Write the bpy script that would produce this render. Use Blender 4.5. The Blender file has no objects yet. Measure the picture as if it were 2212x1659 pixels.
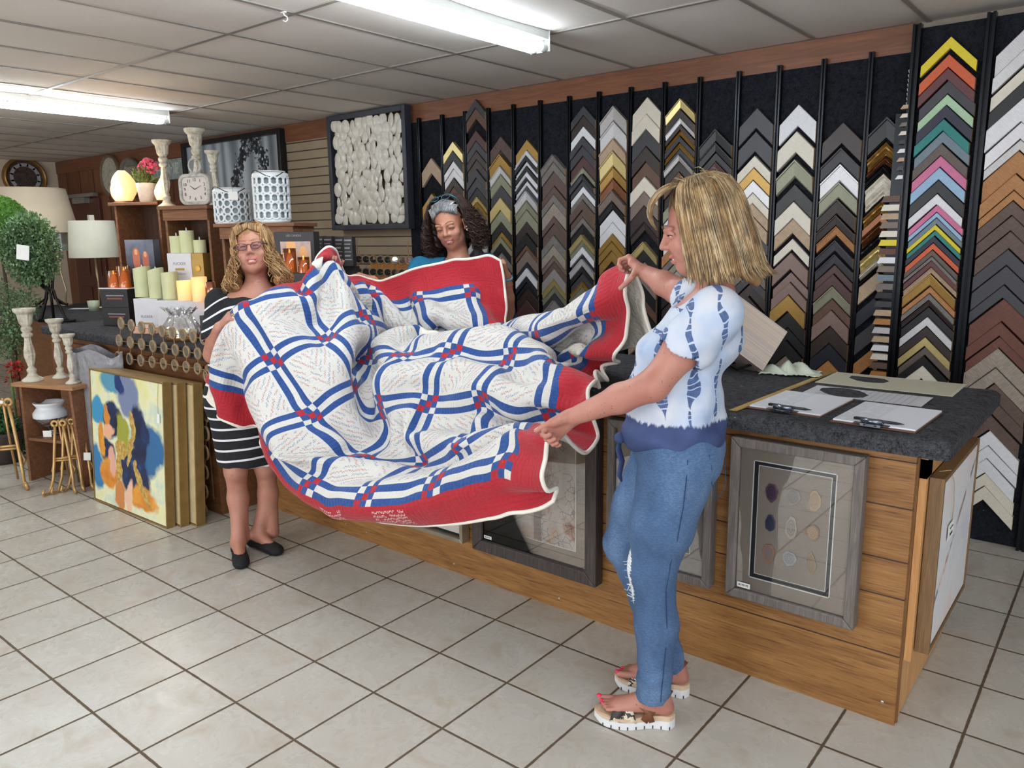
import bpy, bmesh, math, random, itertools
import numpy as np
from mathutils import Vector, Matrix, noise as mnoise
SC = bpy.context.scene
COL = SC.collection
# ---------------------------------------------------------------- camera
# world: +X runs along the long wall (towards the right of the shop), +Y into the wall, z up, camera over the origin
IW, IH, FPX = 2212, 1659, 1688.0
CP, CR, CYAW, HC = 0.1889, -0.0129, 0.683, 1.53855
def _rz(v, a=CYAW):
    return np.array([v[0]*math.cos(a)-v[1]*math.sin(a), v[0]*math.sin(a)+v[1]*math.cos(a), v[2]])
_f = np.array([0, math.cos(CP), -math.sin(CP)]); _u = np.array([0, math.sin(CP), math.cos(CP)]); _r = np.array([1., 0, 0])
CAMR = _rz(math.cos(CR)*_r + math.sin(CR)*_u); CAMU = _rz(-math.sin(CR)*_r + math.cos(CR)*_u); CAMF = _rz(_f)
CAMP = np.array([0, 0, HC])
def ray(x, y): return CAMF + (x-IW/2)/FPX*CAMR - (y-IH/2)/FPX*CAMU
def atz(x, y, z): d = ray(x, y); return CAMP + d*(z-HC)/d[2]
def aty(x, y, Y): d = ray(x, y); return CAMP + d*Y/d[1]
def atx(x, y, X): d = ray(x, y); return CAMP + d*X/d[0]
def atd(x, y, D): return CAMP + ray(x, y)*(D-.245)
cam_data = bpy.data.cameras.new('camera'); cam = bpy.data.objects.new('camera', cam_data); COL.objects.link(cam)
cam_data.sensor_width = 36; cam_data.lens = 36*FPX/IW; cam_data.clip_end = 100
m = Matrix.Identity(4)
for i in range(3):
    m[i][0] = CAMR[i]; m[i][1] = CAMU[i]; m[i][2] = -CAMF[i]; m[i][3] = CAMP[i]
cam.matrix_world = m
SC.camera = cam
# ---------------------------------------------------------------- light and exposure
SC.view_settings.view_transform = 'Standard'; SC.view_settings.look = 'None'
SC.view_settings.exposure = -0.22; SC.view_settings.gamma = 1.0; SC.view_settings.use_curve_mapping = False
W = bpy.data.worlds.new('world'); SC.world = W; W.use_nodes = True
W.node_tree.nodes['Background'].inputs[0].default_value = (0.86, 0.93, 1.0, 1)
W.node_tree.nodes['Background'].inputs[1].default_value = 1.35     # daylight coming through the open shop front behind the camera
TUBE = 33.0                                                          # strength of the fluorescent tubes
WINDOWS = [((1.5, -3.2, 1.5), 3.6, 2.0, 120), ((-3.5, -3.4, 1.5), 3.6, 2.0, 110)]   # shop windows behind the camera (place, width, height, watts)
for i, (p, w, h, e) in enumerate(WINDOWS):
    l = bpy.data.lights.new('window_daylight', 'AREA'); l.shape = 'RECTANGLE'; l.size = w; l.size_y = h; l.energy = e; l.color = (0.93, 0.96, 1.0)
    o = bpy.data.objects.new('window_daylight', l); COL.objects.link(o); o.location = p
    o.rotation_euler = (math.radians([100, 104][i]), 0, math.radians([25, -5][i]))
# ---------------------------------------------------------------- colours and node helper
def lin(c):
    o = []
    for v in c[:3]:
        v = v/255.0
        o.append(v/12.92 if v <= 0.04045 else ((v+0.055)/1.055)**2.4)
    return (o[0], o[1], o[2], 1.0)
class NT:
    """small node-graph writer; values are sockets or numbers"""
    def __init__(s, name):
        s.m = bpy.data.materials.new(name); s.m.use_nodes = True; s.t = s.m.node_tree
        s.b = s.t.nodes['Principled BSDF']; s.out = s.t.nodes['Material Output']
    def n(s, typ, **kw):
        nd = s.t.nodes.new(typ)
        for k, v in kw.items(): setattr(nd, k, v)
        return nd
    def set(s, sock, v):
        if isinstance(v, (int, float)): sock.default_value = v
        elif isinstance(v, (tuple, list)): sock.default_value = tuple(v) if len(sock.default_value) == len(v) else tuple(v)[:len(sock.default_value)]
        else: s.t.links.new(v, sock)
    def ma(s, op, a, b=0.0, c=0.0):
        nd = s.n('ShaderNodeMath', operation=op)
        s.set(nd.inputs[0], a); s.set(nd.inputs[1], b); s.set(nd.inputs[2], c); return nd.outputs[0]
    def add(s, a, b): return s.ma('ADD', a, b)
    def sub(s, a, b): return s.ma('SUBTRACT', a, b)
    def mul(s, a, b): return s.ma('MULTIPLY', a, b)
    def lt(s, a, b): return s.ma('LESS_THAN', a, b)
    def gt(s, a, b): return s.ma('GREATER_THAN', a, b)
    def vec(s, x, y, z=0.0):
        nd = s.n('ShaderNodeCombineXYZ'); s.set(nd.inputs[0], x); s.set(nd.inputs[1], y); s.set(nd.inputs[2], z); return nd.outputs[0]
    def sep(s, v):
        nd = s.n('ShaderNodeSeparateXYZ'); s.set(nd.inputs[0], v); return nd.outputs
    def co(s, kind='Object'): return s.n('ShaderNodeTexCoord').outputs[kind]
    def mapv(s, v, sc=(1, 1, 1), loc=(0, 0, 0), rot=(0, 0, 0)):
        nd = s.n('ShaderNodeMapping'); s.set(nd.inputs[0], v); nd.inputs['Scale'].default_value = sc; nd.inputs['Location'].default_value = loc; nd.inputs['Rotation'].default_value = rot; return nd.outputs[0]
    def noise(s, v, sc=5, det=3, rough=.55, dist=0.0, out=0):
        nd = s.n('ShaderNodeTexNoise'); s.set(nd.inputs['Vector'], v); s.set(nd.inputs['Scale'], sc); nd.inputs['Detail'].default_value = det; nd.inputs['Roughness'].default_value = rough; nd.inputs['Distortion'].default_value = dist; return nd.outputs[out]
    def wave(s, v, sc=5, dist=2, det=2, dirn='X', dsc=1.0):
        nd = s.n('ShaderNodeTexWave', bands_direction=dirn); s.set(nd.inputs['Vector'], v); nd.inputs['Scale'].default_value = sc; nd.inputs['Distortion'].default_value = dist; nd.inputs['Detail'].default_value = det; nd.inputs['Detail Scale'].default_value = dsc; return nd.outputs[1]
    def voro(s, v, sc=5, feature='F1', out=0):
        nd = s.n('ShaderNodeTexVoronoi', feature=feature); s.set(nd.inputs['Vector'], v); nd.inputs['Scale'].default_value = sc; return nd.outputs[out]
    def mix(s, f, a, b):
        nd = s.n('ShaderNodeMix', data_type='RGBA'); s.set(nd.inputs[0], f); s.set(nd.inputs[6], a); s.set(nd.inputs[7], b); return nd.outputs[2]
    def ramp(s, f, stops):
        nd = s.n('ShaderNodeValToRGB'); s.set(nd.inputs[0], f); e = nd.color_ramp.elements
        while len(e) < len(stops): e.new(0.5)
        for i, (p, c) in enumerate(stops): e[i].position = p; e[i].color = c if len(c) == 4 else lin(c)
        return nd.outputs[0]
    def rng(s, v, a, b, c=0.0, d=1.0):
        nd = s.n('ShaderNodeMapRange'); s.set(nd.inputs[0], v); nd.inputs[1].default_value = a; nd.inputs[2].default_value = b; nd.inputs[3].default_value = c; nd.inputs[4].default_value = d; return nd.outputs[0]
    def bump(s, h, st=.3, dist=.01):
        nd = s.n('ShaderNodeBump'); nd.inputs['Strength'].default_value = st; nd.inputs['Distance'].default_value = dist; s.set(nd.inputs['Height'], h); s.t.links.new(nd.outputs[0], s.b.inputs['Normal'])
    def fin(s, col, rough=.6, metal=0.0, **kw):
        s.set(s.b.inputs['Base Color'], col); s.set(s.b.inputs['Roughness'], rough); s.set(s.b.inputs['Metallic'], metal)
        for k, v in kw.items(): s.set(s.b.inputs[k.replace('_', ' ')], v)
        return s.m
_mc = {}
def M(name, col, rough=.6, metal=0.0, var=.12, nsc=18, bump=.1, bsc=60, bd=.004, **kw):
    """plain procedural material: base colour with a little mottling and fine bump"""
    if name in _mc: return _mc[name]
    g = NT(name); v = g.co(); c = lin(col)
    n1 = g.noise(v, nsc, 3)
    d = tuple(min(1, x*(1-var)) for x in c[:3])+(1,); l = tuple(min(1, x*(1+var)) for x in c[:3])+(1,)
    colr = g.ramp(n1, [(.3, d), (.7, l)])
    if bump: g.bump(g.noise(v, bsc, 2), bump, bd)
    _mc[name] = g.fin(colr, rough, metal, **kw)
    return _mc[name]
def Mwood(name, c1, c2, axis=0, rough=.55, sc=1.0, bump=.25, kn=.3):
    """grain running along one axis"""
    if name in _mc: return _mc[name]
    g = NT(name); v = g.co(); s = [14*sc]*3; s[axis] = 1.2*sc
    vv = g.mapv(v, tuple(s))
    n1 = g.noise(vv, 3.0, 6, .65, 1.2); s2 = [60*sc]*3; s2[axis] = 3*sc
    n2 = g.noise(g.mapv(v, tuple(s2)), 2.5, 3, .6)
    f = g.add(g.mul(n1, .68), g.mul(n2, .32))
    col = g.ramp(f, [(.34, c1), (.5, tuple((a+b)/2 for a, b in zip(c1, c2))), (.66, c2)])
    big = g.noise(v, 2.2*sc, 2)
    dk = tuple(x*.72 for x in c1)
    col = g.mix(g.rng(big, .62, .8, 0, kn), col, lin(dk))
    g.bump(f, bump, .006)
    _mc[name] = g.fin(col, rough); return _mc[name]
def Memit(name, col, strength, base=None):
    if name in _mc: return _mc[name]
    g = NT(name); v = g.co(); n1 = g.noise(v, 30, 2)
    c = lin(col); g.fin(lin(base or col), .4)
    e = g.mix(g.rng(n1, .3, .7, 0, .25), c, tuple(x*.85 for x in c[:3])+(1,))
    g.set(g.b.inputs['Emission Color'], e); g.b.inputs['Emission Strength'].default_value = strength
    _mc[name] = g.m; return g.m
# ---------------------------------------------------------------- mesh builder
class MB:
    def __init__(s): s.v = []; s.f = []; s.mi = []; s.cur = 0
    def raw(s, vs, fs):
        b = len(s.v); s.v += [tuple(map(float, p)) for p in vs]
        for f in fs: s.f.append(tuple(b+i for i in f)); s.mi.append(s.cur)
        return s
    def mat(s, i): s.cur = i; return s
    def box(s, lo, hi, T=None):
        (a, b, c), (d, e, f) = lo, hi
        vs = [(a, b, c), (d, b, c), (d, e, c), (a, e, c), (a, b, f), (d, b, f), (d, e, f), (a, e, f)]
        if T: vs = [T(p) for p in vs]
        return s.raw(vs, [(0, 3, 2, 1), (4, 5, 6, 7), (0, 1, 5, 4), (1, 2, 6, 5), (2, 3, 7, 6), (3, 0, 4, 7)])
    def hexa(s, vs): return s.raw(vs, [(0, 3, 2, 1), (4, 5, 6, 7), (0, 1, 5, 4), (1, 2, 6, 5), (2, 3, 7, 6), (3, 0, 4, 7)])
    def prism(s, poly, d, flip=False):
        """poly: list of 3D points (planar); d: extrusion vector"""
        n = len(poly); q = [tuple(np.array(p)+np.array(d)) for p in poly]
        fs = [tuple(range(n))[::-1], tuple(range(n, 2*n))]+[(i, (i+1) % n, n+(i+1) % n, n+i) for i in range(n)]
        if flip: fs = [f[::-1] for f in fs]
        return s.raw(list(poly)+q, fs)
    def tube(s, pts, rad, n=8, cap=True, flat=1.0, updir=None, closed=False):
        pts = [np.array(p, float) for p in pts]; k = len(pts)
        rad = [rad]*k if isinstance(rad, (int, float)) else list(rad)
        vs = []; up = None
        for i, p in enumerate(pts):
            if closed: t = pts[(i+1) % k]-pts[i-1]
            else: t = pts[min(i+1, k-1)]-pts[max(i-1, 0)]
            t = t/(np.linalg.norm(t)+1e-12)
            if up is None:
                up = np.array(updir if updir is not None else ((0, 0, 1.) if abs(t[2]) < .9 else (1., 0, 0)), float)
            a = np.cross(t, up); a /= (np.linalg.norm(a)+1e-12); b = np.cross(a, t); up = b
            for j in range(n):
                w = 2*math.pi*j/n; vs.append(p+rad[i]*(math.cos(w)*a+math.sin(w)*b*flat))
        fs = []
        for i in range(k if closed else k-1):
            for j in range(n):
                fs.append((i*n+j, ((i+1) % k)*n+j, ((i+1) % k)*n+(j+1) % n, i*n+(j+1) % n))
        if cap and not closed: fs += [tuple(range(n)), tuple((k-1)*n+j for j in range(n))[::-1]]
        return s.raw(vs, fs)
    def lathe(s, prof, n=24, c=(0, 0, 0), sx=1.0, sy=1.0, cap=True):
        vs = []; k = len(prof)
        for r, z in prof:
            for j in range(n):
                w = 2*math.pi*j/n; vs.append((c[0]+r*sx*math.cos(w), c[1]+r*sy*math.sin(w), c[2]+z))
        fs = [(i*n+j, i*n+(j+1) % n, (i+1)*n+(j+1) % n, (i+1)*n+j) for i in range(k-1) for j in range(n)]
        if cap: fs += [tuple(range(n))[::-1], tuple((k-1)*n+j for j in range(n))]
        return s.raw(vs, fs)
    def ball(s, c, r, nu=16, nv=10, sc=(1, 1, 1)):
        prof = [(r*math.sin(math.pi*i/nv), -r*math.cos(math.pi*i/nv)) for i in range(nv+1)]
        prof = [(max(a, 1e-5), z*sc[2]) for a, z in prof]
        return s.lathe(prof, nu, c, sc[0], sc[1])
    def grid(s, P, closed_u=False):
        nu, nv = len(P), len(P[0]); vs = [p for row in P for p in row]
        fs = [(i*nv+j, ((i+1) % nu)*nv+j, ((i+1) % nu)*nv+j+1, i*nv+j+1) for i in range(nu if closed_u else nu-1) for j in range(nv-1)]
        return s.raw(vs, fs)
    def xf(s, T):
        s.v = [tuple(T(np.array(p))) for p in s.v]; return s
    def build(s, name, mats, parent=None, smooth=False, bevel=0.0, loc=None, rot=None, sub=0, solid=0.0):
        me = bpy.data.meshes.new(name); me.from_pydata(s.v, [], s.f)
        mats = mats if isinstance(mats, (list, tuple)) else [mats]
        for x in mats: me.materials.append(x)
        if len(mats) > 1: me.polygons.foreach_set('material_index', s.mi)
        if smooth: me.polygons.foreach_set('use_smooth', [True]*len(me.polygons))
        me.update()
        o = bpy.data.objects.new(name, me); COL.objects.link(o)
        if parent: o.parent = parent
        if loc is not None: o.location = tuple(loc)
        if rot is not None: o.rotation_euler = rot
        if solid: md = o.modifiers.new('s', 'SOLIDIFY'); md.thickness = solid; md.offset = 0
        if bevel: md = o.modifiers.new('b', 'BEVEL'); md.width = bevel; md.segments = 2; md.limit_method = 'ANGLE'; md.angle_limit = .6
        if sub: md = o.modifiers.new('u', 'SUBSURF'); md.levels = sub; md.render_levels = sub
        if smooth == 'auto' or smooth is None: pass
        return o
def shade_auto(o, ang=35):
    me = o.data
    bm = bmesh.new(); bm.from_mesh(me)
    for f in bm.faces: f.smooth = True
    for e in bm.edges:
        if len(e.link_faces) == 2 and e.calc_face_angle(0) > math.radians(ang): e.smooth = False
    bm.to_mesh(me); bm.free(); return o
def tag(o, label, cat, group=None, kind=None):
    o['label'] = label; o['category'] = cat
    if group: o['group'] = group
    if kind: o['kind'] = kind
    return o
def thing(name, label, cat, loc=(0, 0, 0), rz=0.0, group=None, rot=None):
    o = bpy.data.objects.new(name, None); COL.objects.link(o); o.empty_display_size = .05
    o.location = tuple(float(x) for x in loc); o.rotation_euler = rot if rot else (0, 0, rz)
    return tag(o, label, cat, group)
def struct(o): o['kind'] = 'structure'; return o
def copy_tree(o, parent=None):
    c = o.copy(); COL.objects.link(c)
    if parent is not None: c.parent = parent
    for ch in [x for x in COL.objects if x.parent == o]: copy_tree(ch, c)
    return c
def text_mesh(txt, size, name, mat, parent, loc, rot, ext=.0004, align='CENTER'):
    cu = bpy.data.curves.new(name+'_font', 'FONT'); cu.body = txt; cu.size = size; cu.align_x = align; cu.align_y = 'CENTER'; cu.extrude = ext
    tmp = bpy.data.objects.new('tmp', cu); COL.objects.link(tmp)
    dg = bpy.context.evaluated_depsgraph_get(); me = bpy.data.meshes.new_from_object(tmp.evaluated_get(dg)); bpy.data.objects.remove(tmp)
    me.name = name; me.materials.clear(); me.materials.append(mat)
    o = bpy.data.objects.new(name, me); COL.objects.link(o); o.parent = parent; o.location = loc; o.rotation_euler = rot
    return o
def nrm(v): v = np.array(v, float); return v/(np.linalg.norm(v)+1e-12)
R = random.Random(7)
ORD = ['topmost', 'second', 'third', 'fourth', 'fifth', 'sixth', 'seventh', 'eighth', 'ninth', 'tenth', 'eleventh', 'twelfth', 'thirteenth', 'fourteenth', 'fifteenth', 'sixteenth', 'seventeenth', 'eighteenth', 'nineteenth', 'twentieth', 'twenty-first', 'twenty-second', 'twenty-third', 'twenty-fourth', 'twenty-fifth', 'twenty-sixth', 'twenty-seventh', 'twenty-eighth', 'twenty-ninth', 'thirtieth', 'thirty-first', 'thirty-second', 'thirty-third', 'thirty-fourth', 'thirty-fifth', 'thirty-sixth', 'thirty-seventh', 'thirty-eighth']
# ================================================================ the setting
U = .325
ZC = 2.545; YW = 4.50; XE = -11.3
# floor: square ceramic tiles with grout
def floor_mat():
    g = NT('floor_tile'); v = g.co(); x, y, z = g.sep(v)
    ux = g.mul(x, 1/U); uy = g.mul(y, 1/U)
    fx = g.ma('ABSOLUTE', g.sub(g.ma('FRACT', g.add(ux, .5)), .5)); fy = g.ma('ABSOLUTE', g.sub(g.ma('FRACT', g.add(uy, .5)), .5))
    wob = g.mul(g.noise(v, 30, 2), .012)
    dx = g.sub(g.ma('MINIMUM', fx, fy), wob)
    gr = g.rng(dx, .004, .011, 1, 0)
    tid = g.vec(g.ma('FLOOR', ux), g.ma('FLOOR', uy), 0)
    wn = g.n('ShaderNodeTexWhiteNoise', noise_dimensions='2D'); g.set(wn.inputs['Vector'], tid)
    off = g.n('ShaderNodeVectorMath', operation='MULTIPLY_ADD'); g.set(off.inputs[0], wn.outputs['Color']); off.inputs[1].default_value = (7, 7, 7); g.set(off.inputs[2], v)
    n1 = g.noise(off.outputs[0], 7, 5, .7, .6); n2 = g.noise(off.outputs[0], 2.6, 3, .6)
    base = g.ramp(n2, [(.3, (190, 184, 174)), (.7, (202, 198, 190))])
    col = g.mix(g.rng(n1, .52, .70, 0, .75), base, lin((180, 164, 144)))
    col = g.mix(g.mul(g.sub(wn.outputs[0], .5), .35), col, lin((178, 168, 154)))
    col = g.mix(gr, col, lin((96, 80, 64)))
    g.bump(g.add(g.mul(gr, -1.0), g.mul(n1, .12)), .5, .004)
    return g.fin(col, g.add(g.mul(gr, .4), g.rng(n1, .3, .8, .22, .38)), 0, Specular_IOR_Level=.35)
fo = _rz(np.array([-7.7219*U, 12.5389*U, 0])); fa = -0.6805+CYAW
b = MB(); b.raw([(-19, -9, 0), (5, -9, 0), (5, 8, 0), (-19, 8, 0)], [(0, 1, 2, 3)])
ca_, sa_ = math.cos(-fa), math.sin(-fa)
b.xf(lambda p: ((p[0]-fo[0])*ca_-(p[1]-fo[1])*sa_, (p[0]-fo[0])*sa_+(p[1]-fo[1])*ca_, 0))
struct(b.build('floor', floor_mat(), loc=(fo[0], fo[1], 0), rot=(0, 0, fa)))
# ceiling: lay-in panels, slightly sagging, on a metal grid
ch = ZC-HC; cu = ch/3.3147
co_ = _rz(np.array([-3.2038*cu, 12.5824*cu, 0])); cya = -0.6826+CYAW
sx, sy = 1.7991*cu, 3.5728*cu
def ceil_mat():
    g = NT('ceiling_panel'); v = g.co()
    sp = g.rng(g.noise(g.mapv(v, (1, 1.6, 1)), 150, 2, .8), .60, .68, 0, .35)
    n2 = g.noise(v, 1.3, 2)
    col = g.mix(sp, g.ramp(n2, [(.3, (228, 220, 212)), (.7, (238, 232, 226))]), lin((172, 162, 152)))
    g.bump(g.mul(sp, -1), .5, .003); return g.fin(col, .9)
b = MB(); nu = 5
for i in range(-13, 32):
    for j in range(-8, 3):
        P = [[(-sx*(i+a/nu), sy*(j+c/nu), -.012*math.sin(math.pi*a/nu)*math.sin(math.pi*c/nu)-.006*math.sin(i*5.1+j*3.3)*math.sin(math.pi*a/nu)*math.sin(math.pi*c/nu)) for c in range(nu+1)] for a in range(nu+1)]
        b.grid(P)
# cut away what lies behind the long wall
ceil = b.build('ceiling', ceil_mat(), loc=(co_[0], co_[1], ZC), rot=(0, 0, cya)); struct(ceil)
ceil.data.polygons.foreach_set('use_smooth', [True]*len(ceil.data.polygons))
b = MB()
for i in range(-13, 33): b.box((-sx*i-.012, -8*sy, -.006), (-sx*i+.012, 3*sy, .004))
for j in range(-8, 4): b.box((-31*sx, sy*j-.012, -.0065), (13*sx, sy*j+.012, .004))
struct(b.build('trim_1', M('grid_metal', (150, 144, 138), .45, 0, .04), loc=(co_[0], co_[1], ZC), rot=(0, 0, cya)))
# long wall behind the counter
dkwood = Mwood('stained_board', (108, 66, 44), (142, 92, 62), 0, .45, .6, .12)
def slat_mat():
    g = NT('slatwall'); v = g.co(); x, y, z = g.sep(v)
    f = g.ma('FRACT', g.mul(z, 1/.0765)); gr = g.lt(f, .12)
    col = g.mix(gr, g.ramp(g.noise(v, 3, 2), [(.3, (150, 132, 108)), (.7, (162, 144, 120))]), lin((60, 48, 38)))
    g.bump(g.mul(gr, -1), .8, .01); return g.fin(col, .6)
b = MB(); b.raw([(XE, YW, 0), (4.5, YW, 0), (4.5, YW, ZC), (XE, YW, ZC)], [(0, 1, 2, 3)])
struct(b.build('wall_back', M('painted_wall', (150, 138, 124), .8)))
b = MB(); b.raw([(XE, -8, 0), (XE, YW, 0), (XE, YW, ZC), (XE, -8, ZC)], [(0, 1, 2, 3)])
struct(b.build('wall_left', M('cream_paint', (214, 196, 172), .8, var=.04)))
b = MB(); b.box((-8.1, YW-.02, 0), (-4.66, YW-.001, 2.39)); struct(b.build('wall_slatted', slat_mat()))
b = MB(); b.box((XE+.01, YW-.03, 2.39), (-1.03, YW-.002, ZC-.006)); struct(b.build('trim_2', dkwood))
def plank_mat():
    g = NT('old_planks'); v = g.co(); x, y, z = g.sep(v)
    u = g.mul(x, 1/.38); idn = g.ma('FLOOR', u); f = g.ma('FRACT', u)
    wn = g.n('ShaderNodeTexWhiteNoise', noise_dimensions='1D'); g.set(wn.inputs['W'], idn)
    col = g.ramp(wn.outputs[0], [(.1, (112, 66, 40)), (.5, (142, 92, 60)), (.9, (124, 80, 56))])
    n1 = g.noise(g.mapv(v, (6, 6, .8)), 3, 5)
    col = g.mix(g.rng(n1, .4, .7, 0, .5), col, lin((88, 52, 34)))
    col = g.mix(g.lt(f, .05), col, lin((50, 30, 20))); g.bump(g.mul(g.lt(f, .05), -1), .6, .01)
    return g.fin(col, .6)
b = MB(); b.box((XE+.01, YW-.02, 0), (-8.1, YW-.001, 2.39)); struct(b.build('wall_planked', plank_mat()))
# orange boards beside the felt panels
b = MB()
for x0, x1, d in ((-5.17, -5.03, .035), (-5.03, -4.90, .045), (-4.90, -4.67, .055)): b.box((x0, YW-d, .0), (x1-.004, YW-.02, 1.36))
struct(b.build('trim_3', Mwood('orange_board', (168, 100, 44), (206, 140, 76), 2, .4, .8, .1)))
# brown panelled door far along the wall
dx0, dx1 = aty(172, 520, YW)[0], aty(232, 520, YW)[0]
dz1 = aty(205, 428, YW)[2]
b = MB(); b.box((dx0, YW-.06, 0), (dx1, YW-.021, dz1))
w = dx1-dx0
for (a, c, z0, z1) in ((.12, .46, .25, .95), (.54, .88, .25, .95), (.12, .46, 1.1, 1.6), (.54, .88, 1.1, 1.6)):
    b.box((dx0+w*a, YW-.075, z0), (dx0+w*c, YW-.06, z1))
d = struct(b.build('door_1', M('door_brown', (88, 44, 30), .5), bevel=.01))
b = MB(); b.box((dx0-.3, YW-.16, dz1+.01), (dx0+.9, YW-.1, dz1+.05)); b.box((dx0+.2, YW-.12, dz1-.06), (dx0+.55, YW-.05, dz1+.03))
b.build('door_closer', M('satin_steel', (170, 176, 176), .35, .8), d)
# ---------------------------------------------------------------- ceiling lights
tube_m = Memit('lit_tube', (236, 248, 255), TUBE); hous = M('white_enamel', (232, 236, 234), .35, var=.02)
def fixture(loc, L, label, group='fluorescent ceiling lights'):
    t = thing('ceiling_light', label, 'light', loc, cya-math.pi/2, group)
    b = MB(); b.box((0, -.056, -.045), (L, .056, -.002)); b.box((0, -.03, -.075), (.03, .03, -.045)); b.box((L-.03, -.03, -.075), (L, .03, -.045)); b.build('housing', hous, t, bevel=.004)
    b = MB(); b.box((-.006, -.062, -.1), (0, .062, -.002)); b.build('end_cap', hous, t, bevel=.002)
    for s in (-1, 1):
        b = MB(); b.tube([(.035, s*.033, -.083), (L-.035, s*.033, -.083)], .019, 12); b.build('tube', tube_m, t, smooth=True)
        b = MB(); b.tube([(.0, s*.033, -.083), (.04, s*.033, -.083)], .021, 12); b.build('socket', hous, t, smooth=True)
    return t
e1 = atz(1166, 92, ZC-.05); e2 = atz(357, 254, ZC-.05)
# local +X of a fixture runs away from the long wall
fixture((e1[0], e1[1], ZC), 2.44, 'near long two-tube fluorescent light, its end pointing at the frame wall')
fixture((e2[0], e2[1], ZC), 2.44, 'far two-tube fluorescent light above the lamps, at the left')
fixture((.95, 1.55, ZC), 2.44, 'added fluorescent light further right over the shop floor, unseen outside the picture')  # extra fixture out of view, put in for the light it gives
fixture((-3.6, -.6, ZC), 2.44, 'added fluorescent light over the left aisle, unseen outside the picture')  # likewise unseen, added to brighten the room
# white hook clip hanging from the ceiling grid
hp = atz(612, 28, ZC-.01)
t = thing('ceiling_clip', 'small white plastic clip hanging from the ceiling grid', 'clip', (hp[0], hp[1], ZC-.006))
b = MB(); b.tube([(0, 0, 0), (.0, .004, -.012), (.012, .01, -.02), (.014, .012, -.032), (.004, .008, -.04), (-.006, 0, -.034)], .003, 6); b.build('hook', M('white_plastic', (240, 240, 238), .4), t, smooth=True)
b = MB(); b.box((-.012, -.006, -.004), (.016, .006, 0)); b.build('plate', M('white_plastic', (240, 240, 238), .4), t)
# ================================================================ counter
CA = 0.0; C0 = np.array([-.476, 2.471, 0.0])
cu_ = np.array([math.cos(CA), math.sin(CA), 0]); cv_ = np.array([-math.sin(CA), math.cos(CA), 0])
# counter frame: x = along the front towards the right end (end at 0), y = depth from the front face, z up
def cw(x, y, z=0.0): return C0 + cu_*x + cv_*y + np.array([0, 0, z])
def cfront(px, py, off=0.0):
    """point of a pixel on the counter's front plane (off metres in front), in counter coordinates (x, z)"""
    n = cv_; p0 = C0-cv_*off; d = ray(px, py); P = CAMP+d*((p0-CAMP)@n)/(d@n); q = P-C0; return q@cu_, P[2]
def ctop(px, py, z=.945):
    P = atz(px, py, z); q = P-C0; return q@cu_, q@cv_
CL = 3.40; CDEP = .85
def board_mat():
    g = NT('barn_siding'); v = g.co(); x, y, z = g.sep(v)
    cuts = [.235, .425, .545, .715, .86]
    gr = None; idn = 0.0
    for c in cuts:
        k = g.lt(g.ma('ABSOLUTE', g.sub(z, c)), .0022); gr = k if gr is None else g.ma('MAXIMUM', gr, k)
        idn = g.add(idn, g.gt(z, c))
    vv = g.vec(g.mul(x, 1.0), 0.0, g.add(g.mul(z, 9), g.mul(idn, 5)))
    n1 = g.noise(vv, 2.2, 6, .62, .9); n2 = g.noise(g.vec(g.mul(x, 5), 0.0, g.add(g.mul(z, 110), g.mul(idn, 3))), 1.6, 3, .6, .3)
    f = g.add(g.mul(n1, .55), g.mul(n2, .45))
    col = g.ramp(f, [(.30, (92, 56, 24)), (.46, (136, 92, 46)), (.62, (162, 116, 64)), (.75, (176, 132, 82))])
    col = g.mix(g.rng(n2, .30, .42, .55, 0), col, lin((70, 40, 16)))
    col = g.mix(g.mul(g.gt(z, .425), g.rng(g.noise(v, 1.6, 2), .35, .7, 0, .35)), col, lin((112, 66, 30)))
    col = g.mix(gr, col, lin((52, 28, 12)))
    g.bump(g.sub(f, g.mul(gr, 2)), .45, .006); return g.fin(col, .5)
cab = thing('counter_cabinet', 'long wooden counter cabinet clad in orange barn-board siding', 'counter', C0, CA)
b = MB(); b.box((-CL, 0, 0), (0, .018, .887)); b.build('front_panel', board_mat(), cab)
endw = Mwood('end_panel_wood', (190, 134, 80), (222, 172, 116), 2, .5, .7, .1)
b = MB(); b.box((-.012, .03, .004), (-.002, CDEP-.08, .887)); b.build('end_panel', endw, cab)
b = MB(); b.box((-.05, .02, .0), (.004, .032, .887)); b.build('corner_strip', Mwood('corner_dark', (110, 72, 40), (150, 104, 62), 2, .6), cab)
b = MB(); b.box((0, .06, .20), (.02, .13, .86)); b.box((0, .06, .80), (.02, CDEP-.10, .887)); b.build('side_cleat', endw, cab)
b = MB(); b.box((-CL, .02, 0), (-CL+.02, CDEP-.08, .887)); b.box((-CL, CDEP-.1, 0), (-.02, CDEP-.08, .887)); b.build('rear_panel', endw, cab)
scr = M('screw_steel', (190, 190, 188), .3, .9)
for (px, py) in ((1906, 1516), (1208, 1293), (981, 1218), (747, 1132), (791, 1150)):
    x, z = cfront(px, py); b = MB(); b.lathe([(.0055, 0), (.005, .002), (.0015, .003)], 10); b.xf(lambda p, x=x, z=z: (x+p[0], -p[2], z+p[1])); b.build('screw', scr, cab)
def felt_mat(nm, c1, c2, sc=1.0):
    g = NT(nm); v = g.co()
    n1 = g.noise(v, 160*sc, 3, .7); n2 = g.noise(v, 45*sc, 3, .7); f = g.add(g.mul(n1, .55), g.mul(n2, .45))
    col = g.ramp(f, [(.36, c1), (.64, c2)])
    col = g.mix(g.gt(g.noise(v, 34, 1), .80), col, lin((150, 146, 140)))
    g.bump(f, 1.0, .012); return g.fin(col, .95, 0, Specular_IOR_Level=.15)
carpet = felt_mat('charcoal_carpet', (34, 34, 37), (92, 92, 96))
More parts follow.
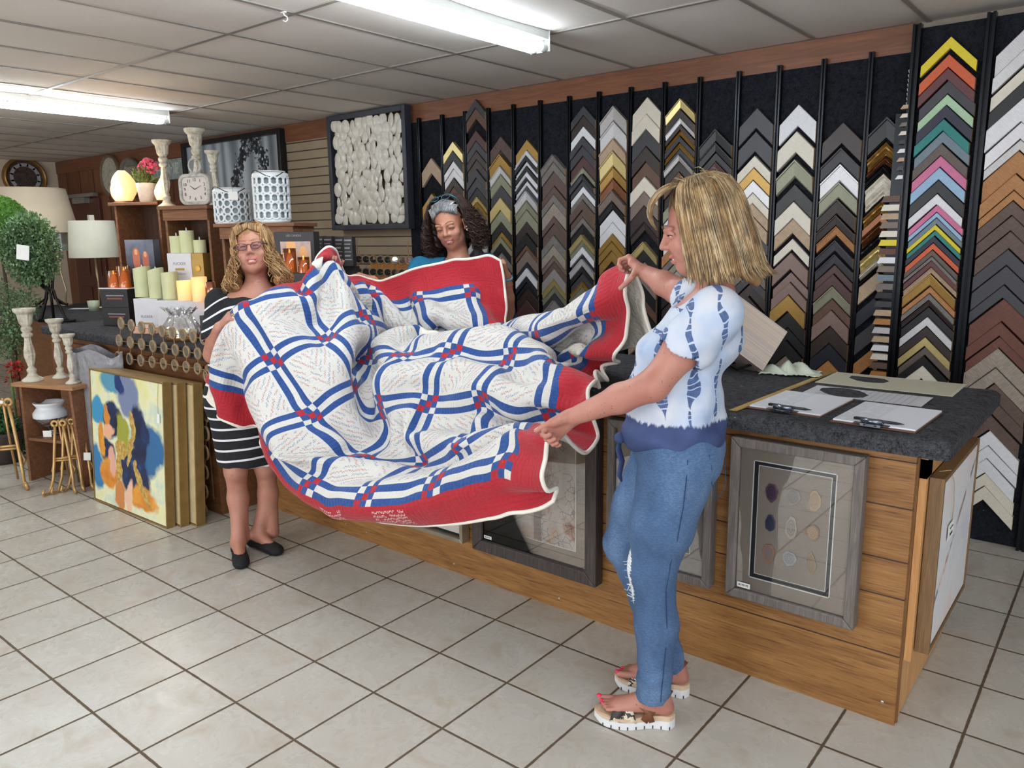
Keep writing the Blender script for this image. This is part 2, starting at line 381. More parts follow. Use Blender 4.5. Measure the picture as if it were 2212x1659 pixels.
# carpeted worktop: rounded edge, slightly uneven
P = []; prof = []
x1 = .092; y0 = -.055
nx, ny = 120, 26
def rr(t): return t
top = []
xs = np.linspace(-CL-.05, x1, nx); ys = np.linspace(y0, CDEP+.03, ny)
b = MB()
def slabz(x, y):
    e = min(x1-x, y-y0, .03)/.03; return .945-.016*(1-max(0, e))**2.0 + .0015*math.sin(x*13)+.001*math.sin(y*19+x*5)
xs2 = np.r_[np.linspace(-CL-.05, x1-.04, nx-8), np.linspace(x1-.035, x1, 8)]; ys2 = np.r_[np.linspace(y0, y0+.035, 6), np.linspace(y0+.04, CDEP+.03, ny-6)]
b.grid([[(x, y, slabz(x, y)) for y in ys2] for x in xs2])
b.grid([[(x, y0, z) for z in (.892, slabz(x, y0))] for x in xs2]); b.grid([[(x1, y, z) for z in (slabz(x1, y), .892)] for y in ys2])
b.grid([[(x, CDEP+.03, z) for z in (slabz(x, CDEP+.03), .892)] for x in xs2]); b.grid([[(-CL-.05, y, z) for z in (.892, slabz(-1, y))] for y in ys2])
b.raw([(-CL-.05, y0, .892), (x1, y0, .892), (x1, CDEP+.03, .892), (-CL-.05, CDEP+.03, .892)], [(0, 3, 2, 1)])
wt = b.build('countertop', carpet, loc=C0, rot=(0, 0, CA)); wt.location.z = .001
tag(wt, 'long charcoal carpet-covered counter top on the wooden cabinet', 'countertop')
me = wt.data; bm = bmesh.new(); bm.from_mesh(me); bmesh.ops.remove_doubles(bm, verts=bm.verts, dist=.0005); bmesh.ops.recalc_face_normals(bm, faces=bm.faces); bm.to_mesh(me); bm.free()
# ---------------------------------------------------------------- deeper cabinet carrying the candles, and the counter beyond it
def onpl(px, py, t):
    d = ray(px, py); p0 = C0+cv_*t; P = CAMP+d*((p0-CAMP)@cv_)/(d@cv_); return P
def K(px, py, t, z):
    """stand a thing that shows at column px on the line at depth t of the counter, at height z"""
    P = onpl(px, py, t); return np.array([P[0], P[1], z])
def mpp(P): return float((np.array(P)-CAMP)@CAMF)/FPX
brownw = Mwood('cabinet_brown', (96, 60, 34), (136, 88, 52), 0, .5)
c2 = thing('display_cabinet', 'deeper brown cabinet carrying candles and crates behind the mirror garland', 'cabinet', C0+cu_*-4.52, CA)
b = MB(); b.box((-1.06, -.245, 0), (1.055, .80, .885)); b.build('carcass', brownw, c2)
b = MB(); b.box((-1.0, -.257, .08), (-.02, -.246, .85)); b.box((.02, -.257, .08), (1.0, -.246, .85)); b.build('door', brownw, c2, bevel=.004)
b = MB(); b.box((-1.11, -.285, .8865), (1.068, .83, .945)); tp = b.build('countertop', carpet, bevel=.012); tp.location = C0+cu_*-4.52; tp.rotation_euler = (0, 0, CA); tag(tp, 'charcoal carpeted top under the candle display at the left', 'countertop')
c3 = thing('far_cabinet', 'far brown cabinet under the table lamps, beyond the crates', 'cabinet', C0+cu_*-6.6+cv_*.12, CA)
b = MB(); b.box((-.85, -.02, 0), (.90, 1.0, .885)); b.build('carcass', brownw, c3)
b = MB(); b.box((-.90, -.08, .8865), (.955, 1.03, .945)); tp = b.build('countertop', carpet, bevel=.012); tp.location = c3.location; tp.rotation_euler = (0, 0, CA); tag(tp, 'far black carpeted counter top holding the two table lamps', 'countertop')
# ================================================================ wall of corner frame samples
YP = 4.472
def zof(x, Y, py):
    """height of the point above (x, Y) that shows at picture row py"""
    lo, hi = -1.0, 3.5
    for _ in range(40):
        mid = (lo+hi)/2; P = np.array([x, Y, mid])-CAMP; d = P@CAMF
        if IH/2-FPX*(P@CAMU)/d > py: lo = mid
        else: hi = mid
    return lo
feltw = felt_mat('black_felt', (17, 18, 22), (44, 46, 54), .7)
chan_m = M('black_steel', (26, 28, 33), .28, .6, .1)
CH = [909, 959, 1009, 1059, 1113, 1171, 1234, 1298, 1367, 1440, 1516, 1600, 1688, 1784, 1886]
CHY = [265, 255, 248, 243, 237, 227, 217, 208, 199, 190, 177, 162, 149, 137, 124]
CX = [aty(a, c, YP)[0] for a, c in zip(CH, CHY)]
FT = zof(CX[7], YP, 208)
ENDX = aty(1978, 300, 4.47)[0]
t = thing('felt_wall_panel', 'long black felt panel behind the narrow columns of frame samples', 'panel', (0, 0, 0))
b = MB(); b.box((-4.66, YP-.004, .06), (ENDX, YW-.002, FT)); b.build('felt_sheet', feltw, t)
for i, x in enumerate(CX):
    b = MB(); b.box((x-.012, YP-.034, .1), (x-.004, YP-.004, FT+.025)); b.box((x+.004, YP-.034, .1), (x+.012, YP-.004, FT+.025)); b.box((x-.004, YP-.022, .1), (x+.004, YP-.004, FT+.025))
    o = b.build('divider_channel', chan_m, t)
# colour code: (words, colour, second colour or None, metal, rough)
CC = {'K': ('black', (26, 25, 28), 0, .4), 'C': ('charcoal', (58, 57, 63), 0, .45), 'D': ('dark brown', (52, 40, 38), 0, .4), 'B': ('brown', (98, 70, 56), 0, .5),
      'T': ('taupe', (124, 108, 98), 0, .5), 'G': ('gold', (168, 132, 70), .55, .35), 'g': ('pale gold', (206, 186, 128), .5, .3), 'S': ('silver', (176, 172, 170), .45, .35), 'W': ('white', (226, 226, 230), 0, .4),
      'E': ('cream', (222, 214, 198), 0, .4), 'A': ('sage green', (142, 142, 120), .2, .4), 'M': ('maroon', (78, 48, 48), 0, .45), 'N': ('navy black', (34, 38, 50), 0, .4),
      'Y': ('weathered grey', (118, 112, 108), 0, .6), 'P': ('mauve brown', (130, 106, 98), 0, .45), 'L': ('pale silver', (206, 204, 206), .3, .35), 'Q': ('light tan', (182, 156, 130), 0, .55),
      'R': ('copper', (130, 82, 54), .5, .35), 'y': ('bright yellow', (226, 204, 40), 0, .5), 'o': ('orange', (206, 92, 50), 0, .5), 'm': ('burgundy', (98, 52, 56), 0, .5), 'i': ('mint green', (172, 204, 168), 0, .5),
      'v': ('dark navy', (38, 38, 58), 0, .5), 't': ('teal', (28, 124, 120), 0, .5), 'b': ('slate blue', (110, 126, 138), 0, .5), 'p': ('pink', (204, 110, 150), 0, .5), 's': ('sky blue', (150, 182, 212), 0, .5),
      'u': ('ash brown', (96, 84, 78), 0, .5), 'r': ('red walnut', (100, 56, 42), 0, .5), 'w': ('walnut brown', (96, 76, 68), 0, .55), 'h': ('honey oak', (172, 118, 68), 0, .5), 'q': ('grey driftwood', (150, 138, 126), 0, .6), 'z': ('flecked dark brown', (92, 72, 70), 0, .6)}
rawwood = Mwood('raw_sample_wood', (176, 140, 100), (206, 172, 130), 2, .7)
def chip_mat(code):
    nm = 'sample_'+CC[code][0].replace(' ', '_')
    if nm in _mc: return _mc[nm]
    w, c, mt, ro = CC[code]
    g = NT(nm); v = g.co()
    ab = g.ma('ABSOLUTE', g.sep(v)[0]); al = g.vec(g.add(ab, g.sep(v)[2]), g.mul(g.sub(g.sep(v)[2], ab), 1.0), 0)   # along and across the arms
    st = {'Y': .5, 'q': .5, 'w': .5, 'z': .8, 'h': .35, 'Q': .3, 'u': .3, 'B': .3, 'r': .35}.get(code, .14)
    n = g.noise(g.mapv(al, (110, 9, 1)), 1.3, 5, .65, .5)
    n = g.noise(g.mapv(al, (16, 160, 1)), 1.1, 5, .65, .4)
    d = tuple(x*(1-st*.8) for x in lin(c)[:3])+(1,); l = tuple(min(1, x*(1+st*.7)) for x in lin(c)[:3])+(1,)
    g.bump(n, .15+st*.3, .003); _mc[nm] = g.fin(g.ramp(n, [(.32, d), (.68, l)]), ro, mt); return _mc[nm]
def chip_mesh(w, T, d, prof, mats, name='corner_sample'):
    """two mitred arms, cut vertically; T: height of the band, prof: list of (t 0..1 from the outer edge, depth 0..1)"""
    b = MB(); hw = w/2; n = len(prof)
    for s in (-1, 1):
        def pt(x, t, dep): return (x*s, -dep, -abs(x)-t*T)
        rows = [[pt(x, t, dd*d) for t, dd in prof] for x in (0, hw)]
        if s > 0: rows = rows[::-1]
        b.mat(0); b.grid(rows)
        outer = [[pt(x, 0, y) for y in (0, prof[0][1]*d)] for x in (0, hw)]; inner = [[pt(x, 1, y) for y in (prof[-1][1]*d, 0)] for x in (0, hw)]
        if s > 0: outer, inner = outer[::-1], inner[::-1]
        b.grid(outer); b.grid(inner)
        b.mat(1); b.raw([pt(hw, t, dd*d) for t, dd in prof]+[pt(hw, 1, 0), pt(hw, 0, 0)], [tuple(range(n+2)) if s > 0 else tuple(range(n+2))[::-1]])
        b.mat(0); b.raw([pt(0, 0, 0), pt(hw, 0, 0), pt(hw, 1, 0), pt(0, 1, 0)], [(0, 3, 2, 1) if s < 0 else (0, 1, 2, 3)])
    return b
PROFS = {'f': ([(0, .92), (.04, 1), (.96, 1), (1, .9)], ''), 's': ([(0, 1), (.10, 1), (.14, .82), (.9, .7), (1, .5)], ''), 'l': ([(0, .6), (.1, .72), (.16, .5), (.7, .9), (.84, 1), (1, .8)], ''),
         'o': ([(0, 1), (.08, .9), (.18, .6), (.3, .85), (.45, .95), (.6, .7), (.7, .45), (.8, .6), (.92, .35), (1, .3)], 'carved ')}
# ornate carved relief for the 'o' profile
def ornate(o, amp):
    tx = bpy.data.textures.get('carving') or bpy.data.textures.new('carving', 'VORONOI'); tx.noise_scale = .03; tx.distance_metric = 'DISTANCE'
    sb = o.modifiers.new('u', 'SUBSURF'); sb.subdivision_type = 'SIMPLE'; sb.levels = 4; sb.render_levels = 4
    dm = o.modifiers.new('d', 'DISPLACE'); dm.texture = tx; dm.strength = amp; dm.direction = 'Y'; dm.mid_level = .5; dm.texture_coords = 'LOCAL'
# each column: rows of (picture row of the apex, colour, profile); '-' is an empty stretch of felt
COLS = [
 ('342Q 376- 418G 452-', 'in the column at the far left'),
 ('306g 326K 348L 365L 384D 404B 424- ', 'in the column second from the left'),
 ('215C 234B 258- 282M 305C 326D 345D 366C 385C 406K 425gs 437Gs 451Ss 470Ks 490Cs 510L 528K 548D 566Y 584K 602B 620K', 'in the column beside the curly-haired head'),
 ('295z 326K 333Gs 360Ls 377As 402C 427g 455A 480K 501G 513A 526K 545Y 562K 580D 600E 618K 636B 656K 676C', 'under the flecked brown corner'),
 ('302G 325Wl 336K 348Wl 358K 371Wl 383K 391Wl 402C 413Ls 434As 454A 480D 504K 529B 541T 567N 579W 597N 610K 622D 648M 683K 712W 730-', 'in the column with thin white-edged ones'),
 ('334Ys 351Y 371w 402w 420Y 439q 468w 483w 509Y 530q 553Ts 566w 581S 604gs 619As 634C 649Ss 679K 704C 726K', 'in the weathered driftwood column'),
 ('229C 250D 273W 295C 315C 338M 362As 376Cs 391C 403W 418Y 432w 455w 470Y 484Ks 507gs 521As 533W 549K 560Ls 576K 590C 607Gs 620As 638K 665C 690D 712K 735B', 'in the column left of the golden one'),
 ('229Ss 263Ls 300Qs 327gs 361Gs 386Rs 411Ts 436Ks 454W 481W 505G 522G 542G 566K 590C 618K 645D 672A 700K', 'in the silver, gold and copper column'),
 ('210E 247E 280C 317D 350B 382E 414T 445D 481Ds 500- 522gs 542K 566A 590T 615K 645B 668K 692S 716Qs 742K', 'below the two large cream corners'),
 ('214gs 236D 256Ls 269D 281Gl 294N 308Gl 322N 335Ss 350D 372B 398K 424A 450W 472h 495W 522h 548Y 566A 585S 610K 640D', 'in the column with thin gold edges'),
 ('279Ks 308Ks 330K 349Ms 370D 395K 420D 450B 480K 510G 540T 570K 600D', 'in the dark column above the blonde'),
 ('233C 284C 337E 363G 390L 417E 440Q 465Q 494C 518B 545w 568Y 590C 614D 640D 662g 690K 715C 745K', 'in the column right of the blonde'),
 ('226W 284E 345As 385- 398K 436E 473Q 505- 516E 540- 546P 583- 588P 610P 637G 673K 708K 735K 768T', 'in the column with big white corners'),
 ('264D 320Cs 355Ls 394As 430Ds 465Ds 489hs 510- 519Cs 544- 549Cs 572M 592M 618As 646B 670P 705D 742N 778h', 'right of the big white corners'),
 ('253Ks 308Go 337Ro 355Ko 376Eo 435Go 462R 480Ro 505Ko 530go 560Eo 576Ko 588Q 628- 644N 682- 697C 740- 756h 792-', 'in the column with carved gold ones'),
 ('79y 106- 118o 147m 174C 204i 228v 257t 284b 310u 337p 362s 389K 419W 443p 459s 471b 485y 498t 510v 525o 540u 554Y 563m 578Qs 592Gs 619h 634Y 649Ds 663K 684L 705D 728g 749u 768K 789E', 'in the brightly coloured column'),
 ('44L 95L 132- 138E 172K 212W 264L 302S 326h 376h 412h 434w 466w 500w 538C 574C 616C 645r 695r 727r 752q 795q 828w 862w 896w 930W 962W 990W 1022E 1050E', 'in the wide column at the right'),
]
geo_cache = {}
spec = []
for k, (txt, where) in enumerate(COLS):
    if k < 15:
        xr = CX[k+1] if k < 14 else ENDX-.03
        xc = (CX[k]+xr)/2; wd = (xr-CX[k])*.83; Y = YP-.006
    elif k == 15: xc, wd, Y = aty(2059, 79, 4.35)[0], .235, 4.344
    else: xc, wd, Y = aty(2059, 79, 4.35)[0]+.315, .262, 4.344
    items = txt.split(); zs = []
    for it in items:
        num = int(''.join(ch for ch in it if ch.isdigit())); code = it[len(str(num)):]
        zs.append((zof(xc, Y-.02, num), code))
    nth = 0
    for i, (z, code) in enumerate(zs):
        if code[0] == '-': continue
        zn = zs[i+1][0] if i+1 < len(zs) else z-.07
        T = max(.018, min(.11, z-zn-.004)); pf = code[1] if len(code) > 1 else 'f'
        d = .022+.012*((i*7+k*3) % 4)/3+(.012 if pf in 'so' else 0)
        nxt_empty = i+1 < len(zs) and zs[i+1][1][0] == '-'
        b = chip_mesh(wd, T, d, PROFS[pf][0], None)
        o = b.build('frame_corner_sample', [chip_mat(code[0]), rawwood])
        o.location = (xc+R.uniform(-.004, .004), Y, z); o.rotation_euler = (0, R.uniform(-.012, .012), 0)
        if pf == 'o': ornate(o, .012)
        spec.append((o, k, nth, code, pf)); nth += 1
names_k = {}
for o, k, nth, code, pf in spec:
    w = CC[code[0]][0]; extra = {'f': 'flat', 's': 'scooped', 'l': 'thin-edged', 'o': 'carved'}[pf]
    o['label'] = '%s %s corner, %s %s' % (extra, w, ORD[nth], COLS[k][1])
    o['category'] = 'frame sample'; o['group'] = 'frame corner samples on the black felt wall'
# coloured and wide columns hang on a thicker felt panel that stands in front of the wall
xa = aty(1987, 60, 4.36)[0]; xb = xc+.17; xm = (xc-.315+xc)/2+.0
t = thing('felt_display_board', 'tall black felt display panel holding the brightly coloured and the wide samples', 'panel', (0, 0, 0))
b = MB(); b.box((xa-.005, 4.35, .0), (xb, YW-.004, 2.485)); b.box((xb+.02, 4.35, 0), (xb+1.6, YW-.004, 2.485)); b.build('felt_board', feltw, t)
for x in (xa, xm, xb+.01):
    b = MB(); b.box((x-.018, 4.305, .0), (x-.006, 4.35, 2.50)); b.box((x+.006, 4.305, 0), (x+.018, 4.35, 2.50)); b.box((x-.006, 4.325, 0), (x+.006, 4.35, 2.50)); b.build('edge_channel', chan_m, t)
# narrow column at the right picture edge
for i, c in enumerate('EBKhKwKEhKgK'):
    z = zof(xb+.14, 4.33, 948+i*22)
    o = chip_mesh(.2, .022, .03, PROFS['f'][0], None).build('frame_corner_sample', [chip_mat(c), rawwood]); o.location = (xb+.155, 4.344, z+.02)
    tag(o, 'thin %s frame corner, %s of those at the right edge' % (CC[c][0], ORD[i]), 'frame sample', 'frame corner samples on the black felt wall')
# stubs of samples hanging edge-on beside the coloured panel
stub = 'QEYEKWQCWBEQTEyrWTbYKCQhLQWEwh'
for i, c in enumerate(stub):
    py = 235+i*19.0
    if i < 9: x0, hgt = xa-.045, .018
    else: x0, hgt = xa-.10, .03
    z = zof(xa-.03, 4.3, py+ (0 if i < 9 else 30))
    b = MB(); b.hexa([(0, 0, 0), (.085 if i >= 9 else .035, 0, 0), (.085 if i >= 9 else .035, .05, 0), (0, .05, 0), (.012, 0, hgt), (.085 if i >= 9 else .035, 0, hgt), (.085 if i >= 9 else .035, .05, hgt), (.012, .05, hgt)])
    o = b.build('sample_stub', [chip_mat(c)]); o.location = (x0, 4.30, z)
    tag(o, 'small %s block end, %s down the strip beside the coloured column' % (CC[c][0], ORD[i]), 'frame sample', 'sample ends beside the coloured panel')
b0 = MB(); b0.box((xa-.075, 4.35, .3), (xa-.02, 4.40, 2.1)); tag(b0.build('sample_strip_backing', chan_m), 'dark upright strip carrying the small sample ends', 'strip')
for i in range(8):
    z = zof(xa-.03, 4.33, 158+i*10)
    b = MB(); b.tube([(0, .01, 0), (-.014, 0, .002), (-.018, 0, .014), (-.008, 0, .02)], .0022, 6); o = b.build('wall_hook', M('hook_steel', (200, 202, 204), .3, .7), smooth=True); o.location = (xa-.012, 4.34, z)
    tag(o, '%s of the small steel hooks in a row left of the coloured panel' % ORD[i], 'hook', 'row of steel hooks')
# ================================================================ goods at the left
CZ = .9465
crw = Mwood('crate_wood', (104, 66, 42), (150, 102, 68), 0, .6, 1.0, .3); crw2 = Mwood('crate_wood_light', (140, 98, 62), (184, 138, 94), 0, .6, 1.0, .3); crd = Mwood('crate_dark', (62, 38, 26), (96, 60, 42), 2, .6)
def crate(P, rz, w, d, h, label, overhang=.03, tt=.022, mat=crw, backm=None, shelfz=None, name='wooden_crate'):
    t = thing(name, label, 'crate', P, rz)
    b = MB(); b.box((-w/2-overhang, -overhang, h-tt), (w/2+overhang, d, h)); b.build('top_board', mat, t, bevel=.003)
    b = MB(); b.box((-w/2, 0, h-tt-.07), (w/2, .016, h-tt-.001)) if overhang > .02 else None
    if overhang > .02: b.build('front_rail', mat, t, bevel=.002)
    for s in (-1, 1):
        b = MB(); x = s*(w/2-.009); b.box((x-.009, .0165, 0), (x+.009, d-.002, h-tt-.001)); b.build('side_board', mat, t, bevel=.002)
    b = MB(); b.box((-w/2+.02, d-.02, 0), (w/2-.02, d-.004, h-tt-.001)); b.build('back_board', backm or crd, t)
    return t
F0 = CA+math.radians(22)
def top_at(px, py, t): return onpl(px, py, t)[2]
z1, z2, z3 = 1.655, 1.620, 1.520
A1 = K(296, 500, .28, CZ); A2 = K(402, 500, .26, CZ); A3 = K(552, 500, .28, CZ)
m1, m2, m3 = mpp(A1), mpp(A2), mpp(A3)
z1 = onpl(300, 436, .28)[2]; z2 = onpl(402, 444, .26)[2]; z3 = onpl(552, 482, .28)[2]
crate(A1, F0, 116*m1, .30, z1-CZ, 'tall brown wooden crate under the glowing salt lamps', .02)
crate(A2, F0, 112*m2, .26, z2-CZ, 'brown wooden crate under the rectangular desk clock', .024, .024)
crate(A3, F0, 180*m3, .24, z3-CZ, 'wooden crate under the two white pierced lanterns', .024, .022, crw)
def ax(P, rz=0): return P
def lathe_thing(name, label, cat, P, prof, mat, n=28, group=None, part='body', rz=0):
    t = thing(name, label, cat, P, rz, group); b = MB(); b.lathe(prof, n); b.build(part, mat, t, smooth=True); return t
# glowing salt lamps
salt = Memit('salt_glow', (255, 186, 116), 1.5, (255, 210, 170)); salt_b = Mwood('lamp_base_wood', (70, 44, 28), (100, 64, 40), 0)
def rock(b, h, r, seed, tip=False):
    rg = random.Random(seed); P = []
    for i in range(13):
        t = i/12; rr_ = r*math.sin(math.pi*(.16+.80*t))**.62*(1 if not tip else (1-t)**.55*1.15); row = []
        for j in range(25):
            a = 2*math.pi*(j % 24)/24; q = 1+.09*math.sin(a*3+seed+t*4)+.05*math.sin(a*7+t*9+seed); off_ = (.025*t*t if tip else 0); row.append((rr_*q*math.cos(a)+off_, rr_*q*math.sin(a), h*t))
        P.append(row)
    P = [[tuple(x) for x in r_] for r_ in P]; b.grid(P)
    b.raw(P[0][:24], [tuple(range(24))[::-1]]); b.raw(P[-1][:24], [tuple(range(24))])
L1 = K(268, 430, .36, z1)
t = thing('salt_lamp', 'big egg-shaped salt lamp glowing orange-white on the tall crate', 'lamp', L1); b = MB(); rock(b, 64*mpp(L1), 25*mpp(L1), 2); b.xf(lambda p: p+np.array([0, 0, .02])); b.build('salt_block', salt, t, smooth=True)
b = MB(); b.lathe([(.07, 0), (.07, .016), (.062, .02)], 24); b.build('base', salt_b, t, smooth=True)
L2 = K(350, 428, .36, z1)+np.array([0, 0, 0]); t = thing('salt_lamp', 'small flame-shaped lamp glowing beside the flower pot', 'lamp', L2); b = MB(); rock(b, 52*mpp(L2), 15*mpp(L2), 5, True); b.xf(lambda p: p+np.array([0, 0, .006])); b.build('flame_shape', salt, t, smooth=True); b = MB(); b.lathe([(.045, 0), (.045, .008)], 20); b.build('base', salt_b, t, smooth=True)
# light that the two lamps throw
for P, e in ((L1, 4.5), (L2, 2.2)):
    l = bpy.data.lights.new('salt_lamp_light', 'POINT'); l.energy = e; l.color = (1, .72, .42); l.shadow_soft_size = .05; o = bpy.data.objects.new('salt_lamp_light', l); COL.objects.link(o); o.location = P+np.array([.06, -.12, .12])
# pink flowers in a white pot
FP = K(318, 428, .40, z1); s_ = mpp(FP); t = thing('flower_pot', 'white pot of pink hydrangea flowers between the glowing lamps', 'flower pot', FP)
b = MB(); b.lathe([(15*s_, 0), (20*s_, 38*s_), (21*s_, 41*s_), (19*s_, 41*s_), (18*s_, 36*s_), (.001, 36*s_)], 24); b.build('pot', M('white_glaze', (232, 226, 216), .3), t, smooth=True)
leafm = M('leaf_green', (96, 120, 62), .6, var=.3, nsc=40); leafy = M('leaf_yellow', (150, 150, 84), .6, var=.3)
def leaf(b, p, d, L, w, up=(0, 0, 1)):
    d = nrm(d); s = nrm(np.cross(d, np.array(up)+1e-3)); u = np.cross(s, d); p = np.array(p, float)
    b.raw([p, p+d*L*.45+s*w/2+u*w*.15, p+d*L, p+d*L*.45-s*w/2+u*w*.15, p+d*L*.45-u*w*.05], [(0, 1, 4), (1, 2, 4), (2, 3, 4), (3, 0, 4)])
b = MB(); b2 = MB(); b3 = MB(); rg = random.Random(4)
for i in range(46):
    a = rg.uniform(0, 6.28); el = rg.uniform(.3, 1.3); d = np.array([math.cos(a)*math.cos(el), math.sin(a)*math.cos(el), math.sin(el)]); Ls = rg.uniform(22, 46)*s_; p0 = np.array([0, 0, 36*s_]); p1 = p0+d*Ls; b3.tube([p0, (p0+p1)/2+np.array([0, 0, .01]), p1], .0016, 4)
    for k in range(3): leaf(b, p0+(p1-p0)*rg.uniform(.4, .95), d+np.array([rg.gauss(0, .7), rg.gauss(0, .7), rg.gauss(0, .5)]), .045, .028)
b.build('leaves', leafm, t); b3.build('stems', leafy, t)
for i in range(9):
    a = rg.uniform(0, 6.28); r_ = rg.uniform(0, 27)*s_; c = np.array([r_*math.cos(a)*1.1, r_*math.sin(a)*.7, (78+rg.uniform(-7, 6))*s_])
    b = MB()
    for k in range(34):
        u = nrm([rg.gauss(0, 1), rg.gauss(0, 1), rg.gauss(.4, 1)]); 
        for q in range(4): leaf(b, c+u*11*s_, u*.25+nrm(np.cross(u, [math.cos(q*1.57+k), math.sin(q*1.57+k), .3])), .015, .013, u)
    b.build('blossom', M('petal_pink', (226, 96, 124), .6, var=.2, nsc=60), t)
# carved candlesticks
csm = None
def stone(nm, c1, c2):
    g = NT(nm); v = g.co(); n = g.noise(v, 22, 4, .65); g.bump(g.noise(v, 60, 3), .4, .004); return g.fin(g.ramp(n, [(.32, c1), (.55, c2)]), .75)
csm = stone('whitewashed_wood', (158, 142, 122), (208, 202, 186))
def candlestick(P, H_, label, group, flute=True):
    t = thing('candlestick', label, 'candlestick', P, 0, group); k = H_
    w = .26*max(.72, min(1, .36/H_+.25))*k
    base = [(.40*w*1.25, 0), (.42*w*1.25, .012*k), (.40*w*1.25, .03*k), (.27*w, .07*k), (.20*w, .11*k), (.23*w, .135*k), (.24*w, .16*k), (.15*w, .19*k), (.14*w, .21*k)]
    shaft = [(.14*w, .21*k), (.22*w, .29*k), (.27*w, .36*k), (.25*w, .43*k), (.18*w, .52*k), (.15*w, .60*k)]
    neck = [(.15*w, .60*k), (.24*w, .62*k), (.26*w, .645*k), (.18*w, .67*k), (.25*w, .70*k), (.26*w, .73*k), (.19*w, .755*k)]
    goblet = [(.19*w, .755*k), (.30*w, .80*k), (.34*w, .87*k), (.36*w, .92*k)]
    dish = [(.36*w, .92*k), (.50*w, .955*k), (.53*w, .975*k), (.53*w, 1.0*k), (.46*w, 1.0*k), (.30*w, .985*k), (.001, .98*k)]
    def seg(prof, nm, fl=0, nf=8):
        b = MB(); n = 40; rows = []
        pp = []
        for i in range(len(prof)-1):
            for q in range(3): pp.append(tuple(prof[i][z]+(prof[i+1][z]-prof[i][z])*q/3 for z in (0, 1)))
        pp.append(prof[-1])
        for r, z in pp: rows.append([(r*(1+fl*math.cos(nf*2*math.pi*j/n))*math.cos(2*math.pi*j/n), r*(1+fl*math.cos(nf*2*math.pi*j/n))*math.sin(2*math.pi*j/n), z) for j in range(n+1)])
        b.grid([r for r in rows]); b.xf(lambda p: p); o = b.build(nm, csm, t, smooth=True); o.data.flip_normals() if False else None; return o
    seg(base, 'foot'); seg(shaft, 'shaft', .07, 8); seg(neck, 'collar', .03, 20); seg(goblet, 'goblet', .05, 12); seg(dish, 'dish')
    return t
g1 = 'carved candlesticks on the brown crate'
for px, pyb, pyt, tt, lab in ((361, 440, 300, .34, 'carved whitewashed candlestick left of the desk clock'), (433, 436, 274, .46, 'tallest carved candlestick, standing behind the desk clock'), (467, 436, 322, .42, 'shorter carved candlestick right of the desk clock')):
    P = K(px, pyb, tt, z2); candlestick(P, (pyb-pyt)*mpp(P), lab, g1)
# desk clock
def dial(t, w, h, rnd, facem, numm, size, hands, zc, yf, nums=True):
    def rr(w, h, r, n=6): return [(sx*(w/2-r)+r*math.cos(a), sz*(h/2-r)+r*math.sin(a)) for sx, sz, a0 in ((1, 1, 0), (-1, 1, math.pi/2), (-1, -1, math.pi), (1, -1, 1.5*math.pi)) for a in [a0+math.pi/2*k/n for k in range(n+1)]]
    return rr(w, h, rnd)
KP = K(421, 438, .32, z2); ks = mpp(KP); rzc = CYAW-math.radians(18)
t = thing('desk_clock', 'distressed grey rectangular desk clock with a ring on top, showing ten past ten', 'clock', KP, rzc)
w, h, r = 80*ks, 66*ks, 18*ks
ringp = dial(t, w, h, r, 0, 0, 0, 0, 0, 0)
def ring_prism(b, o_, i_, y0, y1, zc):
    n = len(o_); V = [(x, y0, zc+z) for x, z in o_]+[(x, y0, zc+z) for x, z in i_]+[(x, y1, zc+z) for x, z in o_]+[(x, y1, zc+z) for x, z in i_]
    Fq = []
    for k in range(n):
        j = (k+1) % n; Fq += [(k, j, n+j, n+k), (2*n+k, 3*n+k, 3*n+j, 2*n+j), (k, 2*n+k, 2*n+j, j), (n+k, n+j, 3*n+j, 3*n+k)]
    b.raw(V, Fq)
inn = dial(t, w-15*ks, h-15*ks, 10*ks, 0, 0, 0, 0, 0, 0)
clm = stone('clock_grey', (148, 142, 134), (192, 188, 180)); b = MB(); ring_prism(b, ringp, inn, -.0, .055, h/2+.004); b.build('case', clm, t, bevel=.006)
b = MB(); n = len(inn); b.raw([(x, .012, h/2+.004+z) for x, z in inn], [tuple(range(n))]); b.raw([(x*1.05, .05, h/2+.004+z*1.05) for x, z in inn], [tuple(range(n))[::-1]]); b.build('dial', M('clock_paper', (214, 204, 196), .6, var=.03), t)
ink = M('ink_dark', (52, 46, 44), .6, bump=0)
for k in range(1, 13):
    a = math.radians(90-30*k); x, z = 26*ks*math.cos(a), 20*ks*math.sin(a)
    if k in (1, 2, 4, 5, 7, 8, 10, 11): x *= 1.12; z *= 1.02
    text_mesh(str(k), 9.5*ks, 'numeral', ink, t, (x, .0105, h/2+.004+z), (math.pi/2, 0, 0))
for a, L, wd in ((math.radians(90-305), 14*ks, .003), (math.radians(90-60-5), 19*ks, .0022)):
    b = MB(); b.tube([(0, .009, h/2+.004), (L*math.cos(a), .009, h/2+.004+L*math.sin(a))], [wd, wd*.4], 5); b.build('hand', ink, t)
b = MB(); zr = h+.004+17*ks; b.tube([(15*ks*math.sin(a), .027, zr+15*ks*math.cos(a)) for a in np.linspace(0, 2*math.pi, 26, endpoint=False)], 2.2*ks, 8, closed=True); b.tube([(0, .027, h), (0, .027, zr-14*ks)], 3*ks, 8); b.tube([(-12*ks, .027, h+2*ks), (12*ks, .027, h+2*ks)], 3*ks, 8); b.build('ring_handle', clm, t, smooth=True)
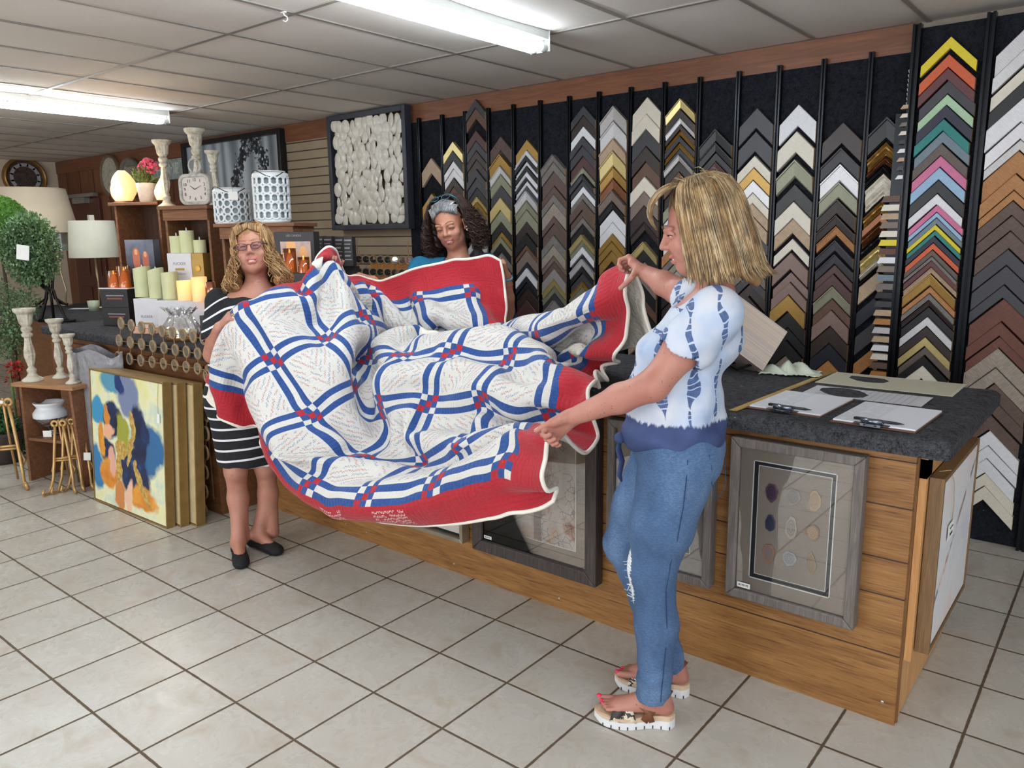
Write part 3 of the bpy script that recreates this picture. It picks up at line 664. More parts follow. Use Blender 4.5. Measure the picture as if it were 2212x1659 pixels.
# pierced white lanterns
def lantern(P, w, h, rows, cols, lab, tall):
    t = thing('pierced_lantern', lab, 'lantern', P, 0, 'white pierced ceramic lanterns'); r = w/2; wm = M('white_ceramic', (230, 234, 236), .25, var=.02); z0, z1_ = .07*h, (.86 if not tall else .885)*h
    b = MB(); b.lathe([(r*.96, 0), (r*1.0, .01), (r*1.0, z0), (r*.93, z0), (r*.9, .005), (.001, .005)], 40); b.build('foot_band', wm, t, smooth=True)
    b = MB(); b.lathe([(r*1.0, z1_), (r*1.03, z1_+.012), (r*1.0, z1_+.022), (r*.82, z1_+.03), (r*.82, h-.008), (r*.86, h), (r*.76, h), (r*.76, z1_)], 40, cap=False); b.build('rim', wm, t, smooth=True)
    dz = (z1_-z0)/rows; b = MB()
    for i in range(rows):
        for j in range(cols):
            a0 = 2*math.pi*(j+.0)/cols; zc = z0+dz*(i+.5); rr_ = dz*.50; pts = []
            for k in range(14):
                q = 2*math.pi*k/14; aa = a0+rr_*.98*math.cos(q)/r; pts.append((r*.985*math.cos(aa), r*.985*math.sin(aa), zc+rr_*math.sin(q)))
            b.tube(pts, dz*.15, 6, closed=True)
            for k in (0, 1):
                pass
    b.build('ring_lattice', wm, t, smooth=True)
    b = MB(); b.lathe([(r*.80, z0*.6), (r*.80, z1_), (r*.78, z1_), (r*.78, z0*.6)], 32, cap=False); b.build('glass_liner', M('grey_glass', (170, 182, 186), .15, 0), t, smooth=True)
    b = MB(); b.tube([(r*1.02*math.cos(a), r*1.02*math.sin(a), z1_+.015+(.02*math.sin(3*a))) for a in np.linspace(-2.2, .2, 12)], .003, 6); b.build('wire_handle', M('dark_wire', (80, 74, 66), .5, .5), t, smooth=True)
    return t
paper = M('tag_paper', (238, 236, 232), .7, var=.02, bump=0); jute = M('jute', (186, 160, 120), .9)
P = K(505, 477, .38, z3); s_ = mpp(P); ln = lantern(P, 76*s_, 76*s_, 4, 15, 'short squat white pierced lantern with a price tag', False); LNR = CYAW
def pricetag(root, p, w, h, rot, txt=None, string=None):
    b = MB(); b.box((-w/2, -.0006, -h/2), (w/2, .0006, h/2)); o = b.build('price_tag', paper, root, loc=p, rot=rot)
    if txt: text_mesh(txt, h*.30, 'tag_print', ink, root, (p[0]-.0012*math.sin(-rot[2])*-1, p[1]-.0014, p[2]), (math.pi/2, 0, rot[2]))
    if string: b = MB(); b.tube(string, .0012, 5); b.build('tag_string', jute, root, smooth=True)
tp_ = -CAMF*(38*s_+.006)+CAMR*16*s_; pricetag(ln, (tp_[0], tp_[1], 58*s_), 20*s_, 17*s_, (0, 0, CYAW), None, [(tp_[0], tp_[1], 66*s_), (tp_[0]*.8, tp_[1]*.8, 78*s_), (tp_[0]*.7+.02, tp_[1]*.7, 72*s_)])
P = K(590, 477, .38, z3); s_ = mpp(P); lantern(P, 74*s_, 108*s_, 5, 15, 'tall white pierced lantern at the crate end', True)
# flameless candles and their boxes
def candle(P, d, h, mat, label, slant=0.0, wick=True, lit=False, glass=None, name='pillar_candle', group='ivory pillar candles'):
    t = thing(name, label, 'candle', P, 0, group); r = d/2; n = 26
    b = MB(); rows = []
    for z in (0, .25*h, .5*h, .75*h, h): rows.append([(r*math.cos(2*math.pi*j/n), r*math.sin(2*math.pi*j/n), z+(slant*math.cos(2*math.pi*j/n-.3)*(z/h)**3)) for j in range(n)]+[(r, 0, z+(slant*math.cos(-.3)*(z/h)**3))])
    b.grid(rows); top = [(q[0]*.86, q[1]*.86, q[2]-.006) for q in rows[-1]]; b.grid([rows[-1], top, [(0, 0, h-.012)]*(n+1)]); b.build('wax', mat, t, smooth=True)
    if wick: b = MB(); b.tube([(0, 0, h-.012), (.001, 0, h+.012), (0, 0, h+.022)], [.004, .005, .001], 6); b.build('flame_tip', Memit('led_flame', (255, 190, 90), 6.0) if lit else M('led_tip', (232, 232, 232), .4), t, smooth=True)
    if glass:
        b = MB(); R_ = r*1.14; H2 = h*1.22; b.lathe([(R_, 0), (R_, H2), (R_*.97, H2), (R_*.97, .003)], 28, cap=False); b.build('glass_jar', glass, t, smooth=True)
    return t
ivory = M('ivory_wax', (214, 216, 170), .5, var=.03, bump=.05, Subsurface_Weight=.2, Subsurface_Radius=(.02, .02, .01)); litw = None
g = NT('glowing_wax'); v = g.co(); z = g.sep(v)[2]; gl = g.rng(g.ma('ABSOLUTE', g.sub(z, .10)), .0, .11, 1, 0); g.fin(lin((240, 206, 150)), .5); g.set(g.b.inputs['Emission Color'], g.mix(gl, lin((240, 190, 130)), lin((255, 190, 96)))); g.set(g.b.inputs['Emission Strength'], g.add(.35, g.mul(g.mul(gl, g.rng(g.noise(v, 9, 1), .3, .7, .6, 1.2)), .8))); litw = g.m
g = NT('amber_wax'); v = g.co(); z = g.sep(v)[2]; g.fin(g.ramp(g.noise(v, 14, 2), [(.3, (214, 150, 84)), (.7, (238, 186, 120))]), .4); g.set(g.b.inputs['Emission Color'], lin((255, 170, 84))); g.b.inputs['Emission Strength'].default_value = .22; amber = g.m
g = NT('amber_glass'); tb = g.n('ShaderNodeBsdfTransparent'); tb.inputs[0].default_value = lin((248, 220, 186)); gb = g.n('ShaderNodeBsdfGlossy'); gb.inputs['Roughness'].default_value = .06; lw_ = g.n('ShaderNodeLayerWeight'); lw_.inputs[0].default_value = .35; mx = g.n('ShaderNodeMixShader'); g.set(mx.inputs[0], g.add(g.mul(lw_.outputs[0], .55), .07)); g.t.links.new(tb.outputs[0], mx.inputs[1]); g.t.links.new(gb.outputs[0], mx.inputs[2]); g.t.links.new(mx.outputs[0], g.out.inputs[0]); aglass = g.m
def boxy(P, rz, w, d, h, mat, label, name='product_box', cat='box', group=None, lines=None):
    t = thing(name, label, cat, P, rz, group); b = MB(); b.box((-w/2, 0, 0), (w/2, d, h)); b.build('carton', mat, t, bevel=.002)
    return t
charc = M('charcoal_card', (46, 42, 44), .5, var=.04); whitec = M('white_card', (222, 220, 224), .5, var=.03); goldf = M('gold_foil', (178, 142, 76), .35, .4); silvf = M('silver_print', (150, 146, 150), .4, bump=0); copf = M('copper_print', (140, 82, 64), .4, bump=0)
def print_line(t, x0, x1, z, hgt, m_, y=-.0008): b = MB(); b.box((x0, y, z-hgt/2), (x1, y+.0006, z+hgt/2)); return b.build('printed_line', m_, t)
def text_on(t, txt, size, m_, x, z, y=-.001): return text_mesh(txt, size, 'lettering', m_, t, (x, y, z), (math.pi/2, 0, 0))
RZF = CYAW-math.radians(14)
bx1 = atz(253, 704, CZ); s_ = mpp(bx1); hb = 39*s_
for k, lab in ((0, 'lower of two stacked charcoal candle boxes'), (1, 'upper of two stacked charcoal candle boxes, under the amber jars')):
    t = boxy(bx1+np.array([0, 0, k*(hb+.001)]), RZF, 68*s_, .15, hb, charc, lab, group='charcoal candle boxes'); print_line(t, -20*s_, 24*s_, hb*.66, 2.2*s_, silvf); print_line(t, -18*s_, 20*s_, hb*.50, 3.2*s_, copf)
zt = CZ+2*(hb+.001)
t = thing('white_tray', 'thin white tray under the two amber candle jars', 'tray', bx1+np.array([0, 0, zt-CZ]), RZF); b = MB(); b.box((-36*s_, .0, 0), (36*s_, .15, .006)); b.build('plate', whitec, t, bevel=.003); b = MB(); b.box((-37*s_, -.002, .004), (37*s_, .004, .010)); b.build('lip', whitec, t)
zt += .0062
fw = np.array([-math.sin(RZF), math.cos(RZF), 0]); rt_ = np.array([math.cos(RZF), math.sin(RZF), 0])
for dx, h, lab in ((-14, 30, 'short amber glass candle jar on the white tray'), (13, 38, 'taller amber glass candle jar on the white tray')):
    candle(bx1+np.array([0, 0, zt-CZ])+rt_*dx*s_+fw*.07, 25*s_, h*s_, amber, lab, lit=True, glass=aglass, name='candle_jar', group='amber candle jars')
# picture box standing in the tall crate
def picture_mat(nm, top, bot, blobs):
    g = NT(nm); v = g.co(); x, y, z = g.sep(v); n = g.noise(v, 12, 3)
    col = g.mix(g.rng(z, 0, .22, 0, 1), lin(bot), lin(top)); col = g.mix(g.rng(n, .45, .7, 0, .4), col, lin(tuple(q*.6 for q in bot)))
    for (cx, cz, rx, rz_, c) in blobs:
        d = g.add(g.ma('POWER', g.mul(g.sub(x, cx), 1/rx), 2.0), g.ma('POWER', g.mul(g.sub(z, cz), 1/rz_), 4.0)); col = g.mix(g.lt(d, 1.0), col, lin(c))
    return g.fin(col, .35)
Pb = K(306, 592, .22, CZ); s_ = mpp(Pb); zl = onpl(306, 592, .08)[2]-CZ
st = boxy(Pb, RZF, 60*s_, .10, max(.03, zl), charc, 'dark candle carton standing on the counter inside the tall crate', group=None)
wv, hv_ = 70*s_, 68*s_
boxy(Pb+np.array([0, 0, max(.03, zl)+.001]), RZF, wv, .07, hv_, picture_mat('amber_picture', (128, 132, 150), (44, 46, 58), [(-.03, hv_*.42, .028, .075, (196, 112, 86)), (.045, hv_*.36, .026, .065, (186, 104, 80)), (-.03, hv_*.62, .012, .02, (236, 170, 120)), (.045, hv_*.55, .012, .02, (236, 170, 120))]), 'grey picture box printed with two copper candle jars, in the tall crate')
# ivory candles in front
ztc = None
wb = K(318, 694, .03, CZ); s_ = mpp(wb); hw_ = float(onpl(318, 646, .03)[2]-CZ)
t = boxy(wb, RZF, 60*s_, .13, hw_, whitec, 'white candle box printed FLICKER at the counter edge, below the ivory candles'); text_on(t, 'FLICKER', 8*s_, silvf, 0, hw_*.42); print_line(t, -14*s_, 14*s_, hw_*.20, 4*s_, goldf)
zc_ = CZ+hw_+.001
Q = [(313, 36, 62, .0, 'leftmost tall ivory candle of the front row', ivory, .012), (342, 33, 60, .0, 'second ivory candle of the front row, with a slanted top', ivory, .016), (371, 34, 57, .0, 'third ivory candle of the front row', ivory, .006), (403, 34, 42, .0, 'short lit glowing candle in the front row', litw, 0), (434, 32, 52, .0, 'tall lit glowing candle in the front row, beside the striped sleeve', litw, 0)]
base2 = thing('riser_block', 'low white riser under the front row of candles', 'riser', K(388, 690, .06, CZ), RZF); b = MB(); b.box((-52*s_, 0, 0), (64*s_, .13, hw_)); b.build('block', whitec, base2, bevel=.003)
for px, w, h, _, lab, mt, sl in Q:
    P = K(px, 651, .12, zc_); candle(P, w*mpp(P), h*mpp(P), mt, lab, slant=sl, wick=(mt is ivory), lit=False)
P = K(456, 640, .12, zc_); t = lathe_thing('copper_candle_holder', 'copper cylinder candle holder beside the striped sleeve', 'holder', P, [(10*s_, 0), (10*s_, 40*s_), (9*s_, 40*s_), (9*s_, .01)], M('copper', (196, 128, 100), .25, .8))
# ivory candles inside the middle crate on white and gold boxes
P = K(391, 607, .21, CZ); zl = onpl(391, 607, .21)[2]-CZ; s_ = mpp(P)
t = boxy(P, RZF, 62*s_, .12, max(.03, zl), charc, 'dark low carton under the upright white candle box')
PB = P+np.array([0, 0, max(.03, zl)+.001]); hb2 = 58*s_
t = boxy(PB, RZF, 58*s_, .09, hb2, whitec, 'white candle box printed FLICKER inside the middle crate'); text_on(t, 'FLICKER', 8.5*s_, silvf, 0, hb2*.62); print_line(t, -11*s_, 11*s_, hb2*.42, 5*s_, goldf); print_line(t, -14*s_, 14*s_, hb2*.25, 1.2*s_, silvf)
rt_ = np.array([math.cos(RZF), math.sin(RZF), 0])
t = boxy(PB+rt_*44*s_, RZF, 28*s_, .09, hb2, goldf, 'gold box with a bulb picture beside the white candle box'); b = MB(); b.ball((0, 0, 0), 7*s_, 12, 8, (1, .2, 1)); b.build('bulb_print', M('bulb_yellow', (226, 178, 70), .3), t, loc=(0, -.003, hb2*.45), smooth=True)
zk = PB[2]+hb2+.001; fw = np.array([-math.sin(RZF), math.cos(RZF), 0])
for dx, w, h, lab in ((-14, 28, 36, 'ivory candle standing left on the white box in the middle crate'), (12, 30, 47, 'tallest ivory candle on the white box in the middle crate'), (42, 26, 27, 'short ivory candle on the gold box in the middle crate')):
    candle(PB*np.array([1, 1, 0])+np.array([0, 0, zk])+rt_*dx*s_+fw*.05, w*s_, h*s_, ivory, lab)
# clear wrapped gift basket
P = K(392, 716, -.12, CZ); s_ = mpp(P)
t = thing('gift_basket', 'gift basket wrapped in crinkled clear film, on the cabinet edge', 'basket', P, RZF)
b = MB(); b.lathe([(36*s_, 0), (44*s_, 14*s_), (42*s_, 14*s_), (34*s_, .006), (.001, .006)], 28, sx=1, sy=.6); b.build('wooden_bowl', Mwood('bowl_wood', (120, 78, 44), (164, 112, 70), 0), t, smooth=True)
rg = random.Random(8); b = MB()
for i in range(60): a = rg.uniform(0, 6.28); q = math.sqrt(rg.random()); b.ball((34*s_*q*math.cos(a), 20*s_*q*math.sin(a), 15*s_+rg.uniform(-2, 5)*s_), 5.5*s_, 8, 6)
o = b.build('cream_contents', M('cream_soap', (222, 214, 176), .6), t, smooth=True); o['kind'] = 'stuff'
film = NT('clear_film'); tb = film.n('ShaderNodeBsdfTransparent'); tb.inputs[0].default_value = (.97, .97, .98, 1); gb = film.n('ShaderNodeBsdfGlossy'); gb.inputs['Roughness'].default_value = .12; mx = film.n('ShaderNodeMixShader'); lw_ = film.n('ShaderNodeLayerWeight'); lw_.inputs[0].default_value = .5; film.set(mx.inputs[0], film.add(film.mul(lw_.outputs[0], .5), .12)); film.t.links.new(tb.outputs[0], mx.inputs[1]); film.t.links.new(gb.outputs[0], mx.inputs[2]); film.t.links.new(mx.outputs[0], film.out.inputs[0])
rows = []
for i in range(16):
    u = i/15; row = []
    for j in range(49):
        a = 2*math.pi*(j % 48)/48; base_r = (45 if u < .3 else 45*(1-(u-.3)*1.1) if u < .72 else 22+60*(u-.72))*s_; w = 1+.10*math.sin(7*a+u*9)*u+.10*math.sin(17*a+u*5)*u; row.append((base_r*w*math.cos(a), base_r*w*.62*math.sin(a), (8+u*62)*s_+3*s_*math.sin(11*a)*u))
    rows.append(row)
b = MB(); b.grid(rows); b.build('clear_wrap', film.m, t)
t = boxy(K(310, 712, -.10, CZ), RZF, 52*mpp(wb), .06, 13*mpp(wb), M('pink_soap', (226, 178, 150), .5), 'pale pink soap bars wrapped together at the counter edge')
t = boxy(K(446, 700, -.05, CZ), RZF, 28*mpp(wb), .10, 48*mpp(wb), charc, 'narrow charcoal box beside the woman’s elbow'); print_line(t, -8*s_, 10*s_, 30*s_, 2*s_, silvf)
# things right of the left woman: amber jars, picture box, small black boxes
P = K(626, 622, .06, CZ); s_ = mpp(P); zq = onpl(626, 590, .06)[2]
t = boxy(P, RZF, 76*s_, .16, zq-CZ-.001, charc, 'charcoal carton under the amber glass candle jars')
for px, w, h, lab in ((603, 20, 38, 'amber candle jar just beside the golden hair'), (628, 27, 52, 'tallest amber candle jar in front of the picture box'), (657, 24, 34, 'short amber candle jar at the right, in front of the picture box')):
    P = K(px, 590, .13, zq); candle(P, w*mpp(P)*.9, h*mpp(P)*.8, amber, lab, lit=True, glass=aglass, name='candle_jar', group='amber candle jars')
P = K(640, 600, .27, CZ); s_ = mpp(P); zb_ = onpl(640, 600, .27)[2]
t = boxy(P, RZF, 82*s_, .10, zb_-CZ-.001, charc, 'dark plain carton under the candle picture box')
t = boxy(P+np.array([0, 0, zb_-CZ]), RZF, 92*s_, .07, 96*s_, charc, 'large black box with a candle photograph on its front')
b = MB(); b.box((-32*s_, -.002, 8*s_), (38*s_, -.0008, 76*s_)); b.build('photo_panel', picture_mat('candle_photo', (196, 172, 168), (196, 130, 70), [(-.02, .14, .03, .12, (232, 168, 92)), (.055, .10, .025, .08, (226, 160, 90))]), t); text_on(t, 'LED CANDLE', 6*s_, silvf, 0, 88*s_)
for i, px in enumerate((693, 712, 736, 755)):
    P = K(px, 600, .55, CZ); s_ = mpp(P); zb_ = onpl(px, 574, .55)[2]; hh = 62*s_
    if i == 0: zsh = zb_; boxy(K(724, 610, .55, CZ), RZF, 92*s_, .07, zb_-CZ-.002, charc, 'black carton holding up the four narrow printed boxes')
    t = boxy(np.array([P[0], P[1], zsh]), RZF, 20*s_, .05, hh, charc, ORD[i].replace('topmost', 'first')+' narrow black box with white print, counted from the left', group='narrow black printed boxes')
    for k in range(6): print_line(t, -8*s_, (8-(k*37 % 5))*s_, hh*(.88-.13*k), (1.6 if k % 2 else 3.0)*s_, silvf)
# ---------------------------------------------------------------- round-mirror garlands
mirm = M('mirror_glass', (200, 206, 208), .04, .95, bump=0); mrim = M('mirror_rim', (150, 122, 88), .5, .2)
def mirror_disc(root, c, r, ax_f, axr, axu):
    o_ = np.array(root.location)
    b = MB(); n = 22; P = []
    for rr_, dd in ((r*.70, .004), (r*.76, .007), (r*.95, .007), (r, .002), (r, -.003)): P.append([c-o_+ax_f*dd+(axr*math.cos(2*math.pi*j/n)+axu*math.sin(2*math.pi*j/n))*rr_ for j in range(n+1)])
    b.grid([q[::-1] for q in P]); b.build('mirror_rim', mrim, root, smooth=True)
    b = MB(); b.raw([c-o_+ax_f*.004+(axr*math.cos(2*math.pi*j/n)+axu*math.sin(2*math.pi*j/n))*r*.72 for j in range(n)], [tuple(range(n))]); b.build('mirror', mirm, root)
Gc = C0+cu_*-4.2-cv_*.31
t = thing('mirror_garland', 'hanging garland of small round mirrors strung along the front cabinet', 'garland', Gc); fN = -cv_
lk = MB(); prev = {}
for i, (xs_, ys_, n) in enumerate((((262, 440), (699, 732), 9), ((258, 452), (736, 768), 9), ((256, 452), (772, 800), 9))):
    for k in range(n):
        px = xs_[0]+(xs_[1]-xs_[0])*k/(n-1); py = ys_[0]+(ys_[1]-ys_[0])*k/(n-1); c = onpl(px, py, -.31); r = 11.5*mpp(c)*1.18
        mirror_disc(t, c, r, fN, cu_, np.array([0, 0, 1.]))
        if k: lk.tube([prev['r']-Gc, c-Gc], .0022, 5)
        if i: lk.tube([prev[k]-Gc, c-Gc], .0022, 5)
        prev['r'] = c; prev[k] = c
for k in range(8):
    px, py = 448-k*1.0, 812+k*41.5; c = onpl(px, py, -.31); mirror_disc(t, c, 17*mpp(c), fN, cu_*.8-cv_*.0, np.array([0, 0, 1.]))
    lk.tube([(prev[8] if k == 0 else prev['r'])-Gc, c-Gc], .0022, 5); prev['r'] = c
lk.build('linking_chain', mrim, t)
G2 = K(830, 575, .62, 1.2); t = thing('mirror_garland', 'far garland of small round mirrors in front of the orange boards', 'garland', G2); lk = MB(); prev = {}
for i, y in enumerate((560, 587, 612)):
    for k in range(8):
        c = onpl(775+k*15.6, y+k*.4, 1.15); mirror_disc(t, c, 8.2*mpp(c)*1.2, nrm(-CAMF*np.array([1, 1, 0])), nrm(CAMR*np.array([1, 1, 0])), np.array([0, 0, 1.]))
        if k: lk.tube([prev['r']-G2, c-G2], .0022, 5)
        if i: lk.tube([prev[k]-G2, c-G2], .0022, 5)
        prev['r'] = c; prev[k] = c
for k in (0, 7): lk.tube([prev[k]-G2, np.array([prev[k][0], prev[k][1], .0])-G2], .004, 6); lk.tube([prev[k]-G2, prev[k]-G2+np.array([0, 0, .30])], .004, 6)
lk.build('hanging_frame', mrim, t)
# ---------------------------------------------------------------- stacked canvases on the floor
def leaning(label, p0, p1, h, lean, depth, facem, edgem, name, backoff=0.0, tagz=None):
    """canvas whose bottom front edge runs p0 to p1 on the floor"""
    d = nrm(p1-p0); w = np.linalg.norm(p1-p0); rz = math.atan2(d[1], d[0]); t = thing(name, label, 'painting', p0, 0, None, (-lean, 0, rz))
    b = MB(); b.box((.012, -.0005, .012), (w-.012, .004, h-.012)); b.build('canvas', facem, t)
    b = MB(); q = .008; b.box((0, -.004, 0), (q, depth, h)); b.box((w-q, -.004, 0), (w, depth, h)); b.box((q, -.004, 0), (w-q, depth, q)); b.box((q, -.004, h-q), (w-q, depth, h)); b.build('gold_frame', edgem, t, bevel=.001)
    b = MB(); b.box((q, .005, q), (w-q, depth-.004, h-q)); b.build('stretcher', M('kraft_back', (150, 122, 86), .8), t)
    return t
def abstract():
    g = NT('abstract_paint'); v = g.co(); x, y, z = g.sep(v); warp = g.noise(v, 3.2, 4, .6, out=1); wv = g.n('ShaderNodeVectorMath', operation='MULTIPLY_ADD'); g.set(wv.inputs[0], warp); wv.inputs[1].default_value = (.22, .0, .22); g.set(wv.inputs[2], v); u, _, q = g.sep(wv.outputs[0]); u = g.sub(u, .11); q = g.sub(q, .11)
    n1 = g.noise(v, 6, 4, .6)
    col = g.ramp(n1, [(.34, (226, 222, 150)), (.5, (232, 230, 190)), (.62, (196, 214, 196)), (.7, (228, 206, 180))])
    def blob(cx, cz, rx, rz_, c, col, soft=.25, ang=0.0):
        ca, sa = math.cos(ang), math.sin(ang); a = g.sub(u, cx); b_ = g.sub(q, cz); p = g.mul(g.add(g.mul(a, ca), g.mul(b_, sa)), 1/rx); r = g.mul(g.sub(g.mul(b_, ca), g.mul(a, sa)), 1/rz_); d = g.add(g.mul(p, p), g.mul(r, r)); return g.mix(g.rng(d, 1-soft, 1+soft, 1, 0), col, c if not isinstance(c, tuple) else lin(c))
    W_, H_ = .80, .80
    navy = g.ramp(g.noise(v, 12, 3), [(.35, (12, 24, 52)), (.6, (22, 46, 92)), (.75, (40, 110, 168))]); oran = g.ramp(g.noise(v, 9, 3), [(.35, (206, 122, 40)), (.65, (232, 164, 60))])
    col = blob(.30, .74, .17, .07, (86, 150, 176), col); col = blob(.44, .70, .12, .14, (120, 132, 164), col); col = blob(.36, .74, .045, .06, (24, 52, 108), col)
    col = blob(.08, .56, .10, .07, (60, 146, 190), col); col = blob(.04, .22, .10, .12, (52, 120, 168), col); col = blob(.66, .40, .14, .13, (48, 104, 152), col)
    col = blob(.26, .52, .12, .09, navy, col); col = blob(.54, .48, .10, .17, navy, col, .2, .2); col = blob(.50, .24, .19, .13, navy, col, .2, -.4); col = blob(.20, .33, .08, .09, navy, col)
    col = blob(.20, .20, .10, .09, oran, col); col = blob(.12, .40, .04, .11, oran, col, .2, .3); col = blob(.60, .12, .14, .08, oran, col); col = blob(.33, .10, .06, .10, (204, 132, 70), col); col = blob(.44, .10, .05, .12, (236, 190, 160), col); col = blob(.20, .46, .06, .04, (236, 176, 140), col); col = blob(.24, .28, .035, .09, (228, 170, 150), col)
    col = blob(.36, .46, .06, .12, (156, 160, 60), col, .2, .35); col = blob(.19, .54, .035, .05, (214, 136, 50), col)
    gold = g.ramp(g.noise(v, 40, 3), [(.4, (170, 134, 60)), (.6, (206, 172, 96))])
    for a in ((.46, .52, .028, .10, .1), (.44, .38, .026, .09, -.4), (.56, .22, .03, .12, .7), (.64, .13, .03, .06, .3), (.34, .37, .055, .05, 0), (.31, .27, .028, .10, -.1)): col = blob(a[0], a[1], a[2], a[3], gold, col, .12, a[4])
    g.bump(g.noise(v, 60, 3), .4, .004); return g.fin(col, .45)
pa, pb = atz(205, 1079, 0), atz(362, 1143, 0); dd = nrm(pb-pa); pn = np.array([-dd[1], dd[0], 0])
goldfr = M('gold_edge', (156, 126, 76), .38, .45, var=.15); hP = .80
leaning('large abstract painting in blue, yellow and gold leaning at the front of the stack', pa, pb, hP, math.radians(-4)*-1, .045, abstract(), goldfr, 'abstract_painting')
leaning('second gold-edged canvas behind the abstract painting', pa+pn*.058+dd*.01, pb+pn*.058+dd*.04, hP-.01, math.radians(4), .045, M('canvas_ochre', (190, 170, 130), .6), goldfr, 'framed_canvas')
leaning('third gold-edged canvas at the back of the leaning stack', pa+pn*.115+dd*.02, pb+pn*.115+dd*.10, hP-.015, math.radians(4), .05, M('canvas_ochre', (190, 170, 130), .6), goldfr, 'framed_canvas')
t = bpy.data.objects['abstract_painting']; w_ = np.linalg.norm(pb-pa); pricetag(t, (w_-.05, -.006, hP-.20), .028, .05, (0, 0, 0), None, [(w_-.045, -.004, hP-.01), (w_-.055, -.006, hP-.1), (w_-.05, -.006, hP-.175)])
# ---------------------------------------------------------------- small wooden stool-crate with urn and candlesticks
cA, cB = atz(62, 1040, 0), atz(178, 1050, 0)
Ps = atz(122, 1046, 0); sM = mpp(Ps+np.array([0, 0, .35])); rzS = CYAW-math.radians(20); hs = .655; wS = 150*sM
t = thing('wooden_stool', 'low rustic wooden stool-crate with candlesticks on top and an urn inside', 'stool', Ps, rzS)
b = MB(); b.box((-wS/2-.03, -.03, hs-.024), (wS/2+.05, .30, hs)); b.build('top_board', crw2, t, bevel=.004)
for s in (-1, 1):
    b = MB(); x = s*(wS/2-.01); b.hexa([(x-.011-s*-.02, 0, 0), (x+.011-s*-.02, 0, 0), (x+.011-s*-.02, .28, 0), (x-.011-s*-.02, .28, 0), (x-.011, 0, hs-.025), (x+.011, 0, hs-.025), (x+.011, .28, hs-.025), (x-.011, .28, hs-.025)]); b.build('side_board', crw, t, bevel=.002)
b = MB(); b.box((-wS/2+.01, .01, .27), (wS/2-.01, .27, .29)); b.build('shelf', crw, t, bevel=.003)
def stoolP(px, py, z, yoff=.12):
    n_ = np.array([-math.sin(rzS), math.cos(rzS), 0]); d = ray(px, py); P = CAMP+d*((Ps+n_*yoff-CAMP)@n_)/(d@n_); return np.array([P[0], P[1], z])
csb = 'carved candlesticks on the low wooden stool'
for px, pyb, pyt, yo, lab in ((70, 812, 652, .06, 'tallest carved candlestick on the low stool'), (131, 806, 676, .20, 'middle carved candlestick on the low stool, partly hidden'), (156, 815, 706, .07, 'shortest carved candlestick on the low stool')):
    P = stoolP(px, pyb, hs+.001, yo); candlestick(P, (pyb-pyt)*mpp(P)*.98, lab, csb)
P = stoolP(115, 945, .291, .12); s_ = mpp(P); t = thing('silver_urn', 'silver and white footed urn on the shelf of the wooden stool', 'urn', P)
g = NT('silvered'); v = g.co(); z = g.sep(v)[2]; f = g.gt(g.add(z, g.mul(g.noise(v, 30, 2), .01)), 42*s_); col = g.mix(f, lin((150, 144, 142)), lin((226, 228, 232))); g.fin(col, g.add(.12, g.mul(f, .2)), g.sub(.9, g.mul(f, .9)))
b = MB(); b.lathe([(14*s_, 0), (17*s_, 2*s_), (16*s_, 5*s_), (8*s_, 9*s_), (7*s_, 13*s_), (14*s_, 17*s_), (27*s_, 28*s_), (33*s_, 40*s_), (33*s_, 50*s_), (27*s_, 58*s_), (24*s_, 61*s_), (27*s_, 66*s_), (31*s_, 72*s_), (29*s_, 73*s_), (24*s_, 64*s_), (24*s_, 60*s_), (.001, 50*s_)], 36); b.build('urn_body', g.m, t, smooth=True)
pricetag(t, (-CAMF[0]*20*s_, -CAMF[1]*20*s_, 5*s_), 18*s_, 16*s_, (0, 0, CYAW))
# ---------------------------------------------------------------- gold scroll easels
ge = M('gold_easel', (196, 158, 104), .4, .5)
def easel(P, rz, h, label, group):
    t = thing('display_easel', label, 'easel', P, rz, group); k = h
    for s in (-1, 1):
        b = MB(); b.tube([(s*.18*k, -.26*k, .10*k), (s*.20*k, -.28*k, .05*k), (s*.19*k, -.24*k, .012*k), (s*.15*k, -.16*k, .03*k), (s*.12*k, -.05*k, .18*k), (s*.10*k, .0, .40*k), (s*.075*k, .03*k, .66*k), (s*.05*k, .05*k, .90*k)], .019*k, 8); b.build('front_leg', ge, t, smooth=True)
        b = MB(); b.tube([(s*(.05+.035*math.cos(a))*k, .05*k, (.93+.035*math.sin(a))*k) for a in np.linspace(-1.6, 4.4, 16)], .018*k, 7); b.build('scroll', ge, t, smooth=True)
        b = MB(); b.tube([(s*.10*k, .0, .40*k), (s*.14*k, .02*k, .28*k), (s*.11*k, -.02*k, .20*k)], .015*k, 7); b.build('curl', ge, t, smooth=True)
    b = MB(); b.tube([(-.095*k, .005*k, .42*k), (.095*k, .005*k, .42*k)], .014*k, 7); b.tube([(-.09*k, .01*k, .45*k), (.09*k, .01*k, .45*k)], .014*k, 7); b.build('crossbar', ge, t, smooth=True)
    b = MB(); b.tube([(0, .05*k, .98*k), (0, .12*k, .5*k), (0, .24*k, .012*k)], .014*k, 7); b.build('rear_leg', ge, t, smooth=True)
    return t
E1 = atz(28, 1050, 0); e_ = easel(E1, CYAW+.35, .58, 'gold scroll easel standing alone at the left picture edge', 'gold scroll easels')
pricetag(e_, (-.02, -.02, .56), .07, .02, (0, .3, 0))
for i, (px, py, lab) in enumerate(((142, 1058, 'leftmost gold easel of the nested three'), (160, 1054, 'middle gold easel of the nested three'), (180, 1050, 'rightmost gold easel of the nested three, with a price tag'))):
    e_ = easel(atz(px, py, 0)+np.array([0, .0, 0]), CYAW+.25, .455, lab, 'gold scroll easels')
    if i == 2: pricetag(e_, (.05, -.03, .20), .04, .05, (0, .1, 0))
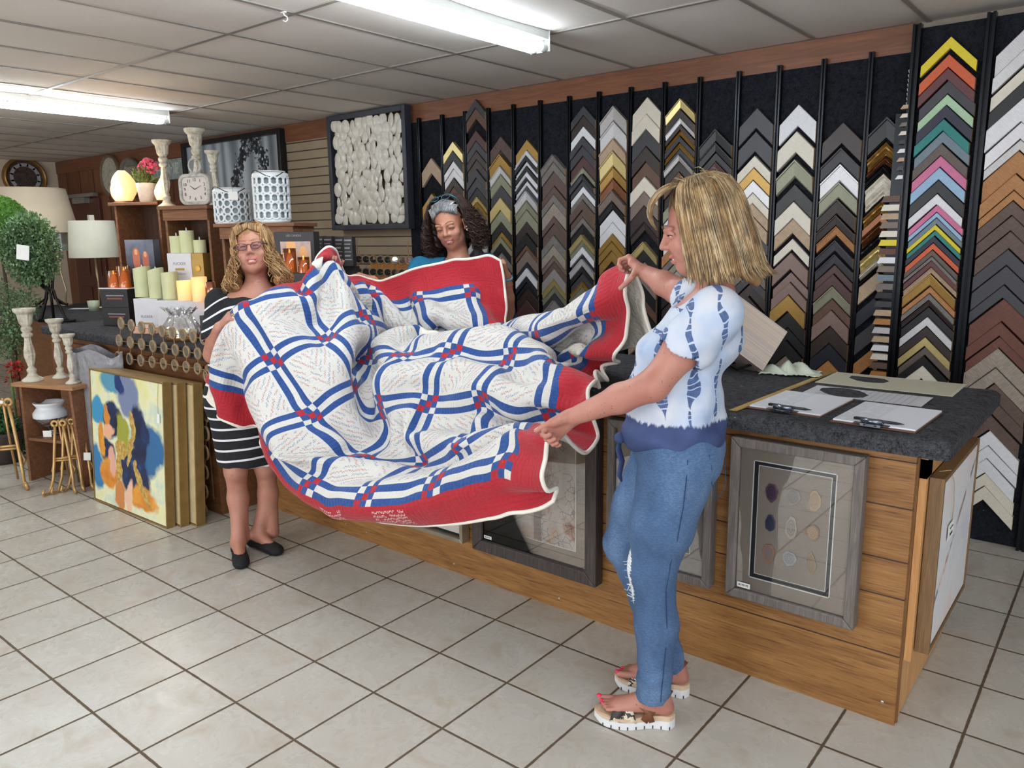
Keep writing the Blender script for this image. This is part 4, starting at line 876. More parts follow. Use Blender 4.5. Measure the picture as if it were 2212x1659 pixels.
# ---------------------------------------------------------------- plants
def shrub(P, label, blobs, nleaf, lw_, ll, mat, core, name='faux_shrub', cat='plant', seed=1, pot=None, hole=None):
    t = thing(name, label, cat, P); rg = random.Random(seed); b = MB(); tot = sum(r for _, r in blobs)
    for c, r in blobs:
        for i in range(int(nleaf*r/tot)):
            u = nrm([rg.gauss(0, 1), rg.gauss(0, 1), rg.gauss(0, 1)]); q = rg.random()**.35; p = np.array(c)+u*r*q
            leaf(b, p, u+np.array([rg.gauss(0, .6), rg.gauss(0, .6), rg.gauss(.2, .6)]), ll*rg.uniform(.6, 1.3), lw_*rg.uniform(.7, 1.2))
    o = b.build('foliage', mat, t); return t
eu = [M('boxwood_a', (112, 142, 100), .6, var=.45, nsc=24, bump=0), M('boxwood_b', (70, 112, 70), .6, var=.5, nsc=20, bump=0)]
Pw = atd(66, 540, 5.9); ws = mpp(Pw); Rw_ = 33*ws; blobs = []
t = thing('eucalyptus_wreath', 'round leafy green wreath with a white tag, on a black wire stand', 'wreath', (Pw[0], Pw[1], CZ if False else Pw[2]))
b = MB(); rg = random.Random(31); rx = nrm(CAMR*np.array([1, 1, 0])); fx = nrm(-CAMF*np.array([1, 1, 0])); uz = np.array([0, 0, 1.])
for i in range(7000):
    a = rg.uniform(0, 6.28); u = nrm([rg.gauss(0, 1), rg.gauss(0, 1), rg.gauss(0, 1)]); c = rx*math.cos(a)*Rw_*1.0+uz*math.sin(a)*Rw_*1.42; p = c+(u*rg.random()**.4)*33*ws
    leaf(b, p, u+np.array([rg.gauss(0, .6), rg.gauss(0, .6), rg.gauss(.1, .6)]), .030, .018)
b.build('leaves', eu[0], t)
b = MB(); b.tube([rx*math.cos(a)*Rw_+uz*math.sin(a)*Rw_*1.42 for a in np.linspace(0, 6.283, 30, endpoint=False)], 5*ws, 7, closed=True); b.build('twig_ring', M('twig', (70, 52, 36), .8), t, smooth=True)
bk = M('black_iron', (24, 22, 24), .4, .6)
zbase = CZ-Pw[2]
b = MB(); q = rx*32*ws
for s in (-1, 1): b.tube([q*.2+uz*(-70*ws), q+rx*s*8*ws+uz*-88*ws, q+rx*s*10*ws+uz*-104*ws, q+rx*s*26*ws+uz*(zbase+.03), q+rx*s*34*ws+uz*(zbase+.012)], 2.6*ws, 7)
b.tube([q*.4+uz*-60*ws, q+uz*-96*ws, q+uz*(zbase+.02)], 3*ws, 7); b.tube([q-rx*34*ws+uz*(zbase+.012), q+rx*46*ws+uz*(zbase+.012)], 3.2*ws, 7); b.tube([q-fx*.1+uz*(zbase+.012), q+fx*.1+uz*(zbase+.012)], 3*ws, 7); b.build('wire_stand', bk, t, smooth=True)
b = MB(); b.box((-.045, -.001, -.055), (.045, .001, .05)); b.build('paper_tag', paper, t, loc=fx*28*ws+uz*-4*ws, rot=(0, .15, CYAW))
# moss ball
Pm = atd(-4, 485, 6.1); ms = mpp(Pm); t = thing('moss_ball', 'bright green moss ball at the left picture edge', 'topiary', Pm); b = MB(); rg = random.Random(3)
for i in range(3600):
    u = nrm([rg.gauss(0, 1), rg.gauss(0, 1), rg.gauss(0, 1)]); leaf(b, u*62*ms*.97, u+np.array([rg.gauss(0, .5), rg.gauss(0, .5), rg.gauss(0, .5)]), .018, .010)
b.build('moss', M('moss_green', (86, 132, 26), .8, var=.4, nsc=30, bump=0), t); b = MB(); b.ball((0, 0, 0), 61*ms, 24, 16); b.build('core', M('moss_core', (46, 84, 16), .9), t, smooth=True)
b = MB(); b.tube([(0, 0, -60*ms), (0, 0, -Pm[2]+.30)], .012, 8); b.build('stem', M('twig', (70, 52, 36), .8), t, smooth=True); b = MB(); b.lathe([(.10, 0), (.13, .28), (.14, .30), (.12, .30), (.001, .28)], 20, (0, 0, -Pm[2])); b.build('planter', M('terracotta', (150, 96, 70), .7), t, smooth=True)
def potplant(px, py, D, rpx, label, seed, mat, nb=5, n=2600, ll=.026, lw__=.017):
    P = atd(px, py, D); s_ = mpp(P); G_ = np.array([P[0], P[1], 0]); rg = random.Random(seed); bl = []
    for i in range(nb): bl.append(((rg.gauss(0, rpx*.28*s_), rg.gauss(0, rpx*.28*s_), P[2]+(i/(nb-1)-.5)*rpx*1.9*s_), rpx*.62*s_))
    t = shrub(G_, label, bl, n, lw__, ll, mat, None, 'potted_shrub', seed=seed)
    b = MB(); b.tube([(0, 0, .2), (0, 0, P[2])], .014, 7); b.build('stem', M('twig', (70, 52, 36), .8), t, smooth=True); b = MB(); b.lathe([(.09, 0), (.12, .2), (.13, .22), (.11, .22), (.001, .2)], 20); b.build('planter', M('dark_planter', (60, 50, 44), .7), t, smooth=True); return t
potplant(22, 690, 6.0, 60, 'bushy light green shrub behind the tallest stool candlestick', 12, eu[0], 5, 3400)
potplant(6, 930, 5.75, 42, 'dark green shrub low at the left edge, behind the lone easel', 13, eu[1], 6, 3000)
Pf = atd(22, 802, 5.9); t = thing('red_flowers', 'red flowers tucked among the greenery at the left edge', 'flowers', (Pf[0], Pf[1], 0)); rg = random.Random(6); b = MB()
for i in range(4):
    c = np.array([rg.uniform(-.06, .06), rg.uniform(-.05, .05), Pf[2]+rg.uniform(-.07, .05)]); 
    for k in range(26): u = nrm([rg.gauss(0, 1), rg.gauss(0, 1), rg.gauss(0, 1)]); leaf(b, c+u*.018, u, .03, .022)
b.build('petals', M('petal_red', (176, 34, 30), .6, var=.3), t); b = MB(); b.tube([(0, 0, 0), (0, 0, Pf[2])], .01, 6); b.build('stem', leafm, t)
# ---------------------------------------------------------------- table lamps
linen = M('linen_shade', (206, 188, 164), .85, var=.04, nsc=8, bump=.25, bsc=240); linen2 = M('cream_shade', (206, 202, 184), .8, var=.05, nsc=6, bump=.2, bsc=200)
PL1 = atz(112, 662, CZ); sL = mpp(PL1+np.array([0, 0, .4])); zt1 = zof(PL1[0], PL1[1], 408); zb1 = zof(PL1[0], PL1[1], 502)
PLb = PL1; off1 = (92-112)*sL
t = thing('table_lamp', 'table lamp with a wide tan linen shade and scrolled black iron base', 'lamp', PL1)
b = MB(); b.lathe([(87*sL, zb1-CZ), (70*sL, zt1-CZ), (69*sL, zt1-CZ), (86*sL, zb1-CZ)], 48, (CAMR[0]*off1, CAMR[1]*off1, 0), cap=False); b.build('shade', linen, t, smooth=True)
for z, r in ((zt1-CZ, 70), (zb1-CZ, 87)): b = MB(); b.tube([(CAMR[0]*off1+r*sL*math.cos(a), CAMR[1]*off1+r*sL*math.sin(a), z) for a in np.linspace(0, 6.283, 40, endpoint=False)], .004, 6, closed=True); b.build('shade_trim', linen, t, smooth=True)
b = MB(); rx3 = np.array([CAMR[0], CAMR[1], 0])/math.hypot(CAMR[0], CAMR[1]); u3 = np.array([0, 0, 1.]); 
for k in range(4):
    a = k*math.pi/2+.6; d = np.array([math.cos(a), math.sin(a), 0]); b.tube([u3*.34+d*.01, u3*.26+d*.05, u3*.16+d*.03, u3*.07+d*.055, u3*.02+d*.13, u3*.012+d*.15, u3*.03+d*.155], [.008, .008, .009, .010, .010, .009, .007], 7)
b.tube([u3*.02, u3*(zt1-CZ-.02)], .008, 8); b.build('iron_base', bk, t, smooth=True)
PL2 = atz(212, 640, CZ); PL2 = K(215, 640, .62, CZ); s2 = mpp(PL2); zt2 = zof(PL2[0], PL2[1], 477); zb2 = zof(PL2[0], PL2[1], 556)
t = thing('table_lamp', 'table lamp with a cream drum shade on thin gold stems, left of the tall crate', 'lamp', PL2)
b = MB(); b.lathe([(50*s2, zb2-CZ), (44*s2, zt2-CZ), (43.5*s2, zt2-CZ), (49.5*s2, zb2-CZ)], 40, cap=False); b.build('shade', linen2, t, smooth=True)
b = MB(); b.box((-.02, -.02, zt2-CZ), (.02, .02, zt2-CZ+.05)); b.build('finial', linen2, t)
b = MB(); b.tube([(-.02, 0, .01), (.01, 0, .25), (.0, 0, zb2-CZ+.05)], .007, 7); b.tube([(.05, 0, .01), (-.01, 0, .3), (0, 0, zb2-CZ+.05)], .006, 7); b.lathe([(.08, 0), (.08, .012), (.001, .014)], 24); b.build('gold_stem', M('champagne_metal', (190, 170, 136), .35, .6), t, smooth=True)
PL3 = K(140, 640, .55, CZ); s3 = mpp(PL3); t = thing('table_lamp', 'small white square-shaded lamp half hidden behind the wreath', 'lamp', PL3, CYAW); zt3, zb3 = zof(PL3[0], PL3[1], 504)-CZ, zof(PL3[0], PL3[1], 541)-CZ
b = MB(); q = 17*s3; b.hexa([(-q, -q, zb3), (q, -q, zb3), (q, q, zb3), (-q, q, zb3), (-q*.95, -q*.95, zt3), (q*.95, -q*.95, zt3), (q*.95, q*.95, zt3), (-q*.95, q*.95, zt3)]); b.build('shade', M('white_shade', (226, 232, 232), .8), t)
b = MB(); b.tube([(0, 0, 0), (.02, 0, zb3*.3), (-.01, 0, zb3*.6), (0, 0, zb3)], .008, 7); b.lathe([(.06, 0), (.06, .01)], 20); b.build('stem', M('champagne_metal', (190, 170, 136), .35, .6), t, smooth=True)
P = K(200, 640, .45, CZ); t = lathe_thing('mint_tumbler', 'pale green tumbler candle on the far black counter', 'candle', P, [(10*mpp(P), 0), (12*mpp(P), 22*mpp(P)), (11*mpp(P), 22*mpp(P)), (9*mpp(P), .01), (.001, .01)], M('pale_green', (190, 200, 172), .5))
P = K(178, 645, .50, CZ); t = thing('paper_sheet', 'small white paper lying on the far black counter', 'paper', P, CYAW); b = MB(); b.box((-.11, -.05, 0), (.10, .05, .001)); b.build('sheet', paper, t)
# grey wrapped roll leaning under the far counter
P = K(205, 800, -.36, .0); t = thing('wrapped_bundle', 'large bundle wrapped in cloudy plastic below the counter edge', 'bundle', P, CA)
rows = []
for i in range(14):
    u = i/13; rows.append([(.36*math.cos(a)*(1+.06*math.sin(5*a+u*6)), .07*math.sin(a)*(1+.1*math.sin(3*a+u*4)), .12+u*.74+.02*math.sin(4*a)) for a in np.linspace(0, 6.2832, 41)])
b = MB(); b.grid(rows); b.build('plastic_wrap', M('cloudy_plastic', (150, 150, 156), .3, var=.12, nsc=6, bump=.8, bsc=14, bd=.03), t, smooth=True)
# ---------------------------------------------------------------- wall decorations
def wall_disc(px, py, rpx_h, label, name, cat, face, rim, Y=YW, rimw=.12, dep=.05):
    c = aty(px, py, Y-dep) ; s_ = mpp(c); r = rpx_h*s_; t = thing(name, label, cat, (c[0], Y-.035, c[2]))
    b = MB(); n = 48; P = [[(rr_*math.cos(2*math.pi*j/n), -dd, rr_*math.sin(2*math.pi*j/n)) for j in range(n+1)] for rr_, dd in ((r, 0), (r, dep*.6), (r*.97, dep), (r*(1-rimw*.5), dep*.8), (r*(1-rimw), dep*.5))]; b.grid(P); b.build('rim', rim, t, smooth=True)
    b = MB(); b.raw([(r*(1-rimw)*math.cos(2*math.pi*j/n), -dep*.5, r*(1-rimw)*math.sin(2*math.pi*j/n)) for j in range(n)], [tuple(range(n))]); b.build('face', face, t); return t, r
wall_disc(240, 380, 44, 'round pale clock high on the planked wall behind the salt lamp', 'wall_clock', 'clock', stone('pale_face', (150, 150, 132), (196, 192, 172)), M('wood_rim', (120, 100, 74), .6), rimw=.14)
t, r = wall_disc(283, 384, 42, 'round silver-rimmed mirror on the wall behind the salt lamp', 'wall_mirror', 'mirror', M('mirror_glass', (200, 206, 208), .04, .95, bump=0), M('silver_rim', (150, 146, 128), .4, .5), Y=YW-.02, rimw=.07)
# big clock on the cream end wall
c = atx(55, 384, XE+.06); s_ = mpp(c); r = 43*s_; t = thing('wall_clock', 'large gold-rimmed clock with a dark face on the cream end wall', 'clock', (XE+.01, c[1], c[2])); n = 48
b = MB(); P = [[(dd, rr_*math.cos(2*math.pi*j/n), rr_*math.sin(2*math.pi*j/n)) for j in range(n+1)] for rr_, dd in ((r, 0), (r, .06), (r*.93, .09), (r*.86, .07), (r*.80, .04))]; b.grid([q[::-1] for q in P]); b.build('rim', M('old_gold', (150, 112, 66), .35, .6), t, smooth=True)
b = MB(); b.raw([(.04, r*.82*math.cos(2*math.pi*j/n), r*.82*math.sin(2*math.pi*j/n)) for j in range(n)], [tuple(range(n))]); b.build('face', stone('clock_dark_face', (34, 32, 36), (84, 66, 56)), t)
for k in range(12):
    a = math.radians(30*k); b = MB(); b.box((.045, -.02, -.05), (.052, .02, .05)); b.build('numeral', M('numeral_pale', (170, 166, 170), .4), t, loc=(0, r*.62*math.cos(a), r*.62*math.sin(a)), rot=(a, 0, 0))
# black and white picture
x0, x1 = aty(404, 390, YW-.05)[0], aty(617, 380, YW-.05)[0]; zt_ = zof(x1, YW-.05, 277); zb_ = zof(x1, YW-.05, 482)
def bw():
    g = NT('chandelier_photo'); v = g.co(); x, y, z = g.sep(v); wv = g.wave(g.mapv(v, (1, 1, .12)), 1.6, 6, 2, 'X', 1.2); n = g.noise(g.mapv(v, (1, 1, .25)), 3, 3)
    col = g.mix(g.add(g.mul(wv, .6), g.mul(n, .5)), lin((70, 80, 90)), lin((196, 204, 210)))
    w_ = x1-x0; d = g.ma('ABSOLUTE', g.sub(x, w_*.70)); crys = g.gt(g.add(g.mul(g.noise(v, 16, 4, .7), .5), g.sub(.32, g.mul(g.ma('ABSOLUTE', g.sub(d, g.mul(g.rng(z, 0, .9, .55, 0), 1.0))), .9))), .50)
    col = g.mix(g.mul(crys, g.lt(x, w_*.86)), col, g.ramp(g.voro(v, 24), [(.15, (216, 224, 230)), (.3, (70, 82, 92)), (.6, (26, 30, 36))])); return g.fin(col, .3)
t = thing('framed_picture', 'wide black-framed grey photograph of a chandelier, hung behind the candlesticks', 'picture', (x0, YW-.022, zb_)); w_, h_ = x1-x0, zt_-zb_
b = MB(); b.box((.02, -.03, .02), (w_-.02, -.001, h_-.02)); b.build('photo', bw(), t)
b = MB(); q = .045; b.box((0, -.07, 0), (q, 0, h_)); b.box((w_-q, -.07, 0), (w_, 0, h_)); b.box((q, -.07, 0), (w_-q, 0, q)); b.box((q, -.07, h_-q), (w_-q, 0, h_)); b.build('frame', M('black_frame', (20, 22, 26), .4), t, bevel=.004)
# HOME sign
xs0, xs1 = aty(325, 360, YW-.04)[0], aty(400, 360, YW-.04)[0]; zz = zof(xs1, YW-.04, 385); zz1 = zof(xs1, YW-.04, 340)
t = thing('word_sign', 'grey wooden word sign on the wall behind the flowers', 'sign', (xs0, YW-.023, zz)); b = MB(); b.box((0, -.03, 0), (xs1-xs0, 0, zz1-zz)); b.build('board', stone('sign_grey', (130, 138, 134), (166, 172, 166)), t, bevel=.003)
text_mesh('HOME', (zz1-zz)*.8, 'letters', M('sign_letters', (196, 200, 194), .7), t, ((xs1-xs0)*.55, -.036, (zz1-zz)*.48), (math.pi/2, 0, 0), ext=.006)
# shell panel: shells strung on wires in an open black frame
YS = YW-.09
p00, p10 = aty(712, 258, YS), aty(881, 226, YS); zt_ = zof(p10[0], YS, 226); zb_ = zof(p10[0], YS, 494); xL, xR = p00[0], p10[0]; w_, h_ = xR-xL, zt_-zb_
t = thing('shell_panel', 'open black frame strung with dozens of white capiz shells', 'wall art', (xL, YW-.06, zb_))
b = MB(); q = .042; b.box((0, -.07, 0), (q, 0, h_)); b.box((w_-q, -.07, 0), (w_, 0, h_)); b.box((q, -.07, 0), (w_-q, 0, q)); b.box((q, -.07, h_-q), (w_-q, 0, h_)); b.build('frame', M('slate_frame', (50, 54, 64), .45), t, bevel=.004)
shm = M('capiz_shell', (226, 220, 208), .25, var=.08, nsc=22, bump=.2); rg = random.Random(17); b = MB()
for k in range(13): b.tube([(q, -.035, q+(h_-2*q)*(k+.5)/13), (w_-q, -.035, q+(h_-2*q)*(k+.5)/13)], .0015, 4)
b.build('wires', M('thin_wire', (150, 140, 126), .4, .7), t)
cnt = 0
for k in range(13):
    for j in range(11):
        x = q+.045+(w_-2*q-.09)*(j+.5*(k % 2)*.8)/10.4+rg.uniform(-.014, .014); z = q+.05+(h_-2*q-.10)*(k)/12+rg.uniform(-.014, .014)
        if x > w_-q-.03 or cnt >= 99 and False: continue
        cnt += 1; R1, R2 = rg.uniform(.038, .052), rg.uniform(.046, .062); yy = -.035-rg.uniform(.0, .025); n = 14; ti = rg.uniform(-.6, .6); sk = rg.uniform(-.35, .35); m_ = MB() if cnt <= 99 or cnt == 100 else m_
        P = [[(x+rr_*R1*math.cos(2*math.pi*i/n+ti), yy-dd+sk*rr_*R1*math.cos(2*math.pi*i/n), z+rr_*R2*math.sin(2*math.pi*i/n+ti)) for i in range(n+1)] for rr_, dd in ((1, 0), (.8, .005), (.45, .009), (.02, .010))]
        m_.grid(P); m_.raw([(x+R1*math.cos(2*math.pi*i/n+ti), yy+.001+sk*R1*math.cos(2*math.pi*i/n), z+R2*math.sin(2*math.pi*i/n+ti)) for i in range(n)], [tuple(range(n))])
        if cnt <= 99: m_.build('shell', shm, t, smooth=True)
if cnt > 99: o = m_.build('shells', shm, t, smooth=True); o['kind'] = 'stuff'
# ================================================================ pictures on the counter front and end
def fbox(x0, x1, z0, z1, label, name, frm, fw, fd, lean=.0, cat='picture'):
    """framed picture hung on the counter front; local x right, y into the counter, z up"""
    P = cw(x0, -fd-.004, z0); return thing(name, label, cat, P, CA), x1-x0, z1-z0
def frame4(t, w, h, fw, fd, mat, name='frame', round_=.004):
    for nm, pts in (('b', [(0, 0), (w, 0), (w-fw, fw), (fw, fw)]), ('r', [(w, 0), (w, h), (w-fw, h-fw), (w-fw, fw)]), ('t', [(w, h), (0, h), (fw, h-fw), (w-fw, h-fw)]), ('l', [(0, h), (0, 0), (fw, fw), (fw, h-fw)])):
        b = MB(); b.hexa([(p[0], fd, p[1]) for p in pts][::-1]+[(p[0], 0, p[1]) for p in pts][::-1]); b.build(name+'_rail', mat, t, bevel=round_)
def rect(t, x0, x1, z0, z1, y, th, mat, nm, bevel=0): b = MB(); b.box((x0, y, z0), (x1, y+th, z1)); return b.build(nm, mat, t, bevel=bevel)
gl = NT('picture_glass'); tb = gl.n('ShaderNodeBsdfTransparent'); gb = gl.n('ShaderNodeBsdfGlossy'); gb.inputs['Roughness'].default_value = .01; fr_ = gl.n('ShaderNodeFresnel'); fr_.inputs[0].default_value = 1.45; mx = gl.n('ShaderNodeMixShader'); gl.set(mx.inputs[0], gl.mul(fr_.outputs[0], 1.6)); gl.t.links.new(tb.outputs[0], mx.inputs[1]); gl.t.links.new(gb.outputs[0], mx.inputs[2]); gl.t.links.new(mx.outputs[0], gl.out.inputs[0]); glassm = gl.m
greyw = Mwood('grey_barnwood', (88, 80, 76), (128, 120, 114), 2, .6, 1.4, .35); darkw = Mwood('dark_barnwood', (44, 36, 34), (84, 74, 70), 2, .55, 1.4, .4)
linenm = M('grey_linen_mat', (142, 130, 118), .9, var=.08, nsc=3, bump=.4, bsc=300); blackm = M('black_bevel', (18, 18, 20), .5, bump=0); whitem = M('white_core', (232, 230, 226), .6, bump=0)
t, w, h = fbox(-.553, -.128, .304, .868, 'grey framed shadow box of nine agate slices, $199.95, on the counter front', 'agate_picture', greyw, .03, .05)
frame4(t, w, h, .032, .048, greyw); 
ox0, ox1, oz0, oz1 = .075, w-.082, .078, h-.072
m_ = MB(); yb = .020
for a in ((.03, .03, ox0, h-.03), (ox1, .03, w-.03, h-.03), (ox0, .03, ox1, oz0), (ox0, oz1, ox1, h-.03)): m_.box((a[0], yb, a[1]), (a[2], yb+.004, a[3]))
m_.build('outer_mat', linenm, t)
m_ = MB(); 
for a in ((ox0, oz0, ox0+.003, oz1), (ox1-.003, oz0, ox1, oz1), (ox0, oz0, ox1, oz0+.003), (ox0, oz1-.003, ox1, oz1)): m_.box((a[0], yb-.0006, a[1]), (a[2], yb+.003, a[3]))
m_.build('white_bevel', whitem, t)
rect(t, ox0, ox1, oz0, oz1, yb+.006, .003, blackm, 'black_mat'); rect(t, ox0+.016, ox1-.016, oz0+.016, oz1-.016, yb+.005, .003, whitem, 'inner_bevel'); rect(t, ox0+.018, ox1-.018, oz0+.018, oz1-.018, yb+.0045, .002, linenm, 'inner_mat')
AG = [((56, 48, 66), (110, 70, 84), .016, .026, 0), ((108, 98, 92), (140, 130, 122), .019, .024, 0), ((150, 124, 92), (176, 150, 112), .015, .029, 1), ((44, 44, 62), (74, 70, 88), .013, .024, 0), ((120, 112, 100), (170, 160, 146), .015, .032, 1), ((168, 140, 108), (126, 92, 64), .017, .022, 1), ((130, 122, 122), (168, 120, 84), .016, .028, 0), ((128, 130, 132), (160, 158, 154), .018, .021, 0), ((128, 108, 84), (150, 130, 100), .013, .033, 2)]
for i, (c1, c2, rx_, rz_, kd) in enumerate(AG):
    rx_, rz_ = rx_*1.28, rz_*1.22
    cx = ox0+.018+(ox1-ox0-.036)*(.20+.30*(i % 3)); cz = oz1-.018-(oz1-oz0-.036)*(.22+.28*(i//3)); n = 28; rg = random.Random(i+3)
    nm = 'agate_%s' % ['plum', 'taupe', 'amber', 'indigo', 'clear', 'honey', 'rust', 'steel', 'olive'][i]
    g = NT(nm); v = g.co(); d = g.n('ShaderNodeVectorMath', operation='LENGTH'); g.set(d.inputs[0], g.mapv(v, (1/rx_, 1, 1/rz_))); rr_ = g.add(d.outputs['Value'], g.mul(g.noise(v, 60, 3), .35)); bands = g.ma('SINE', g.mul(rr_, 22)); col = g.mix(g.rng(bands, -1, 1, 0, .5), lin(c1), lin(c2)); col = g.mix(g.rng(rr_, .85, 1.1, 0, .9), col, lin(c2)); g.fin(col, .15)
    P = []
    for j in range(n):
        a = 2*math.pi*j/n; q = 1+.06*math.sin(3*a+i)+.04*math.sin(7*a+2*i); sh = 1 if kd != 2 else (1-.45*max(0, math.sin(a)))
        P.append((rx_*q*sh*math.cos(a), 0, rz_*q*math.sin(a)))
    b = MB(); b.prism(P, (0, -.005, 0)); b.build('agate_slice', g.m, t, loc=(cx, yb+.004, cz), bevel=.0012)
rect(t, .03, w-.03, .03, h-.03, .012, .001, glassm, 'glass'); rect(t, .04, .085, .038, .056, .0105, .0006, paper, 'price_label'); text_mesh('$199.95', .011, 'price_print', ink, t, (.0625, .0098, .047), (math.pi/2, 0, 0))
rect(t, .01, w-.01, .01, h-.01, .044, .003, M('kraft_back', (150, 122, 86), .8), 'backing')
# second grey frame, behind the woman in jeans
t, w, h = fbox(-1.038, -.612, .303, .861, 'grey barnwood frame with pale mat behind the woman in jeans', 'framed_picture', greyw, .03, .05)
frame4(t, w, h, .030, .048, greyw); rect(t, .028, w-.028, .028, h-.028, .03, .003, M('warm_grey_mat', (150, 140, 130), .9, bump=.3, bsc=200), 'mat'); rect(t, .09, w-.09, .10, h-.09, .0285, .001, whitem, 'white_bevel'); rect(t, .092, w-.092, .102, h-.092, .028, .0008, blackm, 'black_mat'); rect(t, .103, w-.103, .113, h-.103, .0272, .0006, M('warm_grey_mat', (150, 140, 130), .9), 'inner_mat'); rect(t, .028, w-.028, .028, h-.028, .012, .001, glassm, 'glass'); rect(t, .01, w-.01, .01, h-.01, .044, .003, M('kraft_back', (150, 122, 86), .8), 'backing')
# large dark frame with the aged abstract print
def aged():
    g = NT('aged_print'); v = g.co(); x, y, z = g.sep(v); n1 = g.noise(v, 5, 5, .7, .6); n2 = g.noise(g.mapv(v, (1, 1, .35)), 7, 5, .7, 1.0); cr = g.n('ShaderNodeTexVoronoi', feature='DISTANCE_TO_EDGE'); g.set(cr.inputs['Vector'], g.add(0, 0) if False else v); cr.inputs['Scale'].default_value = 30
    col = g.ramp(g.add(g.mul(n1, .5), g.mul(n2, .5)), [(.32, (92, 70, 66)), (.42, (150, 92, 66)), (.5, (198, 186, 174)), (.58, (176, 162, 152)), (.66, (206, 150, 96)), (.74, (120, 108, 112))])
    for cx in (.22, .36): col = g.mix(g.mul(g.lt(g.ma('ABSOLUTE', g.sub(g.add(x, g.mul(g.noise(v, 9, 2), .03)), cx)), .022), .75), col, lin((78, 54, 48)))
    ed = g.lt(cr.outputs['Distance'], .035); sel = g.gt(g.noise(v, 9, 2), .55); col = g.mix(g.mul(g.mul(ed, sel), .7), col, lin((60, 52, 60))); return g.fin(col, .4)
t, w, h = fbox(-1.727, -1.080, .175, .870, 'large dark barnwood frame with an aged rust and cream abstract print', 'framed_picture', darkw, .04, .055)
frame4(t, w, h, .052, .052, darkw); rect(t, .05, w-.05, .05, h-.05, .030, .003, M('olive_grey_mat', (142, 128, 112), .9, bump=.3, bsc=200), 'mat'); rect(t, .112, w-.112, .112, h-.112, .0285, .001, whitem, 'white_bevel'); rect(t, .115, w-.115, .115, h-.115, .0278, .0008, aged(), 'print'); rect(t, .05, w-.05, .05, h-.05, .014, .001, glassm, 'glass')
text_mesh('CALCORIANO', .016, 'print_title', M('title_cream', (206, 196, 184), .6, bump=0), t, (.185, .0265, .135), (math.pi/2, 0, 0)); rect(t, .062, .104, .062, .076, .0125, .0006, paper, 'price_label'); text_mesh('$249.95', .009, 'price_print', ink, t, (.083, .0118, .069), (math.pi/2, 0, 0)); rect(t, .01, w-.01, .01, h-.01, .048, .003, M('kraft_back', (150, 122, 86), .8), 'backing')
# thin silver frame with a branch sketch
def branch():
    g = NT('branch_sketch'); v = g.co(); n = g.noise(v, 4, 4, .6); cr = g.n('ShaderNodeTexVoronoi', feature='DISTANCE_TO_EDGE'); wv = g.n('ShaderNodeVectorMath', operation='MULTIPLY_ADD'); g.set(wv.inputs[0], g.noise(v, 6, 3, out=1)); wv.inputs[1].default_value = (.12, .12, .12); g.set(wv.inputs[2], v); g.set(cr.inputs['Vector'], wv.outputs[0]); cr.inputs['Scale'].default_value = 7
    return g.fin(g.mix(g.mul(g.lt(cr.outputs['Distance'], .03), g.gt(n, .48)), lin((206, 198, 190)), lin((96, 84, 80))), .4)
t, w, h = fbox(-2.46, -1.79, .178, .80, 'thin champagne-silver frame with a grey branch picture, low beside the dark frame', 'framed_picture', greyw, .02, .05)
frame4(t, w, h, .018, .048, M('champagne_silver', (160, 148, 128), .35, .5), round_=.002); rect(t, .018, w-.018, .018, h-.018, .034, .003, blackm, 'black_liner'); rect(t, .03, w-.03, .03, h-.03, .03, .003, branch(), 'picture_sheet'); rect(t, .01, w-.01, .01, h-.01, .044, .003, M('kraft_back', (150, 122, 86), .8), 'backing')
# black framed grey-green picture behind the woman in the striped dress
t, w, h = fbox(-3.30, -2.56, .245, .86, 'black-framed grey-green mottled picture behind the left woman’s legs', 'framed_picture', darkw, .02, .05)
frame4(t, w, h, .022, .048, M('black_frame', (20, 22, 26), .4), round_=.002); g = NT('mottled_print'); v = g.co(); g.fin(g.ramp(g.noise(v, 9, 5, .7, 1.2), [(.35, (70, 74, 66)), (.55, (118, 120, 104)), (.68, (150, 148, 130))]), .3); rect(t, .02, w-.02, .02, h-.02, .03, .003, g.m, 'print'); rect(t, .01, w-.01, .01, h-.01, .044, .003, blackm, 'backing')
# canvas hanging on the counter end, facing right
oakf = Mwood('oak_moulding', (104, 78, 50), (140, 108, 72), 2, .5, 1.6, .4)
P = cw(.022, .088, .225); t = thing('landscape_canvas', 'white misty abstract landscape in a deep wooden frame, hung on the counter end', 'picture', P, CA+math.pi/2); w, h, dp = .61, .575, .042
b = MB(); q = .016
for lo, hi in (((0, -dp, 0), (q, 0, h)), ((w-q, -dp, 0), (w, 0, h)), ((q, -dp, 0), (w-q, 0, q)), ((q, -dp, h-q), (w-q, 0, h))): b.box(lo, hi)
b.build('frame', oakf, t, bevel=.002)
g = NT('misty_landscape'); v = g.co(); x, y, z = g.sep(v); n = g.noise(v, 7, 4, .6); ln_ = g.sub(z, g.add(g.add(.14, g.mul(x, .62)), g.mul(g.sub(n, .5), .05))); al = g.ma('ABSOLUTE', ln_)
col = g.ramp(g.noise(v, 5, 4, .6), [(.3, (206, 208, 216)), (.5, (222, 222, 224)), (.66, (226, 212, 208))]); col = g.mix(g.mul(g.rng(al, .004, .022, 1, 0), g.rng(g.noise(v, 14, 3), .38, .55, 0, 1)), col, g.ramp(g.noise(v, 22, 3), [(.4, (84, 84, 96)), (.5, (150, 140, 144)), (.62, (190, 132, 122))])); g.bump(g.noise(v, 80, 2), .3, .003); g.fin(col, .6)
b = MB(); b.box((q+.003, -dp+.004, q+.003), (w-q-.003, -dp+.010, h-q-.003)); b.build('canvas', g.m, t); b = MB(); b.box((q, -.02, q), (w-q, -.004, h-q)); b.build('backing', M('kraft_back', (150, 122, 86), .8), t)
